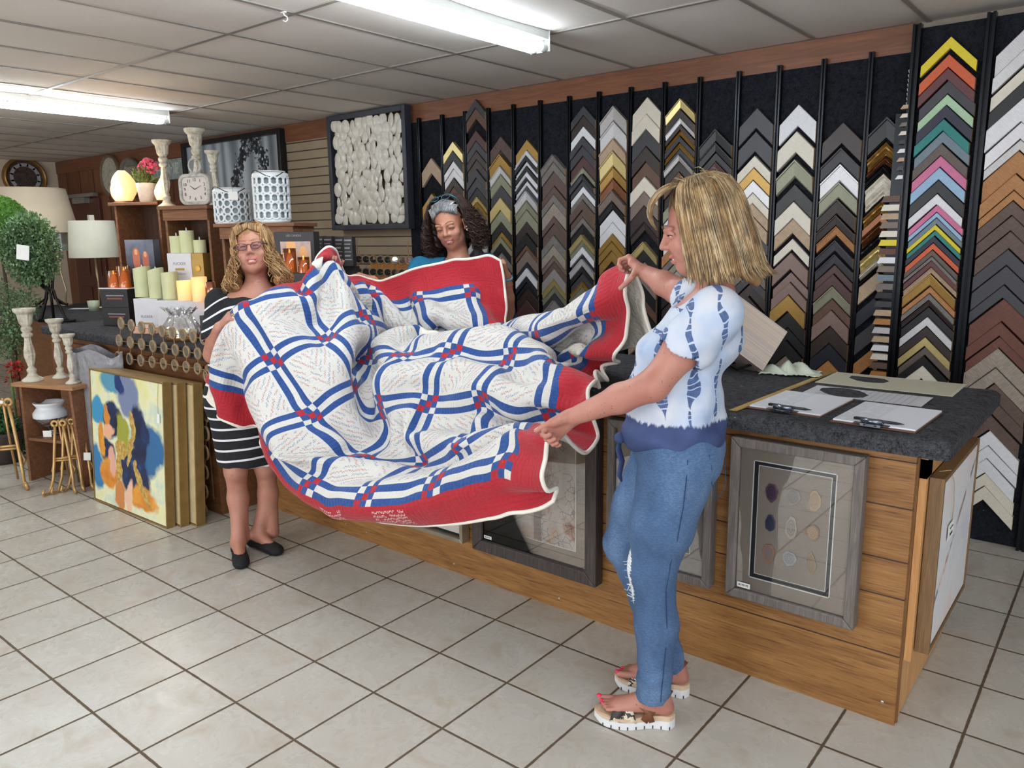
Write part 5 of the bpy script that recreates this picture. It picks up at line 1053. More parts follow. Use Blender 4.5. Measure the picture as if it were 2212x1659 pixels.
b = MB(); b.box((.13, -dp-.0022, .335), (.22, -dp-.001, .39)); b.build('price_tag', paper, t); text_mesh('$499.95', .013, 'price_print', ink, t, (.173, -dp-.003, .352), (math.pi/2, 0, 0)); text_mesh('Framed Canvas', .008, 'tag_print', ink, t, (.175, -dp-.003, .374), (math.pi/2, 0, 0)); b = MB(); b.tube([(.175, -dp-.002, .39), (.17, -dp-.004, .45), (.14, -dp-.004, .53), (.11, -dp+.004, h+.002), (.07, -.012, h+.003)], .0013, 5); b.build('tag_string', jute, t, smooth=True)
# ================================================================ on the worktop
TZ = .9465
def onTop(x, y, z=TZ): return cw(x, y, z)
hardb = Mwood('hardboard', (96, 62, 44), (124, 84, 60), 0, .6, .5, .05); chrome = M('clip_steel', (120, 126, 136), .22, .9, bump=0); darkp = M('dark_plastic', (34, 36, 42), .3, bump=0)
def form_mat(nm, lines, grid=False, base=(232, 234, 242), inkc=(150, 156, 170), sc=1.0):
    g = NT(nm); v = g.co(); x, y, z = g.sep(v)
    if grid: f = g.ma('MAXIMUM', g.lt(g.ma('FRACT', g.mul(x, 1/.022)), .10), g.lt(g.ma('FRACT', g.mul(y, 1/.0105)), .16)); f = g.mul(f, g.lt(g.ma('ABSOLUTE', x), .17))
    else: f = g.mul(g.lt(g.ma('FRACT', g.mul(y, 1/lines)), .22), g.gt(g.noise(g.vec(g.mul(x, 26), g.ma('FLOOR', g.mul(y, 1/lines)), 0), 1, 1), .44)); f = g.mul(f, g.lt(g.ma('ABSOLUTE', x), .12*sc))
    return g.fin(g.mix(g.mul(f, .75), lin(base), lin(inkc)), .5)
def clipboard(x, y, rz, label, pen_label):
    t = thing('clipboard', label, 'clipboard', onTop(x, y), CA+rz, 'clipboards on the counter'); L, w = .295, .22
    b = MB(); b.box((-.03, -w/2, 0), (L, w/2, .003)); b.build('board', hardb, t, bevel=.001)
    b = MB(); b.box((-.012, -w/2+.006, .0033), (L-.018, w/2-.006, .0085)); b.build('paper_stack', form_mat('order_form', .012), t)
    b = MB(); b.box((-.025, -.03, .004), (.012, .03, .007)); b.box((-.03, -.045, .0031), (-.018, .045, .006)); b.build('clip_plate', chrome, t, bevel=.001)
    b = MB(); b.tube([(-.004, -.03, .016), (-.004, .03, .016)], .010, 12); b.tube([(-.026, -.02, .006), (-.03, 0, .010), (-.026, .02, .006)], .0025, 6); b.build('clip_spring', chrome, t, smooth=True)
    pe = thing('ballpoint_pen', pen_label, 'pen', onTop(x, y, TZ+.0092)+cu_*.055*math.cos(rz)+cv_*-.012, CA+rz+.06)
    b = MB(); b.tube([(-.065, 0, .0042), (.05, 0, .0042)], .0042, 10); b.tube([(.05, 0, .0042), (.072, 0, .0042)], [.0042, .001], 10); b.build('barrel', darkp, pe, smooth=True); b = MB(); b.box((-.06, -.001, .008), (-.025, .001, .0098)); b.build('pocket_clip', chrome, pe)
    return t
# long side of each board runs along the counter front
def board2(cx0, y0, label, plabel):
    P = onTop(cx0, y0); t = thing('clipboard', label, 'clipboard', P, CA-.03, 'clipboards on the counter'); w, L = .25, .335
    b = MB(); b.box((0, 0, 0), (w, L, .003)); b.build('board', hardb, t, bevel=.001)
    b = MB(); b.box((.006, .016, .0033), (w-.004, L+.004, .0085)); b.build('paper_stack', form_mat('order_form', .012), t, bevel=.0008)
    b = MB(); b.box((w/2-.052, -.006, .0088), (w/2+.052, .014, .0105)); b.box((w/2-.03, -.012, .003), (w/2+.03, .028, .0125)); b.build('clip_plate', chrome, t, bevel=.002)
    b = MB(); b.tube([(w/2-.03, .006, .018), (w/2+.03, .006, .018)], .009, 12); b.tube([(w/2-.018, -.012, .008), (w/2-.01, -.02, .012), (w/2+.01, -.02, .012), (w/2+.018, -.012, .008)], .002, 6); b.build('clip_spring', chrome, t, smooth=True)
    pe = thing('ballpoint_pen', plabel, 'pen', onTop(cx0+w/2+.012, y0+.040, TZ+.0093), CA-.05, 'pens held by the clipboards')
    b = MB(); b.tube([(-.075, 0, .0042), (.05, 0, .0042)], .0042, 10); b.tube([(.05, 0, .0042), (.072, 0, .0042)], [.0042, .001], 10); b.build('barrel', darkp, pe, smooth=True); b = MB(); b.box((-.07, -.001, .008), (-.035, .001, .0098)); b.build('pocket_clip', chrome, pe)
board2(-.55, .055, 'left-hand brown clipboard with a printed order form, nearer the woman', 'pen tucked under the clip of the left-hand clipboard')
board2(-.262, .018, 'right-hand brown clipboard with a printed order form, near the counter corner', 'dark pen tucked under the clip of the right-hand clipboard')
# brass rule, papers, rag
P = onTop(-.567, -.015); t = thing('brass_ruler', 'long yellow brass ruler lying across the black carpet', 'ruler', P, CA-math.atan2(.035, .97)); b = MB(); b.box((-.014, 0, 0), (.014, .965, .0015)); b.build('blade', M('brass', (206, 166, 64), .25, .55, var=.05, bump=0), t); b = MB()
for k in range(94): b.box((.0135-(.006 if k % 4 else .010), k*.0101+.006, .0016), (.0138, k*.0101+.0066, .0018))
b.build('graduations', ink, t)
P = onTop(-.272, .795); t = thing('cream_chart', 'large cream ruled chart sheet at the back of the counter', 'paper', P, CA); b = MB(); g = NT('chart_lines'); v = g.co(); x, y, z = g.sep(v); f = g.lt(g.ma('FRACT', g.mul(x, 1/.0065)), .25); f2 = g.lt(g.ma('FRACT', g.mul(y, 1/.0065)), .2); inn_ = g.mul(g.lt(g.ma('ABSOLUTE', x), .232), g.lt(g.ma('ABSOLUTE', y), .130)); g.fin(g.mix(g.mul(g.mul(g.ma('MAXIMUM', f, f2), inn_), .5), lin((206, 200, 178)), lin((128, 128, 116))), .5); b.box((-.243, -.142, 0), (.243, .142, .0012)); b.build('sheet', g.m, t)
P = onTop(-.28, .505); t = thing('grid_chart', 'white sheet printed with a fine grid beside the clipboards', 'paper', P, CA); b = MB(); b.box((-.205, -.092, 0), (.20, .092, .001)); b.build('sheet', form_mat('grid_form', .01, True, (206, 206, 212), (112, 112, 124)), t)
rg = random.Random(2); P = onTop(-.665, .79); t = thing('crumpled_cloth', 'crumpled pale green-white cloth on the black carpet beside the ruler', 'cloth', P, CA+.3); rows = []
for i in range(25):
    a = i/24; row = []
    for j in range(25):
        c = j/24; x = (a-.5)*.24; y = (c-.5)*.13; rr_ = math.hypot(x/.12, y/.065); hgt = max(0, 1-rr_**2)*.045; row.append((x*(1-.25*hgt/.045)+.01*math.sin(9*c+5*a), y+.012*math.sin(11*a), .003+hgt*(.75+.35*math.sin(22*a+9*c))+.006*abs(math.sin(30*a+14*c))))
    rows.append(row)
b = MB(); b.grid(rows); b.build('folds', M('pale_cloth', (206, 214, 198), .9, var=.05), t, smooth=True, solid=.004)
P = onTop(-.50, .83); P = cw(-.60, .30, TZ)
# fan of mat samples on a black stand, behind the woman
def Mlam():
    g = NT('mat_edges'); v = g.co(); x, y, z = g.sep(v); f = g.ma('FRACT', g.mul(z, 1/.0052)); wn = g.n('ShaderNodeTexWhiteNoise', noise_dimensions='1D'); g.set(wn.inputs['W'], g.ma('FLOOR', g.mul(z, 1/.0052))); col = g.ramp(wn.outputs[0], [(.1, (206, 190, 176)), (.5, (226, 206, 184)), (.9, (196, 186, 188))]); col = g.mix(g.lt(f, .22), col, lin((160, 144, 136))); return g.fin(col, .7)
a0 = ctop(1640, 805); S0 = cw(-.84, .66, TZ)
t = thing('mat_sample_stack', 'tilted stack of pale mat board samples on a black wire stand behind the woman', 'sample stack', S0, CYAW+.05)
b = MB(); b.box((-.16, -.02, .0), (.16, .20, .20)); rotm = Matrix.Rotation(math.radians(33), 3, 'Y')@Matrix.Rotation(math.radians(-18), 3, 'X')
o = b.build('mat_boards', Mlam(), t, loc=(-.03, 0, .105), rot=(math.radians(-12), math.radians(36), 0))
b = MB(); b.tube([(-.16, .03, .12), (.0, .0, .02), (.14, .03, .055), (.18, .05, .004)], .006, 7); b.tube([(-.16, .15, .12), (.0, .12, .02), (.14, .15, .055), (.18, .17, .004)], .006, 7); b.tube([(0, 0, .02), (0, .12, .02)], .006, 7); b.tube([(-.08, .02, .05), (-.10, .02, .003)], .006, 7); b.build('wire_stand', bk, t, smooth=True)
# ================================================================ organic surfaces: smooth unions of simple solids, skinned into one mesh
class Solid:
    def __init__(s): s.p = []
    def cap(s, a, b, ra, rb=None, k=.015, flat=None, neg=False):
        a, b = np.array(a, float), np.array(b, float); rb = ra if rb is None else rb
        r = max(ra, rb); s.p.append(('c', (a, b, ra, rb, flat), np.minimum(a, b)-r, np.maximum(a, b)+r, k, neg)); return s
    def ell(s, c, r, ax=None, k=.015, neg=False):
        c = np.array(c, float); ax = np.eye(3) if ax is None else np.array(ax, float)
        e = np.sqrt(((ax.T*np.array(r))**2).sum(1)); s.p.append(('e', (c, np.array(r, float), ax), c-e, c+e, k, neg)); return s
    def chain(s, pts, rs, k=.015, flat=None):
        for i in range(len(pts)-1): s.cap(pts[i], pts[i+1], rs[i], rs[i+1], k, flat)
        return s
    def cut(s, p, n):
        s.p.append(('h', (np.array(p, float), nrm(n)), None, None, 0, True)); return s
    def field(s, lo, hi, h, disp=None):
        n = np.ceil((np.array(hi)-lo)/h).astype(int)+1; ax = [(lo[i]+h*np.arange(n[i])).astype(np.float32) for i in range(3)]
        F = np.full(n, .5, np.float32)
        for t, a, l, u, k, neg in s.p:
            if t == 'h':
                g = (ax[0][:, None, None]-a[0][0])*a[1][0]+(ax[1][None, :, None]-a[0][1])*a[1][1]+(ax[2][None, None, :]-a[0][2])*a[1][2]
                F = np.maximum(F, g.astype(np.float32)); continue
            m = k+4*h+.01
            i0 = [max(0, int((l[q]-m-lo[q])/h)) for q in range(3)]; i1 = [min(n[q], int((u[q]+m-lo[q])/h)+2) for q in range(3)]
            if any(i1[q] <= i0[q] for q in range(3)): continue
            sl = tuple(slice(i0[q], i1[q]) for q in range(3))
            X, Y, Z = ax[0][sl[0]][:, None, None], ax[1][sl[1]][None, :, None], ax[2][sl[2]][None, None, :]
            if t == 'c':
                A, B, ra, rb, flat = a; ab = B-A; px, py, pz = X-A[0], Y-A[1], Z-A[2]; sc = 1.0
                if flat is not None:
                    nn, ff = nrm(flat[0]), flat[1]; q = (px*nn[0]+py*nn[1]+pz*nn[2])*(1/ff-1); px, py, pz = px+q*nn[0], py+q*nn[1], pz+q*nn[2]; ab = ab+nn*(ab@nn)*(1/ff-1); sc = (1+ff)/2 if ff < 1 else 1
                tt = np.clip((px*ab[0]+py*ab[1]+pz*ab[2])/(ab@ab+1e-12), 0, 1)
                d = (np.sqrt((px-tt*ab[0])**2+(py-tt*ab[1])**2+(pz-tt*ab[2])**2)-(ra+(rb-ra)*tt))*sc
            else:
                c, r, M_ = a; px, py, pz = X-c[0], Y-c[1], Z-c[2]; q = [(px*M_[i][0]+py*M_[i][1]+pz*M_[i][2])/r[i] for i in range(3)]
                k0 = np.sqrt(q[0]**2+q[1]**2+q[2]**2)+1e-6; k1 = np.sqrt((q[0]/r[0])**2+(q[1]/r[1])**2+(q[2]/r[2])**2)+1e-6; d = k0*(k0-1)/k1
            f = F[sl]
            if neg: d = -d; hh = np.maximum(k-np.abs(f-d), 0)/max(k, 1e-6); F[sl] = np.maximum(f, d)+hh*hh*k/4
            else: hh = np.maximum(k-np.abs(f-d), 0)/max(k, 1e-6); F[sl] = np.minimum(f, d)-hh*hh*k/4
        if disp is not None: F = F+disp(ax[0][:, None, None], ax[1][None, :, None], ax[2][None, None, :]).astype(np.float32)
        F[0] = F[-1] = .5; F[:, 0] = F[:, -1] = .5; F[:, :, 0] = F[:, :, -1] = .5
        return F
    def bounds(s, pad=.02):
        L = np.min([p[2] for p in s.p if p[2] is not None and not p[5]], 0)-pad; H = np.max([p[3] for p in s.p if p[3] is not None and not p[5]], 0)+pad; return L, H
    def skin(s, boxes=None, h=.005, disp=None):
        """boxes: list of (lo, hi, voxel), fine ones first; returns vertices, faces"""
        if boxes is None: boxes = [(*s.bounds(), h)]
        V, Fc, done, base = [], [], [], 0
        for lo, hi, hh in boxes:
            lo = np.array(lo, float); F = s.field(lo, hi, hh, disp); v, f = nets(F, lo, hh)
            if len(f):
                cen = v[f].mean(1); keep = np.ones(len(f), bool)
                for a, b in done: keep &= ~np.all((cen > a) & (cen < b), axis=1)
                f = f[keep]; V.append(v); Fc.append(f+base); base += len(v)
            done.append((lo+hh*2.2, np.array(hi)-hh*2.2))
        V = np.concatenate(V); Fc = np.concatenate(Fc); used = np.unique(Fc); mp = np.zeros(len(V), int); mp[used] = np.arange(len(used)); return V[used], mp[Fc]
def nets(F, lo, h):
    S = F < 0; n = F.shape
    c = [(dx, dy, dz) for dx in (0, 1) for dy in (0, 1) for dz in (0, 1)]
    cnt = np.zeros((n[0]-1, n[1]-1, n[2]-1), np.int8)
    for dx, dy, dz in c: cnt += S[dx:n[0]-1+dx, dy:n[1]-1+dy, dz:n[2]-1+dz]
    I = np.argwhere((cnt > 0) & (cnt < 8))
    if len(I) == 0: return np.zeros((0, 3)), np.zeros((0, 4), int)
    idm = np.full(cnt.shape, -1, np.int32); idm[I[:, 0], I[:, 1], I[:, 2]] = np.arange(len(I))
    val = {d: F[I[:, 0]+d[0], I[:, 1]+d[1], I[:, 2]+d[2]] for d in c}; acc = np.zeros((len(I), 3)); w = np.zeros(len(I))
    for a in c:
        for q in range(3):
            if a[q]: continue
            b = list(a); b[q] = 1; b = tuple(b); fa, fb = val[a], val[b]; m = (fa < 0) != (fb < 0)
            t = np.where(m, fa/np.where(m, fa-fb, 1), 0); P = np.tile(np.array(a, float), (len(I), 1)); P[:, q] += t; acc += P*m[:, None]; w += m
    V = lo+h*(I+acc/w[:, None]); faces = []
    for q in range(3):
        sl0 = [slice(None)]*3; sl1 = [slice(None)]*3; sl0[q] = slice(0, n[q]-1); sl1[q] = slice(1, n[q])
        A, B = S[tuple(sl0)], S[tuple(sl1)]; E = np.argwhere(A != B); r1, r2 = [(1, 2), (2, 0), (0, 1)][q]
        E = E[(E[:, r1] > 0) & (E[:, r2] > 0) & (E[:, r1] < n[r1]-1) & (E[:, r2] < n[r2]-1)]
        def cell(o1, o2): e = E.copy(); e[:, r1] -= o1; e[:, r2] -= o2; return idm[e[:, 0], e[:, 1], e[:, 2]]
        f = np.stack([cell(1, 1), cell(0, 1), cell(0, 0), cell(1, 0)], 1); flip = ~A[E[:, 0], E[:, 1], E[:, 2]]; f[flip] = f[flip][:, ::-1]; faces.append(f[(f >= 0).all(1)])
    return V, np.concatenate(faces)
def emit(V, Fc, name, mats, root, mi=None, smooth_it=2):
    V = V.copy()
    if smooth_it:
        e = np.concatenate([Fc[:, [0, 1]], Fc[:, [1, 2]], Fc[:, [2, 3]], Fc[:, [3, 0]]]); e = np.concatenate([e, e[:, ::-1]])
        deg = np.bincount(e[:, 0], minlength=len(V))[:, None]
        for it in range(smooth_it*2):
            acc = np.zeros_like(V)
            for q in range(3): acc[:, q] = np.bincount(e[:, 0], weights=V[e[:, 1], q], minlength=len(V))
            lam = .5 if it % 2 == 0 else -.5; V += lam*(acc/np.maximum(deg, 1)-V)
    me = bpy.data.meshes.new(name); off = np.array(root.location) if root else 0
    me.from_pydata([tuple(p) for p in (V-off)], [], [tuple(int(i) for i in f) for f in Fc])
    mats = mats if isinstance(mats, list) else [mats]
    for m_ in mats: me.materials.append(m_)
    if mi is not None: me.polygons.foreach_set('material_index', np.array(mi, np.int32))
    me.polygons.foreach_set('use_smooth', [True]*len(me.polygons)); me.update()
    o = bpy.data.objects.new(name, me); COL.objects.link(o); o.parent = root; return o
class Frame:
    """local axes: x to the figure's left, y forward, z up"""
    def __init__(s, c, f, up=(0, 0, 1), sc=1.0):
        s.c = np.array(c, float); s.f = nrm(f); u = np.array(up, float); s.l = nrm(np.cross(u, s.f)); s.u = np.cross(s.f, s.l); s.s = sc; s.ax = np.array([s.l, s.f, s.u])
    def __call__(s, x, y, z): return s.c+s.s*(x*s.l+y*s.f+z*s.u)
    def inv(s, P): return (np.asarray(P)-s.c)@s.ax.T/s.s
def head(S, H, neck, k=1.0, jaw=1.0, ears=True, lid=0.0, low=0.0):
    """adult female head; H origin between the ears"""
    s = H.s; A = H.ax
    def E(c, r, kk, neg=False, ax=A): S.ell(H(*c), [q*s for q in r], ax, kk*s, neg)
    E((0, -.018, .038), (.072, .092, .082), .02); E((0, .030, -.028), (.057*jaw, .060, .080), .03)
    E((0, .052, -.093), (.024, .022, .020), .035)
    for q in (-1, 1):
        E((q*.036, .060, -.032), (.022, .020, .020), .022); E((q*.044*jaw, .02, -.072), (.016, .03, .022), .03)
        E((q*.031, .096, .004), (.017, .012, .011), .014, True)
        S.cap(H(q*.012, .088, .020), H(q*.044, .078, .021), .008*s, .006*s, .014*s)
        S.chain([H(q*.017, .0815, .0105-lid), H(q*.026, .0850, .0125-lid), H(q*.036, .0835, .0122-lid), H(q*.046, .0745, .0070-lid*.7)], [.0040*s, .0052*s, .0052*s, .0036*s], .004*s); S.chain([H(q*.018, .0800, -.0030+low), H(q*.031, .0830, -.0055+low), H(q*.044, .0745, -.0020+low)], [.0034*s, .0042*s, .0034*s], .005*s)
        E((q*.011, .094, -.029), (.0085, .010, .0075), .007)
        S.cap(H(q*.020, .082, -.030), H(q*.034, .066, -.060), .005*s, .006*s, .018*s)
        if ears:
            E((q*.073, -.008, -.008), (.006, .017, .030), .006); E((q*.0755, -.006, -.006), (.004, .010, .018), .005, True); E((q*.071, -.002, -.034), (.005, .008, .009), .006)
    S.cap(H(0, .084, .016), H(0, .108, -.024), .0065*s, .0095*s, .012*s)
    # smile: upper and lower lip
    for (x0, y0, z0), (x1, y1, z1), r in (((-.027, .074, -.054), (-.012, .0885, -.0590), .0040), ((-.012, .0885, -.0590), (0, .091, -.0585), .0046), ((0, .091, -.0585), (.012, .0885, -.0590), .0046), ((.012, .0885, -.0590), (.027, .074, -.054), .0040),
                                          ((-.025, .074, -.057), (-.011, .0865, -.0715), .0044), ((-.011, .0865, -.0715), (.011, .0865, -.0715), .0056), ((.011, .0865, -.0715), (.025, .074, -.057), .0044)):
        S.cap(H(x0, y0, z0), H(x1, y1, z1), r*s, r*s, .007*s)
    S.ell(H(0, .088, -.0645), [.019*s, .012*s, .0040*s], A, .003*s, True)
    S.cap(H(0, -.022, -.045), neck, .050*s, .052*s, .03)
def lipmask(H, C):
    q = H.inv(C); x, y, z = q[:, 0], q[:, 1], q[:, 2]
    up = -.0590+.005*(x/.027)**2; lo = -.0715+.0165*(x/.026)**2
    return (np.abs(x) < .027) & (y > .070) & (z < up+.0035) & (z > lo-.0045)
def face_parts(H, root, iris, brow_m, lid=0.0, teeth=True):
    s = H.s
    g = NT('eye_'+str(iris[0])); v = g.co(); x, y, z = g.sep(v); r = g.ma('SQRT', g.add(g.mul(x, x), g.mul(z, z)))
    col = g.ramp(g.mul(r, 1/.0125), [(.0, (12, 10, 10)), (.17, (12, 10, 10)), (.2, iris), (.43, iris), (.48, (225, 218, 212))]); g.fin(col, .12)
    rot = Matrix([list(H.l), list(H.f), list(H.u)]).transposed().to_euler()
    for q in (-1, 1):
        b = MB(); b.ball((0, 0, 0), .0122*s, 20, 14); c = H(q*.031, .0735, .0035)-np.array(root.location); o = b.build('eye', g.m, root, smooth=True, loc=c, rot=rot)
        b = MB(); b.tube([H(q*.0155, .0865, .008-lid), H(q*.024, .0895, .0125-lid*1.2), (H(q*.034, .087, .0125-lid*1.2)), H(q*.0455, .077, .006-lid)], [.0011*s, .0017*s, .0017*s, .0009*s], 6); b.xf(lambda p: p-np.array(root.location)); b.build('eyelashes', M('lash', (30, 22, 20), .7, bump=0), root, smooth=True)
        b = MB(); b.tube([H(q*.011, .0955, .026), H(q*.024, .0945, .0325), H(q*.038, .088, .033), H(q*.049, .078, .027)], [.0016*s, .0022*s, .0019*s, .0008*s], 6, flat=.6); b.xf(lambda p: p-np.array(root.location)); b.build('eyebrow', brow_m, root, smooth=True)
    if teeth:
        P = [[H(.0215*math.sin(a), .060+.0275*math.cos(a), z) for a in np.linspace(-1.05, 1.05, 15)] for z in (-.0705, -.0655, -.0585)]
        b = MB(); b.grid(P); b.xf(lambda p: p-np.array(root.location)); b.build('teeth', M('teeth', (236, 230, 220), .25, bump=0), root, smooth=True, solid=.002)
def hand(S, wrist, d, n, side, curl=(.6, .6, .7, .8), thumb=(.5, .3), sc=1.0, spread=.12, tdir=None):
    """d: towards the knuckles; n: out of the palm; side: towards the thumb"""
    d = nrm(d); side = nrm(np.array(side)-d*(np.array(side)@d)); n = nrm(np.array(n)-d*(np.array(n)@d)-side*(np.array(n)@side)); w = np.array(wrist, float)
    P = lambda a, b, c: w+sc*(a*d+b*side+c*n)
    for q, r in ((.024, .0125), (.008, .0135), (-.009, .013), (-.025, .0115)):
        S.cap(P(.005, q*.55, 0), P(.078, q, -.002), .0135*sc, r*sc, .012*sc)
    S.cap(P(.012, .018, .006), P(.05, .028, .010), .016*sc, .012*sc, .012*sc); tips = []
    for i, (q, L, r) in enumerate(((.026, .068, .0083), (.0085, .076, .0085), (-.009, .071, .0081), (-.026, .056, .0072))):
        p = P(.080, q, -.001); a = 0; dirn = nrm(d+side*(spread*(1.5-i)/1.5*.5)); nn = n
        for j, (fr, cf) in enumerate(((.46, 1.0), (.30, 1.25), (.24, .8))):
            a += curl[i]*cf; v = dirn*math.cos(a)+nn*math.sin(a); p2 = p+v*L*fr*sc
            S.cap(p, p2, r*sc*(1-.07*j), r*sc*(1-.07*(j+1)), .0035*sc); p = p2
        tips.append(p)
    t0 = P(.018, .022, .008); td = nrm(tdir) if tdir is not None else nrm(d*.62+side*.62+n*.45); t1 = t0+td*.040*sc; td2 = nrm(td*math.cos(thumb[0])+nrm(d*.8+n*.5-side*.3)*math.sin(thumb[0])); t2 = t1+td2*.032*sc; td3 = nrm(td2*math.cos(thumb[1])+nrm(n*.8+d*.3-side*.2)*math.sin(thumb[1])); t3 = t2+td3*.024*sc
    S.cap(t0, t1, .0135*sc, .0105*sc, .010*sc); S.cap(t1, t2, .0103*sc, .0094*sc, .004*sc); S.cap(t2, t3, .0096*sc, .0082*sc, .003*sc)
    return tips, (t2, t3)
def skin_mat(name, c, c2, rough=.5):
    g = NT(name); v = g.co(); n1 = g.noise(v, 9, 3); n2 = g.noise(v, 55, 3, .6)
    col = g.mix(g.rng(n1, .35, .65, 0, .6), lin(c), lin(c2)); col = g.mix(g.gt(g.noise(v, 120, 1), .735), col, lin(tuple(x*.78 for x in c2)))
    g.bump(n2, .12, .003); return g.fin(col, rough, 0, Subsurface_Weight=.12, Subsurface_Radius=(.012, .005, .003), Subsurface_Scale=1.0)
def hair_mats(name, cols, rough=.45):
    out = []
    for i, c in enumerate(cols):
        g = NT('%s_%d' % (name, i)); v = g.co(); n = g.noise(v, 26, 3); d = tuple(x*.68 for x in c)
        out.append(g.fin(g.ramp(n, [(.32, d), (.66, c)]), rough, 0, Specular_IOR_Level=.35))
    return out
def strands(root, name, mats, paths, r0=.0016, flat=.6, ns=4):
    b = MB(); off = np.array(root.location); rg = random.Random(11)
    for p in paths:
        k = len(p); rad = [r0*(.55+.45*math.sin(math.pi*min(1, .25+.75*(1-i/(k-1))))) if i < k-1 else r0*.15 for i in range(k)]
        b.mat(rg.randrange(len(mats))); b.tube([q-off for q in p], rad, ns, flat=flat)
    return b.build(name, mats, root, smooth=True)
# ================================================================ woman in the tie-dye top, at the right
PR = np.array([-1.10, 2.10, 0]); FR = nrm((-.829, -.559, 0)); B1 = Frame(PR, FR)
rw = thing('person', 'blonde woman in tie-dye top and ripped jeans, standing side-on at the right', 'person', PR)
def BP(x, y, z): return B1(x, y+.028, z+.005*min(1, z))
hc = BP(-.005, -.105, 1.542); HR = Frame(hc, nrm(FR*math.cos(.24)-np.array([0, 0, 1])*math.sin(.24)), sc=1.03)
S = Solid(); head(S, HR, BP(0, -.165, 1.345), jaw=1.08, lid=.0022, low=.0008)
S.ell(HR(0, .035, -.098), [.034, .035, .022], HR.ax, .03)      # soft under-chin
S.ell(BP(0, -.13, 1.28), [.155, .080, .075], B1.ax, .05)
sN, sF = BP(.165, -.135, 1.318), BP(-.165, -.135, 1.318)
eN = BP(.205, .035, 1.118); wN = atd(1238, 900, 2.555)
eF = atd(1462, 628, 2.86); wF = atd(1392, 588, 2.95)
S.chain([sN, (sN+eN)/2+np.array([0, 0, .004]), eN], [.058, .051, .043], .03); S.chain([eN, eN*.6+wN*.4, wN], [.043, .041, .026], .02)
S.chain([sF, (sF+eF)/2, eF], [.054, .050, .042], .03); S.chain([eF, eF*.62+wF*.38, wF], [.042, .040, .026], .02)
# near hand: thumb on top of the cloth, fingers underneath
kn = atd(1180, 943, 2.60); th = atd(1148, 948, 2.575)
dN = nrm(kn-wN); camv = nrm(CAMP-wN)
nN = nrm(np.cross(dN, np.cross(np.array([0, 0, -1.]), dN))); sideN = nrm(camv*.75+CAMU*.5)
tN, thN = hand(S, wN, dN, -CAMU+CAMR*.15-camv*.35, -CAMR*.25+CAMU*.75+camv*.55, curl=(.95, .95, .9, .85), thumb=(.1, .1), sc=1.0, tdir=(th-atd(1205, 925, 2.54)))
# far hand: fist gripping the hem, knuckles up
hF = atd(1368, 574, 2.99); dF = nrm(hF-wF)
tF, thF = hand(S, wF, dF+CAMU*.15, -CAMU*.8-CAMF*.35, CAMR*.2-CAMF*.9-CAMU*.3, curl=(1.0, 1.05, 1.1, 1.1), thumb=(.5, .4), sc=.98, tdir=(-CAMR*.45-CAMU*.75-CAMF*.2))
S.cap(BP(0, -.12, 1.25), BP(0, -.05, .95), .085, .085, .05)
for sg, pts, rs in ((.08, [BP(.07, -.05, .95), BP(.08, .012, .52), BP(.08, 0, .20)], [.08, .05, .036]), (-.1, [BP(-.07, -.05, .95), BP(-.10, .075, .53), BP(-.10, -.045, .20)], [.08, .05, .036])): S.chain(pts, rs, .03)
hi_h = HR.c+np.array([.13, .13, .16]); lo_h = HR.c-np.array([.14, .14, .17])
def bx_(c, r): return (np.array(c)-r, np.array(c)+r)
boxes = [(lo_h, hi_h, .0027), (*bx_((wN+kn)/2+dN*.03, .13), .0027), (*bx_((wF+hF)/2+dF*.02, .12), .0027), (*S.bounds(), .006)]
V, Fc = S.skin(boxes)
# ankles and feet
S2 = Solid()
S2.chain([BP(.08, .0, .22), BP(.08, .0, .09)], [.040, .034], .02)
def foot(S, a, dirx, s=1.0):
    f = Frame(a, dirx); S.cap(f(0, -.015, .055), f(0, -.03, .028), .031, .028, .03); S.cap(f(0, .0, .06), f(.004, .10, .030), .032, .026, .03, flat=((0, 0, 1), .85)); S.cap(f(0, -.02, .03), f(0, .11, .024), .027, .033, .02, flat=((0, 0, 1), .6))
    tips = []
    for i, (x, L, r) in enumerate(((.028, .048, .0125), (.010, .042, .0088), (-.004, .038, .0082), (-.017, .032, .0078), (-.029, .024, .0075))):
        x = -x*f_side; S.cap(f(x, .115, .022), f(x*1.05, .125+L, .020), r, r*.9, .005); tips.append((f(x*1.05, .125+L+r*.5, .020+r*.75), r))
    return f, tips
f_side = 1; fnear, tipsN = foot(S2, BP(.08, -.005, .035), nrm((-.87, -.49, 0)))
S2.chain([BP(-.1, -.05, .22), BP(-.1, -.075, .09)], [.040, .034], .02)
f_side = -1; ffar, tipsF = foot(S2, BP(-.10, -.075, .035), nrm((-.93, -.36, 0)))
V2, F2 = S2.skin([(*S2.bounds(), .0035)])
skinR = skin_mat('fair_skin', (184, 128, 112), (166, 104, 90)); lipR = M('lips_rose', (176, 92, 88), .4, bump=.05)
cen = V[Fc].mean(1); mi = np.concatenate([lipmask(HR, cen).astype(int), np.zeros(len(F2), int)])
emit(np.concatenate([V, V2]), np.concatenate([Fc, F2+len(V)]), 'body', [skinR, lipR], rw, mi)
face_parts(HR, rw, (90, 110, 120), M('brow_brown', (120, 88, 64), .8), lid=.006)
nailp = M('pink_polish', (236, 62, 100), .2, bump=0); nailn = M('nail', (226, 178, 160), .3, bump=0)
off = np.array(rw.location)
for tips in (tipsN, tipsF):
    for p, r in tips[:3]:
        b = MB(); b.ball(p-off, r*.72, 12, 8, (1, 1, .55)); b.build('painted_nail', nailp, rw, smooth=True)
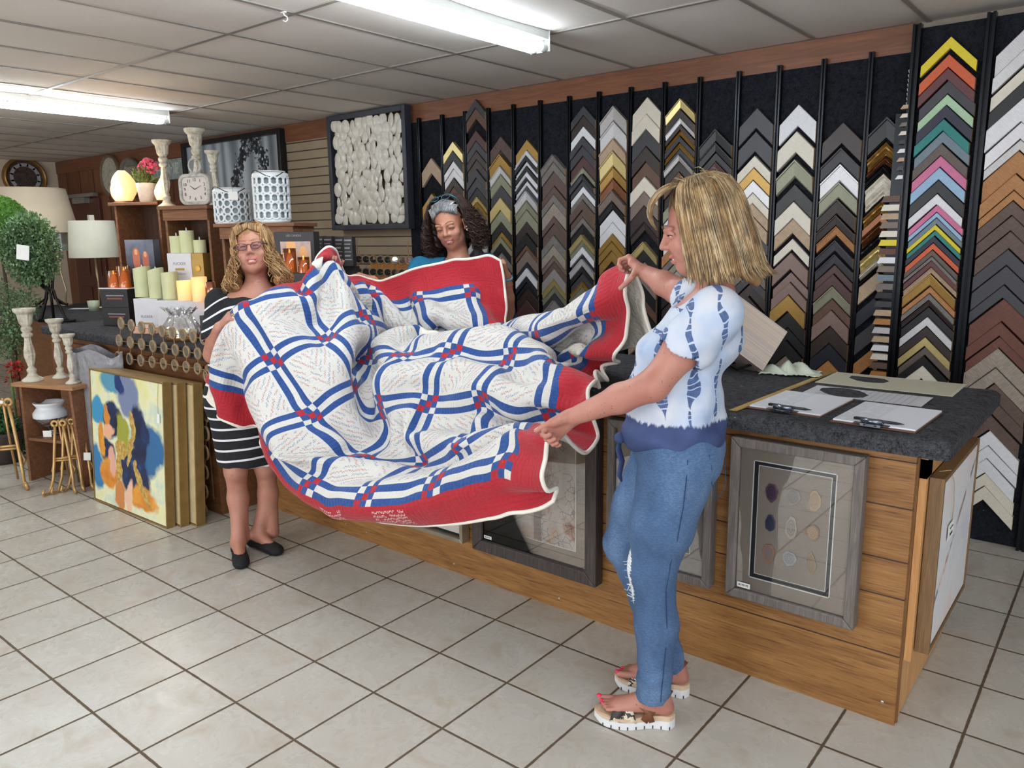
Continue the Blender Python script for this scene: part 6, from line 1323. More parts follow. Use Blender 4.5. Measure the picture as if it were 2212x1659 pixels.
b = MB(); q = nrm(thN[1]-thN[0]); b.tube([thN[1]-off+CAMU*.0058+camv*.0035-q*.008, thN[1]-off+CAMU*.0055+camv*.0035+q*.006], [.0055, .005], 10, flat=.35, updir=CAMU); b.build('thumbnail', nailn, rw, smooth=True)
# sandals
def sandal(fr, side, tag_):
    sole_m = M('sandal_white', (226, 226, 228), .5, var=.04); foot_m = M('sandal_beige', (206, 180, 150), .7)
    out = lambda y: (.034+.014*math.exp(-((y-.10)/.055)**2)-.008*math.exp(-((y-.0)/.04)**2))*(1-max(0, (y-.14)/.055)**3 if y > .14 else 1)*(1-max(0, (-.03-y)/.035)**2.5 if y < -.03 else 1)
    ys = np.linspace(-.062, .192, 30)
    def layer(nm, z0f, z1f, m_, k):
        b = MB(); L = [fr(max(.002, out(y))*k, y, 0) for y in ys]; Rr = [fr(-max(.002, out(y))*k, y, 0) for y in ys]
        ring = L+Rr[::-1]; yy = list(ys)+list(ys[::-1]); g0 = fr.c[2]
        lo = [np.array([p[0], p[1], z0f(y)])-off for p, y in zip(ring, yy)]; hi = [np.array([p[0], p[1], z1f(y)])-off for p, y in zip(ring, yy)]
        n = len(ring); b.raw(lo+hi, [(i, n+i, n+(i+1) % n, (i+1) % n) for i in range(n)]+[tuple(range(n)), tuple(range(n, 2*n))[::-1]]); return b.build(nm, m_, sroot)
    sroot = layer('sandal', lambda y: .0+.010*max(0, (y-.15)/.04)**2, lambda y: .026+.010*max(0, 1-(y+.06)/.12) if y < .06 else .022+.006*max(0, (y-.15)/.04)**2, sole_m, 1.06) if False else None
    b = MB(); 
    def ringpts(z0f, z1f, k):
        Lp = [(max(.002, out(y))*k, y) for y in ys]; ring = Lp+[(-a, y) for a, y in Lp[::-1]]
        lo = []; hi = []
        for a, y in ring:
            p = fr(a, y, 0); lo.append(np.array([p[0], p[1], z0f(y)])-off); hi.append(np.array([p[0], p[1], z1f(y)])-off)
        return lo, hi
    lo, hi = ringpts(lambda y: .001+.012*max(0, (y-.14)/.05)**2, lambda y: .030-.006*min(1, max(0, (y+.02)/.08))+.008*max(0, (y-.14)/.05)**2, 1.08); n = len(lo)
    b.raw(lo+hi, [(i, (i+1) % n, n+(i+1) % n, n+i) for i in range(n)]+[tuple(range(n))[::-1], tuple(range(n, 2*n))]); so = b.build('sandal', sole_m, rw)
    lo, hi = ringpts(lambda y: .026+.006*max(0, (y-.14)/.05)**2, lambda y: .046-.012*min(1, max(0, (y+.02)/.10))+.008*max(0, (y-.14)/.05)**2, 1.0)
    b = MB(); b.raw(lo+hi, [(i, (i+1) % n, n+(i+1) % n, n+i) for i in range(n)]+[tuple(range(n))[::-1], tuple(range(n, 2*n))]); b.build('footbed', foot_m, so)
    for k in range(9):
        y = -.045+k*.026; b = MB(); w_ = out(y)*1.085
        for sgn in (-1, 1): p = fr(sgn*w_, y, 0); b.box((p[0]-off[0]-.0015, p[1]-off[1]-.0015, .002), (p[0]-off[0]+.0015, p[1]-off[1]+.0015, .012))
        b.build('sole_groove', M('groove_dark', (60, 60, 62), .7), so)
    g = _mc.get('snake')
    if not g:
        t = NT('snake_print'); v = t.co(); c = t.voro(v, 170); n1 = t.noise(v, 40, 3); f = t.gt(t.add(t.mul(n1, 1.0), t.mul(c, .12)), .545); col = t.mix(f, lin((222, 208, 184)), lin((44, 38, 38))); t.bump(c, .3, .002); g = t.fin(col, .5); _mc['snake'] = g
    def strap(pts, wd, mt, nm):
        P = []; pts = [np.array(p) for p in pts]
        for i, p in enumerate(pts):
            t = nrm(pts[min(i+1, len(pts)-1)]-pts[max(0, i-1)]); cen = fr(0, pts[i][1]*0, 0); a = fr.f if abs(t@fr.f) < .9 else fr.l
            a = nrm(a-t*(a@t)); P.append([p-a*wd/2-off, p+a*wd/2-off])
        b = MB(); b.grid(P); b.build(nm, mt, so, smooth=True, solid=.004)
    arc = lambda y0, y1, hgt, w: [fr(w*math.cos(a), y0+(y1-y0)*(a/math.pi), .024+hgt*math.sin(a)) for a in np.linspace(-.1, math.pi+.1, 13)]
    strap(arc(.075, .125, .050, .044), .034, g, 'strap'); strap(arc(.125, .075, .051, .044), .034, g, 'strap')
    br = M('brown_leather', (116, 70, 44), .5)
    strap([fr(.040, .035, .03), fr(.036, .015, .06), fr(.030, -.01, .095), fr(.016, -.035, .115), fr(0, -.043, .118), fr(-.016, -.035, .115), fr(-.030, -.01, .095), fr(-.036, .015, .06), fr(-.040, .035, .03)], .022, br, 'ankle_strap')
    strap([fr(.040, .01, .03), fr(.037, .02, .06), fr(.026, .055, .085), fr(0, .062, .096), fr(-.026, .055, .085), fr(-.037, .02, .06), fr(-.040, .01, .03)], .018, br, 'instep_strap')
fr0 = Frame((fnear.c[0], fnear.c[1], 0), fnear.f); sandal(fr0, 1, 'n'); fr1 = Frame((ffar.c[0], ffar.c[1], 0), ffar.f); sandal(fr1, -1, 'f')
# jeans
J = Solid(); KJ = .05
J.ell(BP(0, -.045, .92), [.168, .138, .10], B1.ax, .05); J.ell(BP(0, -.095, .88), [.155, .105, .105], B1.ax, .05)
J.chain([BP(.082, -.055, .86), BP(.082, -.01, .66), BP(.08, .015, .52), BP(.08, -.003, .34), BP(.08, .0, .12)], [.118, .093, .069, .064, .050], .03)
J.chain([BP(-.082, -.05, .86), BP(-.095, .035, .66), BP(-.10, .085, .53), BP(-.10, .0, .33), BP(-.10, -.07, .12)], [.115, .092, .068, .062, .048], .03)
J.cap(BP(.08, .005, .108), BP(.08, .005, .098), .052, .053, .006); J.cap(BP(.08, .0, .14), BP(.08, .0, .135), .0535, .0535, .008); J.cap(BP(-.10, -.068, .11), BP(-.10, -.068, .10), .05, .05, .006)
J.cap(BP(.08, .0, .165), BP(.08, .0, .16), .052, .052, .01)
J.cut(BP(0, 0, .088), (0, 0, -1)); J.cut(BP(0, 0, 1.0), (0, 0, 1))
def jdisp(X, Y, Z): return .0022*np.sin(Z*95+np.sin(X*40)*2+np.sin(Y*37)*2)*np.exp(-((Z-.16)/.07)**2)+.0016*np.sin(Z*60+X*55-Y*30)*np.exp(-((Z-.55)/.12)**2)+.0016*np.sin(Z*48+X*30+Y*44)*np.exp(-((Z-.82)/.09)**2)
def denim():
    g = NT('denim'); v = g.co(); x, y, z = g.sep(v)
    n0 = g.noise(g.mapv(v, (1, 1, .6)), 5, 3); n1 = g.noise(g.mapv(v, (90, 90, 240)), 1.2, 3, .7); n2 = g.noise(v, 14, 3)
    f = g.add(g.mul(n0, .6), g.mul(n1, .4)); col = g.ramp(f, [(.30, (44, 66, 98)), (.5, (72, 100, 138)), (.70, (112, 138, 172))])
    kx = BP(.08, .085, .50)-off
    d = g.n('ShaderNodeVectorMath', operation='DISTANCE'); g.set(d.inputs[0], g.mapv(v, (1, 1, .42))); d.inputs[1].default_value = (kx[0], kx[1], kx[2]*.42)
    fray = g.lt(g.add(d.outputs['Value'], g.mul(g.noise(g.mapv(v, (40, 40, 220)), 1, 2), .03)), .052)
    thr = g.ramp(g.noise(g.mapv(v, (30, 30, 420)), 1.0, 2), [(.42, (196, 206, 214)), (.6, (244, 246, 246))]); col = g.mix(fray, col, thr)
    g.bump(g.add(n1, g.mul(n2, .5)), .5, .004); return g.fin(col, .85)
dm = denim(); jv, jf = J.skin([(*J.bounds(), .006)], disp=jdisp); jo = emit(jv, jf, 'jeans', dm, rw)
# side seam, back pocket stitching, frayed threads at the knee
seam = M('denim_seam', (36, 62, 100), .9)
def onleg(pts, nm, m_, r=.0016):
    dg = None; out = []; b = MB(); b.tube([p-off for p in pts], r, 5); b.build(nm, m_, jo, smooth=True)
def legsurf(y, z, cx, sgn=1):
    """outermost point of the jeans on the near side"""
    P = jv; m_ = (np.abs((P-PR)@B1.f-y) < .010) & (np.abs(P[:, 2]-z) < .010)
    return P[m_][np.argmax((P[m_]-PR)@B1.l)]+B1.l*.0008 if m_.any() else BP(.2, y, z)
onleg([legsurf(y, z, 0) for y, z in ((-.045, .915), (-.045, .85), (-.04, .76), (-.025, .66), (-.012, .57), (-.004, .48), (-.006, .38), (-.006, .28), (.0, .2), (.004, .13), (.004, .10))], 'side_seam', seam)
pk = [(-.112, .915), (-.118, .87), (-.122, .82), (-.15, .79), (-.175, .825), (-.18, .87), (-.178, .915)]
onleg([legsurf(y, z, 0) for y, z in pk], 'pocket_seam', seam, .0013)
rg = random.Random(5); b = MB()
for i in range(46):
    z = .415+rg.random()*.15; a = BP(.08+rg.uniform(-.035, .03), .078+rg.uniform(-.01, .008)-(abs(z-.5)*.12), z); p = [a-off+np.array([rg.uniform(-.012, .012), rg.uniform(-.012, .012), rg.uniform(-.010, .008)])*k_ for k_ in (0, .6, 1.2, 2.0)]; b.tube(p, [.0011, .0011, .0009, .0005], 4)
b.build('frayed_threads', M('white_thread', (236, 238, 240), .9), jo)
# top
T = Solid()
T.ell(BP(0, -.125, 1.235), [.180, .118, .125], B1.ax, .05); T.ell(BP(0, -.03, 1.175), [.150, .098, .085], B1.ax, .05)
T.ell(BP(0, -.05, 1.04), [.172, .148, .14], B1.ax, .05); T.ell(BP(0, -.045, .94), [.180, .158, .095], B1.ax, .04)
T.cap(BP(.10, -.14, 1.318), BP(.165, -.135, 1.308), .064, .068, .04); T.cap(BP(-.10, -.14, 1.318), BP(-.165, -.135, 1.308), .064, .066, .04)
slN = sN+(eN-sN)*.46; slF = sF+(eF-sF)*.30
T.cap(sN, slN, .070, .074, .03); T.cap(slN-(eN-sN)*.10, slN, .077, .078, .008); T.cap(sF, slF, .066, .070, .03)
T.cut(BP(0, 0, .858)+np.array([0, 0, 0]), nrm((B1.f*.10)+np.array([0, 0, -1])))
# neckline and sleeve openings are hollowed out
T.cap(BP(0, -.16, 1.40), BP(0, -.085, 1.37), .075, .070, .012, neg=True); T.cap(slN-(eN-sN)*.06, slN+(eN-sN)*.3, .060, .066, .006, neg=True); T.cap(slF-(eF-sF)*.05, slF+(eF-sF)*.35, .056, .075, .006, neg=True)
def tdisp(X, Y, Z):
    u_ = (X-PR[0])*FR[0]+(Y-PR[1])*FR[1]; w_ = (X-PR[0])*B1.l[0]+(Y-PR[1])*B1.l[1]
    return .0045*np.sin(u_*55+Z*26+np.sin(Z*14)*1.5)*np.clip((1.28-Z)/.2, 0, 1)+.004*np.sin(u_*30-Z*60+w_*20)*np.exp(-((Z-.97)/.07)**2)+.003*np.sin(Z*70+u_*25)*np.exp(-((Z-1.22)/.06)**2)
def tiedye():
    g = NT('tie_dye'); v = g.co(); q = g.n('ShaderNodeVectorRotate', rotation_type='Z_AXIS'); g.set(q.inputs['Vector'], v); q.inputs['Angle'].default_value = -math.atan2(FR[1], FR[0]); u, w_, z = g.sep(q.outputs[0])
    wob = g.noise(v, 5, 2); soft = g.noise(v, 7, 3)
    col = g.ramp(soft, [(.30, (164, 184, 214)), (.5, (198, 206, 222)), (.66, (212, 212, 220))])
    uu = g.add(g.mul(u, 1), g.mul(g.sub(wob, .5), .11)); per = .078
    st = g.ma('ABSOLUTE', g.sub(g.ma('FRACT', g.mul(uu, 1/per)), .5))
    zz = g.add(g.mul(z, 46), g.mul(g.noise(v, 18, 1), 3.0)); blob = g.ma('ABSOLUTE', g.sub(g.ma('FRACT', zz), .5))
    amt = g.noise(g.vec(g.ma('FLOOR', g.mul(uu, 1/per)), g.mul(z, 9), g.mul(w_, 4)), 1.0, 1)
    wd = g.mul(g.rng(amt, .38, .62, 0, 1), .20)
    dk = g.mul(g.lt(st, wd), g.lt(blob, .40)); halo = g.mul(g.rng(st, .0, .33, .75, 0), g.rng(amt, .42, .6, 0, 1))
    col = g.mix(g.mul(halo, .55), col, lin((132, 168, 214))); col = g.mix(g.mul(dk, .92), col, g.ramp(g.noise(v, 60, 2), [(.3, (34, 56, 104)), (.7, (70, 100, 152))]))
    zb = g.add(z, g.mul(g.sub(g.noise(g.mapv(v, (60, 60, 8)), 1.5, 2), .5), .030)); band = g.rng(zb, .992, 1.0, 1, 0)
    col = g.mix(band, col, g.ramp(g.noise(v, 8, 2), [(.3, (44, 58, 98)), (.7, (60, 76, 122))]))
    g.bump(g.noise(g.mapv(v, (22, 22, 6)), 1.6, 3), .35, .008); return g.fin(col, .75)
tv, tf = T.skin([(*T.bounds(), .006)], disp=tdisp); tee = emit(tv, tf, 'tie_dye_top', tiedye(), rw)
b = MB(); navy = M('navy_cloth', (50, 64, 106), .8)
k0 = BP(.02, .115, .915)-off
b.tube([k0, k0+np.array([-.004, -.002, -.03]), k0+np.array([.006, .004, -.07]), k0+np.array([.0, 0, -.115]), k0+np.array([.006, .004, -.135])], [.010, .014, .015, .012, .004], 8, flat=.4); b.ball(k0+np.array([0, 0, .004]), .018, 12, 8); b.build('knotted_tie', navy, rw, smooth=True)
# hair: blonde, straight, to the shoulders, flipping out at the back
hm = hair_mats('blonde', [(206, 176, 132), (184, 148, 102), (160, 126, 86), (216, 194, 158), (140, 108, 76)])
prof = [(0, .012, .150), (.10, .055, .145), (.22, .086, .122), (.34, .102, .080), (.46, .107, .034), (.58, .110, -.015), (.70, .112, -.06), (.80, .112, -.098), (.90, .112, -.132), (1.0, .122, -.160)]
pt_ = np.array([p[0] for p in prof]); pr_ = np.array([p[1] for p in prof]); pz_ = np.array([p[2] for p in prof])
def hairR(th, t, k=1.0):
    r = np.interp(t, pt_, pr_)*k; z = np.interp(t, pt_, pz_); back = max(0, -math.cos(th))
    z -= .028*back*max(0, t-.4); r2 = r*(1+.22*back*(t if t < .85 else t+ (t-.85)*2.2))
    return HR(math.sin(th)*r*.94, -.018+math.cos(th)*r2*1.05, z)
rg = random.Random(3); paths = []
for i in range(1500):
    th = rg.uniform(.80, 2*math.pi-.80) ; t0 = rg.choice([.0, .05, .1, .2, .3])*rg.random(); t1 = rg.uniform(.84, 1.02); k_ = rg.uniform(.955, 1.035); dth = rg.gauss(0, .10); w0 = rg.uniform(0, 6)
    if abs(th-math.pi) > 2.05: t1 = min(t1, rg.uniform(.72, .95))
    P = []
    for j in range(13):
        t = t0+(t1-t0)*j/12; P.append(hairR(th+dth*t*t+.02*math.sin(w0+6*t), t, k_+.012*math.sin(w0+9*t)))
    paths.append(P)
for i in range(420):                     # the fringe sweeps forward over the brow and away to the far side
    a = rg.uniform(-.95, .95); w0 = rg.uniform(-1, 1); hl = rg.uniform(.8, 1.05)
    st_ = HR(.0+a*.055, .035+rg.uniform(-.035, .02), .146-abs(a)*.016); mid = HR(-.012+a*.060, .112+.008*w0, .142-.012*abs(a)); lo = HR(-.030+a*.055, .140+.004*w0, .080); e_ = HR(-.056+a*.035, .108, .038-.012*hl)
    P = []
    for j in range(9):
        t = j/8; P.append((1-t)**3*st_+3*(1-t)**2*t*mid+3*(1-t)*t*t*lo+t**3*e_)
    paths.append(P)
for i in range(60):
    th = rg.uniform(.35, 6.0); p0 = hairR(th, rg.uniform(.0, .25), 1.02); dn = nrm(p0-HR.c); tn = nrm(np.cross(dn, CAMU+.2*CAMR)); L = rg.uniform(.01, .025)
    paths.append([p0, p0+dn*L*.35+tn*L*.3, p0+dn*L*.55+tn*L*.8, p0+dn*L*.45+tn*L*1.4]) if i % 3 == 0 else None
HB = Solid(); HB.ell(HR(0, -.030, .054), [.092, .098, .084], HR.ax, .03); HB.ell(HR(0, -.068, -.03), [.095, .072, .12], HR.ax, .04)
HB.ell(HR(.050, -.030, -.045), [.045, .060, .095], HR.ax, .03); HB.ell(HR(-.050, -.030, -.045), [.045, .060, .095], HR.ax, .03)
HB.cap(HR(0, -.10, -.12), HR(0, -.125, -.165), .05, .035, .03, flat=(HR.f, .6))
hv, hf = HB.skin([(*HB.bounds(), .006)]); ho = emit(hv, hf, 'hair', hm[2], rw); strands(rw, 'hair_strands', hm, paths, .0019)
# ================================================================ woman in the striped dress, at the left
PL = np.array([-3.33, 2.05, 0]); FL = nrm((.851, -.524, 0)); B2 = Frame(PL, FL)
lw = thing('person', 'smiling woman in glasses and black dress with white stripes, standing at the left', 'person', PL)
def LP(x, y, z): return B2(x, y, z)
def lpx(px, py, D): return atd(px, py, D)
hcl = lpx(546, 541, 3.93); upL = nrm(CAMU*math.cos(.16)+CAMR*-math.sin(.16)); fL_ = nrm(-CAMF*.985+CAMR*.14+CAMU*.02)
HL = Frame(hcl, fL_, upL, 1.0)
S = Solid(); nb = lpx(556, 632, 3.96); head(S, HL, nb, jaw=1.0, lid=.0028, low=.0018)
S.ell((nb+lpx(556, 650, 3.96))/2, [.15, .075, .05], B2.ax, .05)
shR_, shL_ = lpx(474, 652, 3.95), lpx(630, 640, 4.0)
elR, wrR = lpx(461, 765, 3.86), lpx(474, 708, 3.74)
elL, wrL = lpx(682, 662, 4.10), lpx(706, 592, 4.10)
S.chain([shR_, (shR_+elR)/2, elR], [.052, .047, .041], .03); S.chain([elR, elR*.6+wrR*.4, wrR], [.043, .040, .026], .02)
S.chain([shL_, elL], [.05, .042], .03); S.chain([elL, wrL], [.042, .027], .02)
hkR = lpx(508, 670, 3.70)
tR, thR = hand(S, wrR, lpx(502, 676, 3.70)-wrR, CAMR*.6-CAMU*.75+CAMF*.3, CAMF*.5+CAMU*.7+CAMR*.2, curl=(.75, .8, .85, .9), thumb=(.5, .5), sc=.98, tdir=CAMR*.7+CAMF*.5+CAMU*.2)
tL, thL = hand(S, wrL, lpx(712, 560, 4.09)-wrL, -CAMF*.9+CAMU*.1, CAMR*.5+CAMU*.8, curl=(1.0, 1.0, 1.0, 1.0), sc=.95)
S.cap(nb-np.array([0, 0, .1]), LP(0, 0, .9), .10, .10, .05)
S.chain([LP(-.07, 0, .85), LP(-.068, .015, .43), LP(-.068, -.01, .28), LP(-.06, -.005, .07)], [.085, .050, .046, .030], .03)
S.chain([LP(.07, .0, .85), LP(.072, -.005, .43), LP(.075, -.03, .28), LP(.085, -.035, .07)], [.085, .050, .045, .030], .03)
S.ell(LP(-.068, .045, .435), [.036, .03, .042], B2.ax, .03); S.ell(LP(.072, .03, .435), [.036, .03, .042], B2.ax, .03)
S.ell(LP(-.068, -.035, .29), [.034, .028, .08], B2.ax, .03); S.ell(LP(.075, -.05, .29), [.034, .028, .08], B2.ax, .03)
fRt, fLt = atz(524, 1212, .03), atz(582, 1178, .03)
dR1, dL1 = nrm(atz(527, 1235, 0)-atz(515, 1180, 0)), nrm(atz(624, 1192, 0)-atz(545, 1165, 0))
aR = LP(-.06, -.005, .045); aL = LP(.085, -.035, .045)
aR = np.array([*atz(516, 1190, .03)[:2], .045]); aL = np.array([*atz(558, 1172, .03)[:2], .045])
S.chain([LP(-.068, -.01, .28), aR+np.array([0, 0, .03])], [.042, .031], .02); S.chain([LP(.075, -.03, .28), aL+np.array([0, 0, .03])], [.042, .031], .02)
for a, d in ((aR, dR1), (aL, dL1)): S.cap(a+np.array([0, 0, .03]), a+d*.10-np.array([0, 0, .008]), .033, .024, .03)
lo_h = HL.c-.15; hi_h = HL.c+.15
V, Fc = S.skin([(lo_h, hi_h, .003), (*bx_(hkR, .11), .003), (*S.bounds(), .0068)])
cen = V[Fc].mean(1)
tanskin = skin_mat('warm_skin', (186, 132, 112), (168, 108, 90)); emit(V, Fc, 'body', [tanskin, M('lips_pink', (172, 92, 86), .4, bump=.05)], lw, lipmask(HL, cen).astype(int))
face_parts(HL, lw, (96, 116, 110), M('brow_light', (150, 118, 84), .8), lid=.0065)
offL = np.array(lw.location)
# shoes
for a, d in ((aR, dR1), (aL, dL1)):
    SH = Solid(); f = Frame((a[0], a[1], 0), d); SH.cap(f(0, -.035, .030), f(0, .13, .022), .034, .038, .02, flat=((0, 0, 1), .72)); SH.cap(f(0, -.045, .045), f(0, -.04, .03), .026, .03, .02)
    SH.cap(f(0, .09, .032), f(0, .15, .02), .032, .026, .02, flat=((0, 0, 1), .8)); SH.cap(f(0, -.05, .075), f(0, .062, .062), .024, .027, .008, neg=True); SH.cut(f(0, 0, .002), (0, 0, -1))
    v_, f_ = SH.skin([(*SH.bounds(), .004)]); emit(v_, f_, 'shoe', M('black_canvas', (18, 18, 20), .8, bump=.4, bsc=300), lw)
# dress
T = Solid(); mid = lambda t: nb*(1-t)+LP(.0, 0, .9)*t
bx0 = LP(0, .0, 1.2)-PL
cx_ = (nb-PL)@B2.l
T.ell(LP(cx_, 0, 1.17), [.168, .105, .13], B2.ax, .05); T.ell(LP(cx_*.8, .045, 1.10), [.135, .09, .08], B2.ax, .05); T.ell(LP(0, 0, .96), [.150, .115, .13], B2.ax, .05)
T.ell(LP(-.0, 0, .80), [.178, .125, .16], B2.ax, .05); T.cap(LP(-.004, .0, .75), LP(.004, .0, .43), .172, .150, .05, flat=(B2.f, .68))
slR_ = shR_+(elR-shR_)*.66; slL_ = shL_+(elL-shL_)*.8
T.cap(nb+B2.l*-.05-np.array([0, 0, .035]), shR_, .055, .062, .05); T.cap(nb+B2.l*.05-np.array([0, 0, .035]), shL_, .055, .060, .05)
T.cap(shR_, slR_, .060, .064, .02); T.cap(shL_, slL_, .060, .055, .02)
T.cap(slR_-(elR-shR_)*.02, slR_+(elR-shR_)*.3, .050, .060, .005, neg=True); T.cap(nb+np.array([0, 0, .10]), nb+B2.f*.012-np.array([0, 0, .008]), .058, .052, .01, neg=True)
T.cut(LP(0, 0, .455), nrm(np.array([0, 0, -1.])-B2.l*.05))
def ddisp(X, Y, Z): return .003*np.sin(Z*45+X*30+Y*20)*np.exp(-((Z-.95)/.1)**2)+.0025*np.sin((X*.4+Y*.9)*60)*np.clip((.8-Z)*3, 0, 1)
def stripes():
    g = NT('striped_knit'); v = g.co(); q = g.n('ShaderNodeVectorRotate', rotation_type='Z_AXIS'); g.set(q.inputs['Vector'], v); q.inputs['Angle'].default_value = -math.atan2(FL[1], FL[0]); fx, lx, z = g.sep(q.outputs[0])
    zz = g.add(z, g.mul(g.ma('POWER', g.ma('ABSOLUTE', g.sub(lx, .02)), 2.0), g.rng(z, .9, 1.2, 0, 2.6))); zz = g.add(zz, g.mul(lx, g.rng(z, .4, 1.0, -.10, .0)))
    f = g.ma('FRACT', g.add(g.mul(zz, 1/.052), .24)); st = g.gt(f, .80)
    hi = g.gt(zz, 1.285)
    f2 = g.ma('FRACT', g.mul(zz, 1/.052))
    col = g.mix(g.mul(st, g.sub(1, hi)), g.ramp(g.noise(v, 60, 2), [(.3, (16, 16, 20)), (.7, (28, 28, 34))]), lin((226, 226, 232)))
    g.bump(g.noise(v, 220, 2), .2, .002); return g.fin(col, .85)
v_, f_ = T.skin([(*T.bounds(), .0065)], disp=ddisp); emit(v_, f_, 'striped_dress', stripes(), lw)
# glasses
def glasses(H, root, m_, lens_m, c=(0, .098, .003), w=.0245, hgt=.0175, tilt=0.0):
    o_ = np.array(root.location); g0 = None
    def pt(x, y, z): return H(x, c[1]+y-.10*(abs(x)-.03)**2*8, c[2]+z)-o_
    rootb = None
    for q in (-1, 1):
        ring = []
        for k in range(20):
            a = 2*math.pi*k/20; xx = q*.0325+w*math.cos(a)*(1.0 if True else 1); zz = hgt*math.sin(a)*(1 if math.sin(a) < 0 else .78)+.002*math.cos(a)*q; ring.append(pt(xx, 0, zz))
        b = MB(); b.tube(ring, .0014, 6, closed=True); o = b.build('glasses_frame', m_, root, smooth=True) if rootb is None else b.build('glasses_frame', m_, root, smooth=True); rootb = rootb or o
        b = MB(); b.raw([p for p in ring], [tuple(range(20))]); b.build('lens', lens_m, root, smooth=True)
        b = MB(); b.tube([pt(q*.056, 0, .006), H(q*.074, c[1]-.03, c[2]+.006)-o_, H(q*.079, .0, c[2]+.001)-o_, H(q*.079, -.012, -.012)-o_], .0016, 6, flat=2.0); b.build('temple', m_, root, smooth=True)
    b = MB(); b.tube([pt(-.009, .001, .004), pt(0, .004, .007), pt(.009, .001, .004)], .0014, 6); b.build('bridge', m_, root, smooth=True)
g = NT('clear_lens'); v = g.co(); fr_ = g.n('ShaderNodeFresnel'); fr_.inputs[0].default_value = 1.7; tb = g.n('ShaderNodeBsdfTransparent'); gb = g.n('ShaderNodeBsdfGlossy'); gb.inputs['Roughness'].default_value = .02; gb.inputs['Color'].default_value = (.5, .45, 1, 1)
mx = g.n('ShaderNodeMixShader'); g.set(mx.inputs[0], g.add(g.mul(fr_.outputs[0], .8), .02)); g.t.links.new(tb.outputs[0], mx.inputs[1]); g.t.links.new(gb.outputs[0], mx.inputs[2]); g.t.links.new(mx.outputs[0], g.out.inputs[0]); lens_m = g.m
glasses(HL, lw, M('plum_frame', (70, 36, 48), .3), lens_m)
b = MB(); 
for q in (-1,):
    c = HL(q*.074, .002, -.052)-offL; b.tube([c+HL.u*.010*math.sin(a)+HL.f*.009*math.cos(a) for a in np.linspace(1.2, 6.8, 14)], .0022, 6); b.build('hoop_earring', M('silver_metal', (206, 200, 190), .2, .9), lw, smooth=True)
rp = (tR[2]+wrR)/2
rgc = wrR+(lpx(503, 681, 3.68)-wrR)*1.02
b = MB(); ax_ = nrm(lpx(510, 676, 3.69)-lpx(498, 683, 3.69)); u1 = nrm(np.cross(ax_, CAMU)); u2 = np.cross(ax_, u1); b.tube([rgc-offL+(u1*math.cos(a)+u2*math.sin(a))*.0098 for a in np.linspace(0, 2*math.pi, 16, endpoint=False)], .0018, 6, closed=True); b.ball(rgc-offL-CAMF*.012, .0045, 8, 6); b.build('ring', M('gold_metal', (226, 196, 130), .2, .9), lw, smooth=True)
# hair: long, wavy, golden
hm2 = hair_mats('golden', [(204, 160, 108), (182, 136, 88), (160, 116, 74), (214, 178, 130)])
prof2 = [(0, .012, .138), (.10, .050, .133), (.22, .078, .108), (.32, .092, .072), (.42, .094, .030), (.52, .094, -.012), (.62, .105, -.055), (.74, .128, -.10), (.87, .150, -.145), (1.0, .150, -.185)]
def curly(H, prof, n, th0, seed, amp, freq, t1r=(.85, 1.02), r0=.0016, kx=1.0, ky=1.1, part=0.0, steps=30, k0=.93, k1=1.06, drop=0.0, t0m=.3):
    pt_ = [p[0] for p in prof]; pr_ = [p[1] for p in prof]; pz_ = [p[2] for p in prof]; rg = random.Random(seed); out = []
    for i in range(n):
        th = rg.uniform(th0, 2*math.pi-th0); t0 = rg.random()*t0m; t1 = rg.uniform(*t1r); k_ = rg.uniform(k0, k1); ph = rg.uniform(0, 6.28); fq = freq*rg.uniform(.7, 1.3); am = amp*rg.uniform(.6, 1.3); dth = rg.gauss(0, .12); P = []
        for j in range(steps):
            t = t0+(t1-t0)*j/(steps-1); r = float(np.interp(t, pt_, pr_))*k_; z = float(np.interp(t, pt_, pz_)); a_ = am*min(1, max(0, (t-.28)/.35)); w = ph+fq*t
            r += a_*math.cos(w); tt = th+dth*t+a_*math.sin(w)/max(r, .03)*.9; z += a_*.5*math.sin(w*1.3)
            P.append(H(math.sin(tt)*r*kx, -.018+math.cos(tt)*r*ky*(1 if math.cos(tt) < 0 else .92), z))
        out.append(P)
    return out
ps = curly(HL, prof2, 620, .72, 5, .011, 34, r0=.0016)
ps = [[p if True else p for p in q] for q in ps]
rg = random.Random(9)
for i in range(150):                       # swept back from the forehead
    a = rg.uniform(-1, 1); st_ = HL(a*.060, .072-abs(a)*.018, .092-.028*abs(a)); P = []
    e_ = HL(a*.085+.01*np.sign(a), -.03, .05); m1 = HL(a*.062, .060, .142-.015*abs(a)); m2 = HL(a*.09, -.01, .135)
    for j in range(9): t = j/8; P.append((1-t)**3*st_+3*(1-t)**2*t*m1+3*(1-t)*t*t*m2+t**3*e_)
    ps.append(P)
HB = Solid(); HB.ell(HL(0, -.024, .046), [.080, .094, .088], HL.ax, .03); HB.ell(HL(0, -.06, -.04), [.085, .05, .10], HL.ax, .04)
for q in (-1, 1): HB.cap(HL(q*.078, -.02, -.02), HL(q*.118, -.015, -.135), .028, .036, .03); HB.cap(HL(q*.118, -.015, -.135), HL(q*.105, .01, -.165), .036, .03, .03)
v_, f_ = HB.skin([(*HB.bounds(), .006)], disp=lambda X, Y, Z: .006*np.sin(X*120+np.sin(Z*90)*2)*np.sin(Z*110+Y*60)); emit(v_, f_, 'hair', hm2[2], lw); strands(lw, 'hair_strands', hm2, ps, .0022)
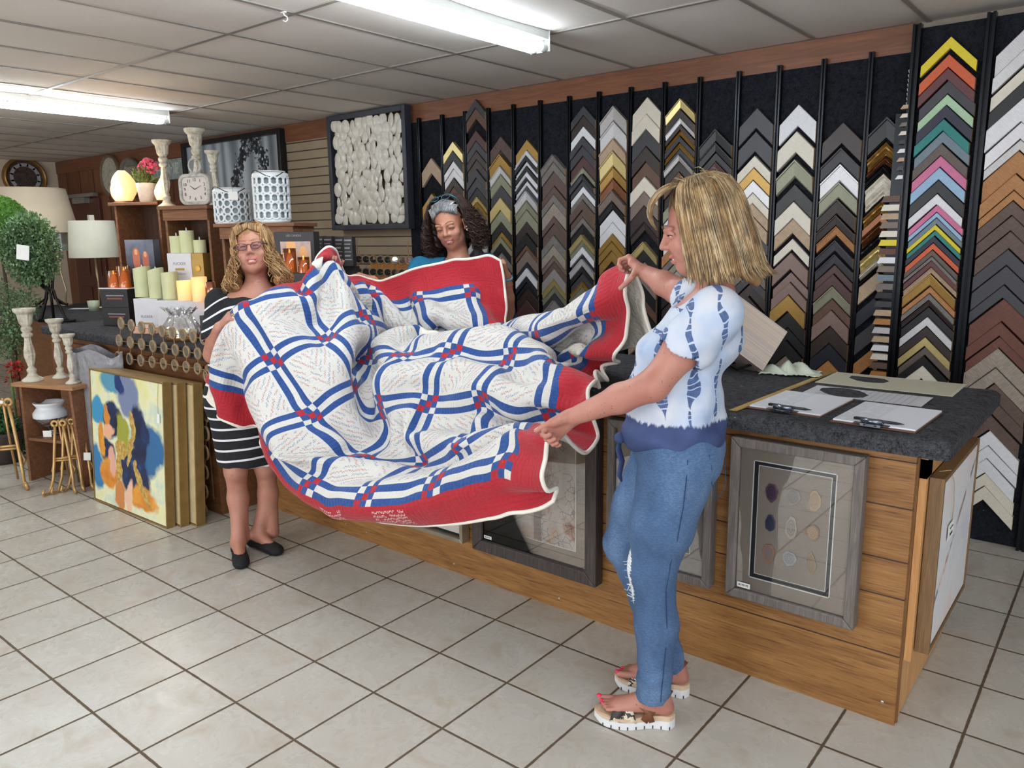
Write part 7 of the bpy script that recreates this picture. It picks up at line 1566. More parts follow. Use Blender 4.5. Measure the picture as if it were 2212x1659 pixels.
# ================================================================ curly-haired woman behind the counter
PM = np.array([-3.12, 3.50, 0]); FM = nrm((.76, -.65, 0)); B3 = Frame(PM, FM)
mw = thing('person', 'curly dark-haired woman in teal top leaning over the counter behind the quilt', 'person', PM)
DM = 4.58
hcm = atd(972, 484, DM-.04); upM = nrm(CAMU*.90-CAMR*.24-CAMF*.36); fM_ = nrm(-CAMF*.86-CAMR*.20-CAMU*.46)
HM = Frame(hcm, fM_, upM, 1.10)
S = Solid(); nbm = atd(992, 562, DM+.03); head(S, HM, nbm, jaw=.93, lid=.0062, low=.0010)
S.ell(atd(985, 590, DM+.02), [.155, .085, .075], B3.ax, .05)
sR, sL = atd(908, 578, DM+.03), atd(1052, 570, DM+.05)
eR, wR_ = atd(846, 668, DM-.08), atd(806, 606, DM-.12)
eL_, wL_ = atd(1098, 688, DM+.02), atd(1094, 596, DM-.16)
S.chain([sR, eR], [.052, .042], .03); S.chain([eR, wR_], [.042, .027], .02); S.chain([sL, eL_], [.052, .042], .03); S.chain([eL_, (eL_+wL_)/2, wL_], [.042, .036, .026], .02)
tr_, _ = hand(S, wR_, atd(778, 599, DM-.15)-wR_, -CAMU*.7+CAMF*.6-CAMR*.2, CAMF*.6+CAMU*.4, curl=(.55, .6, .65, .7), thumb=(.4, .3), sc=.98)
tl_, _ = hand(S, wL_, atd(1086, 566, DM-.2)-wL_, -CAMR*.95-CAMF*.1, CAMF*.9-CAMR*.1, curl=(.95, .95, 1.0, 1.05), thumb=(.4, .3), sc=1.0, tdir=-CAMR*.8+CAMF*.5)
S.cap(nbm-np.array([0, 0, .1]), B3(0, 0, .9), .10, .10, .05)
for q in (-1, 1): S.chain([B3(q*.08, 0, .9), B3(q*.08, .0, .48), B3(q*.08, 0, .08)], [.09, .055, .035], .03); S.cap(B3(q*.08, -.03, .04), B3(q*.08, .13, .03), .035, .03, .03)
V, Fc = S.skin([(HM.c-.16, HM.c+.16, .0032), (*bx_(atd(1086, 575, DM-.18), .10), .0032), (*bx_(atd(785, 600, DM-.14), .10), .0032), (*S.bounds(), .0072)])
emit(V, Fc, 'body', [skin_mat('olive_skin', (190, 134, 112), (168, 110, 88)), M('lips_berry', (176, 84, 84), .35, bump=.05)], mw, lipmask(HM, V[Fc].mean(1)).astype(int))
face_parts(HM, mw, (70, 50, 36), M('brow_dark', (46, 34, 30), .8), lid=.0115)
# upper eyelids lowered, looking down at the quilt
offM = np.array(mw.location); T = Solid()
T.ell((sR+sL)/2-np.array([0, 0, .08]), [.175, .112, .12], B3.ax, .05); T.ell(B3(0, .05, 1.10), [.145, .10, .08], B3.ax, .05); T.cap(B3(0, 0, 1.1), B3(0, 0, .88), .135, .15, .05, flat=(B3.f, .75))
slm = sR+(eR-sR)*1.0; sll = sL+(eL_-sL)*.55
T.cap(nbm-B3.l*.06-np.array([0, 0, .05]), sR, .055, .060, .05); T.cap(nbm+B3.l*.06-np.array([0, 0, .05]), sL, .055, .060, .05); T.cap(sR, slm, .058, .052, .02); T.cap(sL, sll, .058, .054, .02)
T.cap(nbm+np.array([0, 0, .12]), nbm+B3.f*.05-np.array([0, 0, .02]), .085, .082, .01, neg=True); T.cap(nbm+B3.f*.06-np.array([0, 0, .0]), nbm+B3.f*.13-np.array([0, 0, .09]), .072, .045, .01, neg=True)
T.cut(B3(0, 0, .88), (0, 0, -1))
v_, f_ = T.skin([(*T.bounds(), .007)], disp=lambda X, Y, Z: .003*np.sin(Z*50+X*40)*np.clip((1.25-Z)*4, 0, 1)); emit(v_, f_, 'teal_top', M('teal_knit', (18, 104, 140), .85, var=.08, bump=.2, bsc=260), mw)
P_ = Solid(); P_.ell(B3(0, -.01, .88), [.165, .13, .1], B3.ax, .05)
for q in (-1, 1): P_.chain([B3(q*.08, 0, .85), B3(q*.08, 0, .48), B3(q*.08, 0, .10)], [.11, .075, .06], .03)
v_, f_ = P_.skin([(*P_.bounds(), .01)]); emit(v_, f_, 'trousers', M('dark_denim', (30, 44, 70), .9), mw)
# black strap, apron side, bracelet, ring, earrings, pendant chain
b = MB(); pts = [atd(1018, 500, DM+.10), atd(1026, 516, DM+.0), atd(1030, 540, DM-.075), atd(1031, 575, DM-.11), atd(1030, 620, DM-.11)]
b.grid([[p-offM-B3.l*.017, p-offM+B3.l*.017] for p in pts]); b.build('shoulder_strap', M('black_strap', (16, 16, 20), .8), mw, smooth=True, solid=.004)
b = MB(); ap = [[atd(x, y, DM-.02) for x in (x0, x1)] for y, x0, x1 in ((598, 1096, 1102), (640, 1094, 1110), (690, 1094, 1116), (730, 1094, 1118))]
b.grid([[p-offM for p in r] for r in ap]); b.build('denim_apron', M('dark_denim', (30, 44, 70), .9), mw, smooth=True, solid=.01)
def bangle(c, ax_, r, th, m_, nm, fl=1.0):
    ax_ = nrm(ax_); u1 = nrm(np.cross(ax_, CAMU+.01)); u2 = np.cross(ax_, u1); b = MB(); b.tube([c-offM+(u1*math.cos(a)+u2*math.sin(a)*.85)*r for a in np.linspace(0, 2*math.pi, 22, endpoint=False)], th, 6, closed=True, flat=fl, updir=ax_); return b.build(nm, m_, mw, smooth=True)
fd = wL_-eL_; bangle(wL_-nrm(fd)*.012, fd, .031, .0045, M('blue_beads', (96, 158, 190), .3, bump=.6, bsc=200), 'bracelet', 1.6); bangle(wL_-nrm(fd)*.055, fd, .034, .002, M('red_band', (206, 60, 46), .5), 'red_wristband')
bangle(atd(1081, 558, DM-.185), -CAMR+CAMU*.2, .0098, .0018, M('silver_metal', (206, 200, 190), .2, .9), 'ring')
b = MB(); b.ball(HM(.080, .0, -.028)-offM, .0042, 10, 8); b.ball(HM(.081, .004, -.044)-offM, .0062, 10, 8); b.build('pearl_earring', M('pearl', (240, 236, 230), .2), mw, smooth=True)
b = MB(); b.tube([nbm+B3.l*.05-B3.f*.0+np.array([0, 0, .01])-offM, atd(966, 565, DM-.09)-offM, atd(976, 590, DM-.125)-offM, nbm+B3.l*-.05+B3.f*.02-offM][:3], .0012, 5); b.build('necklace', M('silver_metal', (206, 200, 190), .2, .9), mw, smooth=True)
# hair
hmg = hair_mats('grey_front', [(176, 174, 176), (140, 140, 146), (206, 204, 204), (110, 106, 108)]); hmd = hair_mats('dark_curls', [(78, 54, 46), (62, 42, 38), (96, 70, 60), (50, 36, 34)])
prof3 = [(0, .012, .140), (.10, .055, .136), (.22, .086, .112), (.34, .108, .072), (.46, .125, .028), (.58, .140, -.02), (.70, .150, -.07), (.82, .150, -.11), (1.0, .135, -.155)]
ps = curly(HM, prof3, 800, 1.05, 15, .020, 60, (.8, 1.03), kx=.97, ky=1.05, k0=.90, k1=1.10)
HB = Solid(); HB.ell(HM(0, -.028, .044), [.082, .092, .088], HM.ax, .03); HB.ell(HM(0, -.07, -.03), [.11, .055, .11], HM.ax, .04)
for q in (-1, 1): HB.cap(HM(q*.092, -.035, .03), HM(q*.112, -.035, -.10), .030, .038, .03)
v_, f_ = HB.skin([(*HB.bounds(), .006)], disp=lambda X, Y, Z: .007*np.sin(X*120+np.sin(Z*90)*2)*np.sin(Z*110+Y*60)); emit(v_, f_, 'hair', hmd[1], mw); strands(mw, 'hair_curls', hmd, ps, .0022)
ps = []; rg = random.Random(21)
for i in range(420):
    a = rg.uniform(-1, 1); st_ = HM(a*.066, .071-abs(a)**2*.030, .084-.040*abs(a)**1.5); m1 = HM(a*.068, .075-abs(a)*.02, .135-.03*abs(a)); m2 = HM(a*.088, .010, .142-.02*abs(a)); e_ = HM(a*.092, -.04-.02*rg.random(), .105-.04*abs(a)); P = []; w0 = rg.uniform(0, 6.28)
    if abs(a) > .75: e_ = HM(np.sign(a)*.088, -.03, -.0)
    for j in range(14): t = j/13; p = (1-t)**3*st_+3*(1-t)**2*t*m1+3*(1-t)*t*t*m2+t**3*e_; P.append(p+HM.l*.0035*math.sin(w0+t*16)+HM.u*.003*math.cos(w0+t*19))
    ps.append(P)
strands(mw, 'grey_hair_front', hmg, ps, .0018)
# glasses pushed up on the hair
HG = Frame(HM(0, .012, .118), nrm(HM.f*.62+HM.u*.78), nrm(HM.u*.62-HM.f*.78), 1.05)
glasses(HG, mw, M('teal_frame', (30, 110, 130), .25), lens_m, c=(0, .034, .0))
# ================================================================ drape of the quilt: a small cloth solver
# each row: place on the quilt (block row and column), where it shows, how far away, weight
def solve_quilt():
    T=[ # c,r,px,py,D,w(visible)
    (0,1,523,649,3.72,1),(0,2,650,639,3.80,1),(-0.3,2,642,619,3.84,1),(-0.6,2.9,716,536,4.00,1),(0,2.9,721,564,3.95,1),
    (-0.6,2.3,672,597,3.90,1),(0,3.3,757,640,4.10,0.5),(-0.4,1.5,585,641,3.80,0.5),
    (1,1,593,780,3.62,1),(1,2,708,736,3.72,1),(1,2.8,773,697,3.85,1),(0.5,2.9,748,620,3.90,1),
    (2,1,681,899,3.52,1),(2,2,759,838,3.70,1),(2,2.25,774,805,3.75,0.6),(1.5,2.5,768,750,3.78,0.7),
    (3,1,794,985,3.45,1),(3,2,822,872,3.72,1),(2.5,2,794,903,3.72,1),(3,1.3,817,984,3.50,0),(3,1.45,846,960,3.55,1),(3,1.75,843,928,3.65,1),
    (3,0,664,1044,3.60,1),(4,0,790,1076,3.42,1),(5,0,932,1054,3.15,1),(6,0,1086,998,2.85,1),
    (3.5,0,722,1068,3.52,1),(4.5,0,862,1070,3.30,1),(5.5,0,1008,1025,2.98,1),
    (4,1,927,1005,3.45,1),(3.5,1,850,1003,3.45,1),(5,1,979,969,3.35,1),
    (4,2,927,874,3.55,1),(4,1.3,895,957,3.60,1),(4,1.65,903,925,3.60,1),(3.5,2,868,868,3.60,1),(4.5,2,980,873,3.50,1),
    (5,2,1039,857,3.38,1),(5,1.7,1037,893,3.42,1),(5,1.35,1032,938,3.40,1),(5,0.75,1003,981,3.35,1),(5,0.55,1024,1004,3.40,0.7),
    (6,2,1189,879,3.12,1),(5.5,2,1105,900,3.30,1),
    (6,0.3,1113,944,2.78,1),(6.45,0.4,1168,948,2.65,2),(6.6,0.45,1185,955,2.63,2),(6,1,1165,930,2.95,0.3),(6,1.5,1180,905,3.05,0.5),(6.3,1,1205,925,2.92,0.3),(5.5,0.45,1062,962,3.00,1),(5.5,1,1075,925,3.15,0.5),
    (6.6,-0.6,1195,1080,2.60,1),(6,-0.6,1103,1107,2.78,1),(5.2,-0.6,993,1130,2.98,1),(4.6,-0.6,915,1135,3.12,1),(6.6,0.12,1176,1006,2.60,1),(6.6,-0.3,1193,1058,2.60,1),(6.3,0.1,1140,1000,2.66,1),
    (6.35,-0.6,1162,1098,2.70,1),(4,-0.42,790,1121,3.38,1),(3.4,-0.25,715,1112,3.55,1),(3,-0.3,655,1080,3.70,0.6),
    (3,3,872,767,3.75,1),(3,2.25,807,831,3.70,1),(3,2.5,814,804,3.68,1),(3,2.8,850,777,3.70,1),
    (4,3,978,761,3.60,1),(4,2.35,934,822,3.50,1),(4,2.7,960,783,3.50,1),
    (5,3,1106,770,3.45,1),(5,2.5,1066,800,3.36,1),(6,3,1200,794,3.30,1),(6,2.6,1188,825,3.15,1),(5.5,2.6,1130,830,3.22,1),(5.5,3,1150,765,3.40,0.5),
    (4.5,3,1040,777,3.60,1),(4.5,2.5,1005,800,3.45,1),(3.5,2.5,870,800,3.58,1),(3.5,3,925,770,3.70,0.6),
    (6,4,1251,739,3.50,1),(6,3.5,1235,785,3.40,1),(5.5,3.5,1190,765,3.45,1),
    (5,5,1156,737,3.85,1),(5.5,5,1215,712,3.60,1),(6,5,1276,690,3.35,1),(6,4.5,1283,733,3.40,0.7),(6,5.5,1289,626,3.20,1),(5.5,5.4,1225,690,3.50,0.6),(5.5,5.6,1220,665,3.55,1),
    (6.6,5.5,1372,572,3.00,2),(6.45,5.5,1350,582,2.97,1),(6.6,5.1,1354,650,3.00,1),(6.6,4.6,1351,735,3.05,1),(6.6,4.2,1325,778,3.15,1),(6.6,3.8,1298,792,3.30,1),(6.3,5,1320,680,3.15,1),(6.3,4.3,1290,765,3.30,0.7),
    (6.3,5.7,1325,590,3.15,1),(6.6,6,1392,640,3.10,0.5),(6.6,6.6,1412,735,3.15,0.7),(6,6.6,1400,760,3.35,0.4),(6,6,1330,690,3.45,0.4),
    (6.6,3.3,1287,805,3.25,1),(6.6,3,1296,838,3.10,1),(6.6,2.6,1283,826,3.00,1),(6.6,2,1281,907,2.98,1),(6.6,1.55,1282,962,2.95,1),(6.6,1.35,1268,984,2.90,1),(6.6,0.8,1218,940,2.72,1),
    (6.3,2.3,1235,870,3.05,1),(6.3,3,1242,815,3.20,1),(6.3,1.7,1240,930,2.98,1),
    (0,4,785,629,4.38,1),(0,5,894,645,4.28,1),(0,6,1021,625,4.18,1),(0,5.5,957,637,4.23,1),
    (-0.6,3.8,749,597,4.48,1),(-0.6,4.1,785,599,4.48,1),(-0.6,4.45,825,606,4.43,1),(-0.6,5.1,899,580,4.36,1),(-0.6,5.8,982,560,4.30,1),(-0.6,6.35,1050,550,4.28,2),(-0.6,6.6,1080,562,4.28,2),
    (-0.3,6.6,1089,610,4.26,1),(0.1,6.6,1094,655,4.23,1),(0.8,6.6,1098,728,4.18,1),
    (0.3,4,816,661,4.33,1),(0.6,4,830,694,4.28,1),(1,4,845,716,4.28,0.7),(0.5,3.6,780,690,4.40,0.4),(0.5,5,908,685,4.28,1),(1,5,934,721,4.23,1),(0.5,6,1034,675,4.18,1),(0.5,5.5,970,675,4.23,1),(0.5,4.5,870,690,4.18,0.7),
    (1,6,1045,730,4.18,0.3),(2,4,881,739,4.15,1),(2,4.5,940,727,4.15,1),(2,5,1000,721,4.20,0.8),(2.3,5,1005,737,4.10,0.7),(1.5,4,862,745,4.25,0.3),(1.5,5,960,735,4.25,0.3),
    (2,3,800,760,4.00,0.3),(3,4,925,752,4.05,0.4),(3,5,1020,745,4.15,0.3),(4,4,1050,756,3.95,0.5),(4,5,1085,742,4.10,0.4),(5,4,1135,752,3.75,0.4),
    (2,6,1080,735,4.35,0.3),(3,6,1100,733,4.35,0.2),(4,6,1150,730,4.30,0.2),(5,6,1200,715,4.10,0.2),
    # left fold-back strip
    (0,0,468,806,3.95,1),(0.6,0,505,828,3.90,1),(1,0,542,845,3.85,1),(0,0.5,480,725,3.90,1),(0,0.8,500,668,3.82,1),(0.5,0.5,500,760,3.85,0.7),(0.5,0.8,520,735,3.70,0.6),
    (-0.35,-0.6,456,868,4.04,1),(-0.6,-0.4,505,860,4.12,0.6),(-0.6,0,500,790,4.08,0.7),(-0.6,0.5,512,735,4.03,0.7),(-0.6,0.9,535,690,3.92,0.6),(-0.3,0.5,492,745,3.98,0.6),(-0.3,0,476,812,4.02,0.6),(0,-0.6,468,862,4.00,1),(0,-0.3,466,836,3.98,1),(0.2,-0.6,480,885,4.00,1),(0.8,-0.6,525,925,3.95,1),(1.5,-0.6,568,965,3.92,1),(2,-0.6,605,990,3.90,0.6),(2.6,-0.6,640,1040,3.88,0.3),
    (1,0.6,543,810,3.72,0.8),(1.5,0.6,562,862,3.66,0.7),(2,0.6,585,925,3.62,0.9),(2.5,0.5,610,985,3.60,0.9),(1,0.3,535,835,3.80,0.3),(2,0,590,965,3.85,0.5),(1.6,0,568,920,3.88,0.5),
    (1.5,1,634,840,3.58,1),(2.5,1,735,945,3.48,1),(0.5,1,553,712,3.68,1),(0.5,2,680,690,3.78,1),(0.5,1.5,610,690,3.72,0.6),
    ]
    U0=.295; st=.2; N=37
    cs=np.arange(N)*st-.6
    T=np.array(T,float)
    def tps(X,Y,lam=1e-3):
        n=len(X); d=np.linalg.norm(X[:,None]-X[None],axis=-1); K=np.where(d>0,d**2*np.log(d+1e-12),0)+lam*np.eye(n)
        P=np.c_[np.ones(n),X]; A=np.block([[K,P],[P.T,np.zeros((3,3))]]); w=np.linalg.solve(A,np.r_[Y,np.zeros((3,Y.shape[1]))])
        def fz(Q):
            d=np.linalg.norm(Q[:,None]-X[None],axis=-1); return np.where(d>0,d**2*np.log(d+1e-12),0)@w[:n]+np.c_[np.ones(len(Q)),Q]@w[n:]
        return fz
    G=np.stack(np.meshgrid(cs,cs,indexing='ij'),-1).reshape(-1,2) # index c*N+r
    F0=tps(T[:,:2],T[:,2:5],1e-2)(G)
    X=np.array([atd(*q) for q in F0])
    # targets interpolation
    def bil(c,r):
        a=np.clip((c+.6)/st,0,N-1-1e-6);b=np.clip((r+.6)/st,0,N-1-1e-6);i,j=int(a),int(b);a-=i;b-=j
        return [i*N+j,(i+1)*N+j,i*N+j+1,(i+1)*N+j+1],[(1-a)*(1-b),a*(1-b),(1-a)*b,a*b]
    TI=np.array([bil(t[0],t[1])[0] for t in T]);TW=np.array([bil(t[0],t[1])[1] for t in T])
    rays=np.array([ray(t[2],t[3]) for t in T]);rn=rays/np.linalg.norm(rays,axis=1)[:,None]
    def cons(offs,L,k):
        out=[]
        for di,dj in offs:
            for i in range(N):
                for j in range(N):
                    a,b=i+di,j+dj
                    if 0<=a<N and 0<=b<N: out.append((i*N+j,a*N+b,L,k))
        return out
    C=[];l=U0*st
    import itertools
    def color(offs,L,k,kind):
        # split in non-overlapping batches
        res=[]
        for di,dj in offs:
            m=max(abs(di),abs(dj))
            bt={}
            for i in range(N):
                for j in range(N):
                    a,b=i+di,j+dj
                    if 0<=a<N and 0<=b<N:
                        key=((i//max(1,m))%2 if di else 0,(j//max(1,m))%2 if dj and not di else 0)
                        bt.setdefault(key,[]).append((i*N+j,a*N+b))
            for v_ in bt.values(): res.append((np.array(v_),L*np.hypot(di,dj),k,kind))
        return res
    B=color([(1,0),(0,1)],l,1.0,'s')+color([(1,1),(1,-1)],l,.35,'s')+color([(2,0),(0,2)],l,.06,'b')+color([(3,0),(0,3)],l,.03,'b')
    ca=np.radians(7);Cc=C0;cu=cu_;cv=cv_
    def collide(X):
        d=X-Cc; s=d@cu; t=d@cv
        m=.02
        # counter box : s<.12, -.1<t<.8, z<.945
        ins=(s<.10)&(t>-.06-m)&(t<.88)&(X[:,2]<.945+m)
        up=.945+m-X[:,2]; fr=t+.06+m
        useup=ins&(up<=fr); usef=ins&~useup
        X[useup,2]+=up[useup]
        X[usef]-=fr[usef,None]*cv*1.0
        # left woman torso capsule
        for (cx,cy,rad,z1) in ((-3.35,2.07,.19,1.36),):
            dx=X[:,:2]-np.array([cx,cy]); dd=np.linalg.norm(dx,axis=1); inn=(dd<rad)&(X[:,2]<z1)
            X[inn,:2]+=(dx/np.maximum(dd,1e-6)[:,None]*(rad-dd)[:,None])[inn]
        for (cx,cy,rad,z1) in ((-1.06,2.12,.20,1.4),):
            dx=X[:,:2]-np.array([cx,cy]); dd=np.linalg.norm(dx,axis=1); inn=(dd<rad)&(X[:,2]<z1)
            X[inn,:2]+=(dx/np.maximum(dd,1e-6)[:,None]*(rad-dd)[:,None])[inn]
        return X
    V_=np.zeros_like(X)
    iters=700
    dt=1
    for it in range(iters):
        f_=it/iters
        X0=X.copy()
        X=X+V_*.92+np.array([0,0,-.0004])
        for sub in range(6):
            for idx,L,k,kind in B:
                a,b=idx[:,0],idx[:,1]; d=X[b]-X[a]; n=np.linalg.norm(d,axis=1)+1e-9
                e=(n-L)/n
                kk=k
                if kind=='b': e=np.minimum(e,0)*1.0; 
                c=d*(e*.5*kk)[:,None]
                np.add.at(X,a,c);np.subtract.at(X,b,c)
            # ray constraints
            P=(X[TI]*TW[:,:,None]).sum(1)
            rel=P-CAMP; al=(rel*rn).sum(1); foot=CAMP+rn*al[:,None]
            dep=(rel@CAMF); corr=(foot-P)*np.minimum(T[:,5],1)[:,None]*.6
            dk=.12*(1-f_)+.015
            dk=np.where(T[:,5]>=2,.5,dk)
            corr+=rn*((T[:,4]-.245-dep)*dk)[:,None]
            w2=(TW**2).sum(1)
            dX=np.zeros_like(X);cnt=np.zeros(len(X))
            for q in range(4):
                np.add.at(dX,TI[:,q],corr*(TW[:,q]/w2)[:,None]); np.add.at(cnt,TI[:,q],(TW[:,q]>1e-3)*1.)
            X=X+dX/np.maximum(cnt,1)[:,None]
            X=collide(X)
        V_=np.clip(X-X0,-.02,.02)
    return X.reshape(N,N,3)
# ================================================================ the quilt
QN = 37
Q = solve_quilt()
def cr_up(A, k):
    """Catmull-Rom upsampling along axis 0"""
    n = A.shape[0]; Ap = np.concatenate([2*A[:1]-A[1:2], A, 2*A[-1:]-A[-2:-1]], 0); out = []
    for i in range(n-1):
        p0, p1, p2, p3 = Ap[i], Ap[i+1], Ap[i+2], Ap[i+3]
        for j in range(k):
            t = j/k; out.append(.5*((2*p1)+(-p0+p2)*t+(2*p0-5*p1+4*p2-p3)*t*t+(-p0+3*p1-3*p2+p3)*t**3))
    out.append(A[-1]); return np.array(out)
KQ = 5
QQ = cr_up(Q, KQ); QQ = np.swapaxes(cr_up(np.swapaxes(QQ, 0, 1), KQ), 0, 1)
NQ = QQ.shape[0]; cq = np.linspace(-.6, 6.6, NQ)
def quilt_mat():
    g = NT('signature_quilt'); uv = g.n('ShaderNodeUVMap', uv_map='UVMap').outputs[0]; c, r, _ = g.sep(uv)
    def rel(a): return g.sub(a, g.ma('ROUND', a))
    ac, ar = rel(c), rel(r); bc, br = g.ma('ABSOLUTE', ac), g.ma('ABSOLUTE', ar)
    S, Q3 = .135, .045
    ins = g.mul(g.mul(g.gt(c, -S), g.lt(c, 6+S)), g.mul(g.gt(r, -S), g.lt(r, 6+S)))
    ic, ir = g.lt(bc, S), g.lt(br, S); mc, mr = g.lt(bc, Q3), g.lt(br, Q3)
    both = g.mul(ic, ir); one = g.sub(g.ma('MAXIMUM', ic, ir), both)
    mid = g.add(g.mul(ic, mc), g.mul(ir, mr))
    blueS = g.mul(one, g.lt(mid, .5))
    i3 = g.ma('ROUND', g.mul(ac, 1/.09)); j3 = g.ma('ROUND', g.mul(ar, 1/.09))
    flip = g.sub(1.0, g.mul(2.0, g.mul(g.lt(c, .5), g.gt(r, 5.5))))
    j3 = g.mul(j3, flip)
    redP = g.mul(both, g.lt(g.ma('ABSOLUTE', g.sub(i3, j3)), .5))
    whP = g.mul(both, g.gt(g.ma('ABSOLUTE', g.sub(i3, j3)), 1.5))
    bluP = g.sub(g.sub(both, redP), whP)
    blue = g.add(blueS, bluP)
    # embroidered names: wavy stitched lines in the white blocks
    bi, bj = g.ma('FLOOR', c), g.ma('FLOOR', r)
    wn = g.n('ShaderNodeTexWhiteNoise', noise_dimensions='2D'); g.set(wn.inputs['Vector'], g.vec(bi, bj)); h = wn.outputs[0]
    fc, fr = g.sub(g.sub(c, bi), .5), g.sub(g.sub(r, bj), .5)
    sel = g.gt(h, .5)
    half = g.gt(g.mul(fc, g.sub(1, sel)), 0) ; 
    ang = g.add(g.mul(g.gt(g.add(g.mul(fr, sel), g.mul(fc, g.sub(1, sel))), 0.0), 1.15), g.sub(g.mul(sel, 1.57), .55))
    ca, sa = g.ma('COSINE', ang), g.ma('SINE', ang)
    t = g.add(g.mul(fr, ca), g.mul(fc, sa)); n = g.sub(g.mul(fc, ca), g.mul(fr, sa))
    t = g.add(t, g.mul(h, 9)); LS = .064
    ln = g.ma('FLOOR', g.mul(n, 1/LS)); nl = g.sub(g.ma('FRACT', g.mul(n, 1/LS)), .5)
    sd = g.add(g.mul(ln, 3.7), g.mul(h, 50))
    wob = g.noise(g.vec(g.mul(t, 22), sd), 1, 2, .5); wob2 = g.noise(g.vec(g.mul(t, 60), sd, 3.0), 1, 1, .5)
    ph = g.add(g.mul(t, 170), g.mul(wob, 34))
    amp = g.add(.05, g.mul(g.ma('POWER', wob2, 2.0), .55))
    y = g.mul(g.ma('SINE', ph), amp)
    dist = g.ma('ABSOLUTE', g.sub(nl, y))
    sl = g.ma('ABSOLUTE', g.mul(g.ma('COSINE', ph), g.mul(amp, 3.0)))
    st = g.lt(dist, g.add(.055, g.mul(sl, .10)))
    word = g.gt(g.noise(g.vec(g.mul(t, 6.5), sd, 9.0), 1, 0), .42)
    dsh = g.gt(g.ma('FRACT', g.mul(t, 95)), .18)
    blk = g.mul(g.lt(g.ma('ABSOLUTE', fc), .325), g.lt(g.ma('ABSOLUTE', fr), .325))
    txt = g.mul(g.mul(st, word), g.mul(blk, dsh)); txt = g.mul(txt, .85)
    par = g.gt(g.ma('FRACT', g.mul(g.add(ln, .25), .5)), .5)
    ccream = g.ramp(g.noise(g.co(), 1.7, 3), [(.3, (200, 197, 190)), (.7, (214, 211, 206))])
    col = g.mix(g.mul(txt, 1.0), ccream, g.mix(par, lin((160, 48, 46)), lin((46, 80, 136))))
    stain = g.voro(g.vec(c, r), 1.15)
    col = g.mix(g.lt(stain, .016), col, lin((214, 178, 110)))
    cloth_n = g.noise(g.vec(g.mul(c, 30), g.mul(r, 30)), 1, 3)
    bl = g.ramp(cloth_n, [(.3, (24, 60, 122)), (.7, (38, 80, 146))]); rd = g.ramp(cloth_n, [(.3, (158, 18, 34)), (.7, (178, 28, 44))])
    col = g.mix(blue, col, bl); col = g.mix(redP, col, rd)
    brd = g.sub(1.0, ins)
    # names in white thread on the red border
    t2, n2 = r, c
    phb = g.add(g.mul(n2, 120), g.mul(g.noise(g.vec(g.mul(n2, 20), g.ma('FLOOR', g.mul(t2, 16))), 1, 2), 30))
    yb = g.mul(g.ma('SINE', phb), .28); lb = g.sub(g.ma('FRACT', g.mul(t2, 16)), .5)
    tb = g.mul(g.lt(g.ma('ABSOLUTE', g.sub(lb, yb)), .14), g.mul(g.lt(r, -.2), g.gt(r, -.52)))
    wb = g.mul(g.add(g.mul(g.gt(c, 3.25), g.lt(c, 3.62)), g.mul(g.gt(c, 4.15), g.lt(c, 4.6))), g.gt(g.noise(g.vec(g.mul(n2, 7), g.ma('FLOOR', g.mul(t2, 16)), 5.0), 1, 0), .4))
    rdb = g.mix(g.mul(g.mul(tb, wb), .8), rd, lin((232, 214, 206)))
    col = g.mix(brd, col, rdb)
    # quilting: hand stitched wavy rows puckering the cloth
    q1 = g.ma('ABSOLUTE', g.ma('SINE', g.add(g.mul(r, 58), g.mul(g.noise(g.vec(g.mul(c, 6), g.mul(r, 6)), 1, 2), 5))))
    q2 = g.ma('ABSOLUTE', g.ma('SINE', g.add(g.mul(c, 58), g.mul(g.noise(g.vec(g.mul(c, 6), g.mul(r, 6), 4.0), 1, 2), 5))))
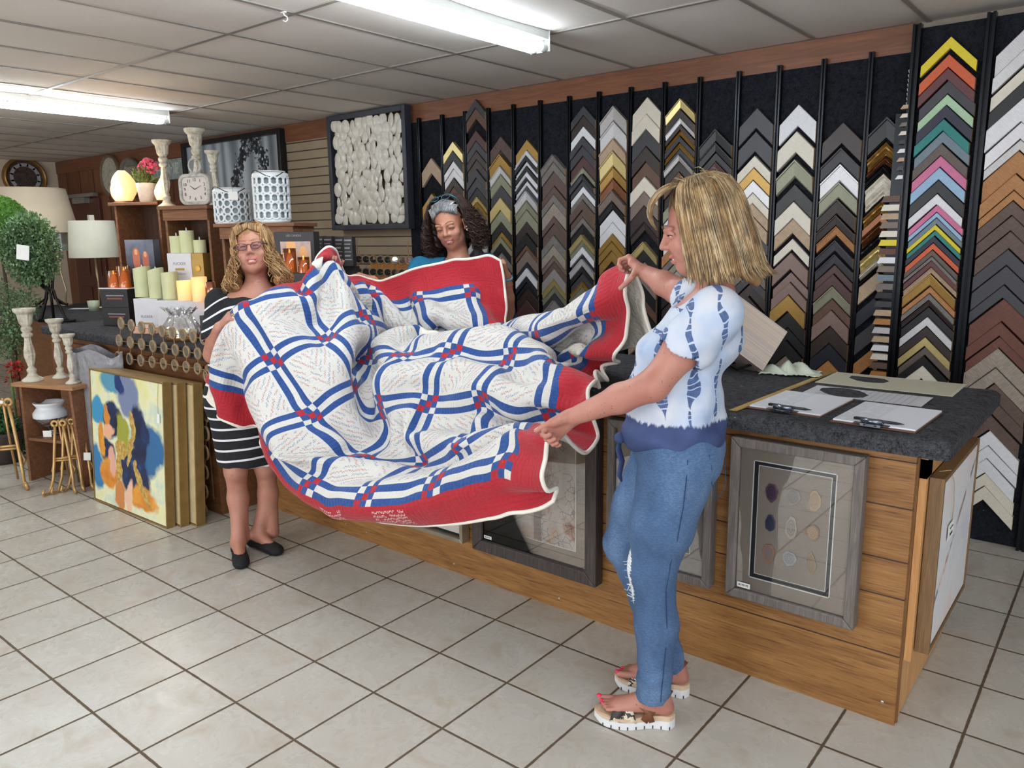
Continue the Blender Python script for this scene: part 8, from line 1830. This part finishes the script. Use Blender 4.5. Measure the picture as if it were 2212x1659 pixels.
    pick = g.gt(g.noise(g.vec(c, r, 2.0), 1.5, 0), .5)
    selq = g.add(g.mul(ic, g.sub(1, ir)), g.mul(pick, g.sub(1, g.ma('MAXIMUM', ic, ir))))
    q = g.add(g.mul(q1, selq), g.mul(q2, g.sub(1, selq)))
    pk = g.noise(g.vec(g.mul(c, 14), g.mul(r, 14)), 1, 3, .6)
    g.bump(g.add(g.mul(g.ma('POWER', q, .5), .6), g.mul(pk, .9)), .42, .007)
    return g.fin(col, .85, 0, Sheen_Weight=.15)
qm = quilt_mat(); backm = M('quilt_back', (232, 226, 214), .9, var=.05, nsc=10, bump=.9, bsc=55, bd=.01); bindm = M('quilt_binding', (238, 230, 218), .85, var=.04, bump=.4, bsc=180)
qt = thing('signature_quilt', 'red, white and blue signature quilt covered in embroidered names, held up by three women', 'quilt', (0, 0, 0))
vs = QQ.reshape(-1, 3)
fs = [(i*NQ+j, (i+1)*NQ+j, (i+1)*NQ+j+1, i*NQ+j+1) for i in range(NQ-1) for j in range(NQ-1)]
me = bpy.data.meshes.new('quilt_top'); me.from_pydata([tuple(p) for p in vs], [], fs); me.materials.append(qm); me.materials.append(backm)
uvl = me.uv_layers.new(name='UVMap'); uva = np.zeros((len(me.loops), 2)); li = np.zeros(len(me.loops), int); me.loops.foreach_get('vertex_index', li)
uva[:, 0] = cq[li//NQ]; uva[:, 1] = cq[li % NQ]; uvl.data.foreach_set('uv', uva.ravel()); me.polygons.foreach_set('use_smooth', [True]*len(me.polygons)); me.update()
qo = bpy.data.objects.new('quilt_top', me); COL.objects.link(qo); qo.parent = qt
md = qo.modifiers.new('s', 'SOLIDIFY'); md.thickness = .009; md.offset = 0; md.material_offset = 1; md.material_offset_rim = 1
per = [QQ[i, 0] for i in range(NQ)]+[QQ[-1, j] for j in range(1, NQ)]+[QQ[i, -1] for i in range(NQ-2, -1, -1)]+[QQ[0, j] for j in range(NQ-2, 0, -1)]
b = MB(); b.tube(per, .0075, 8, closed=True); b.build('binding', bindm, qt, smooth=True)
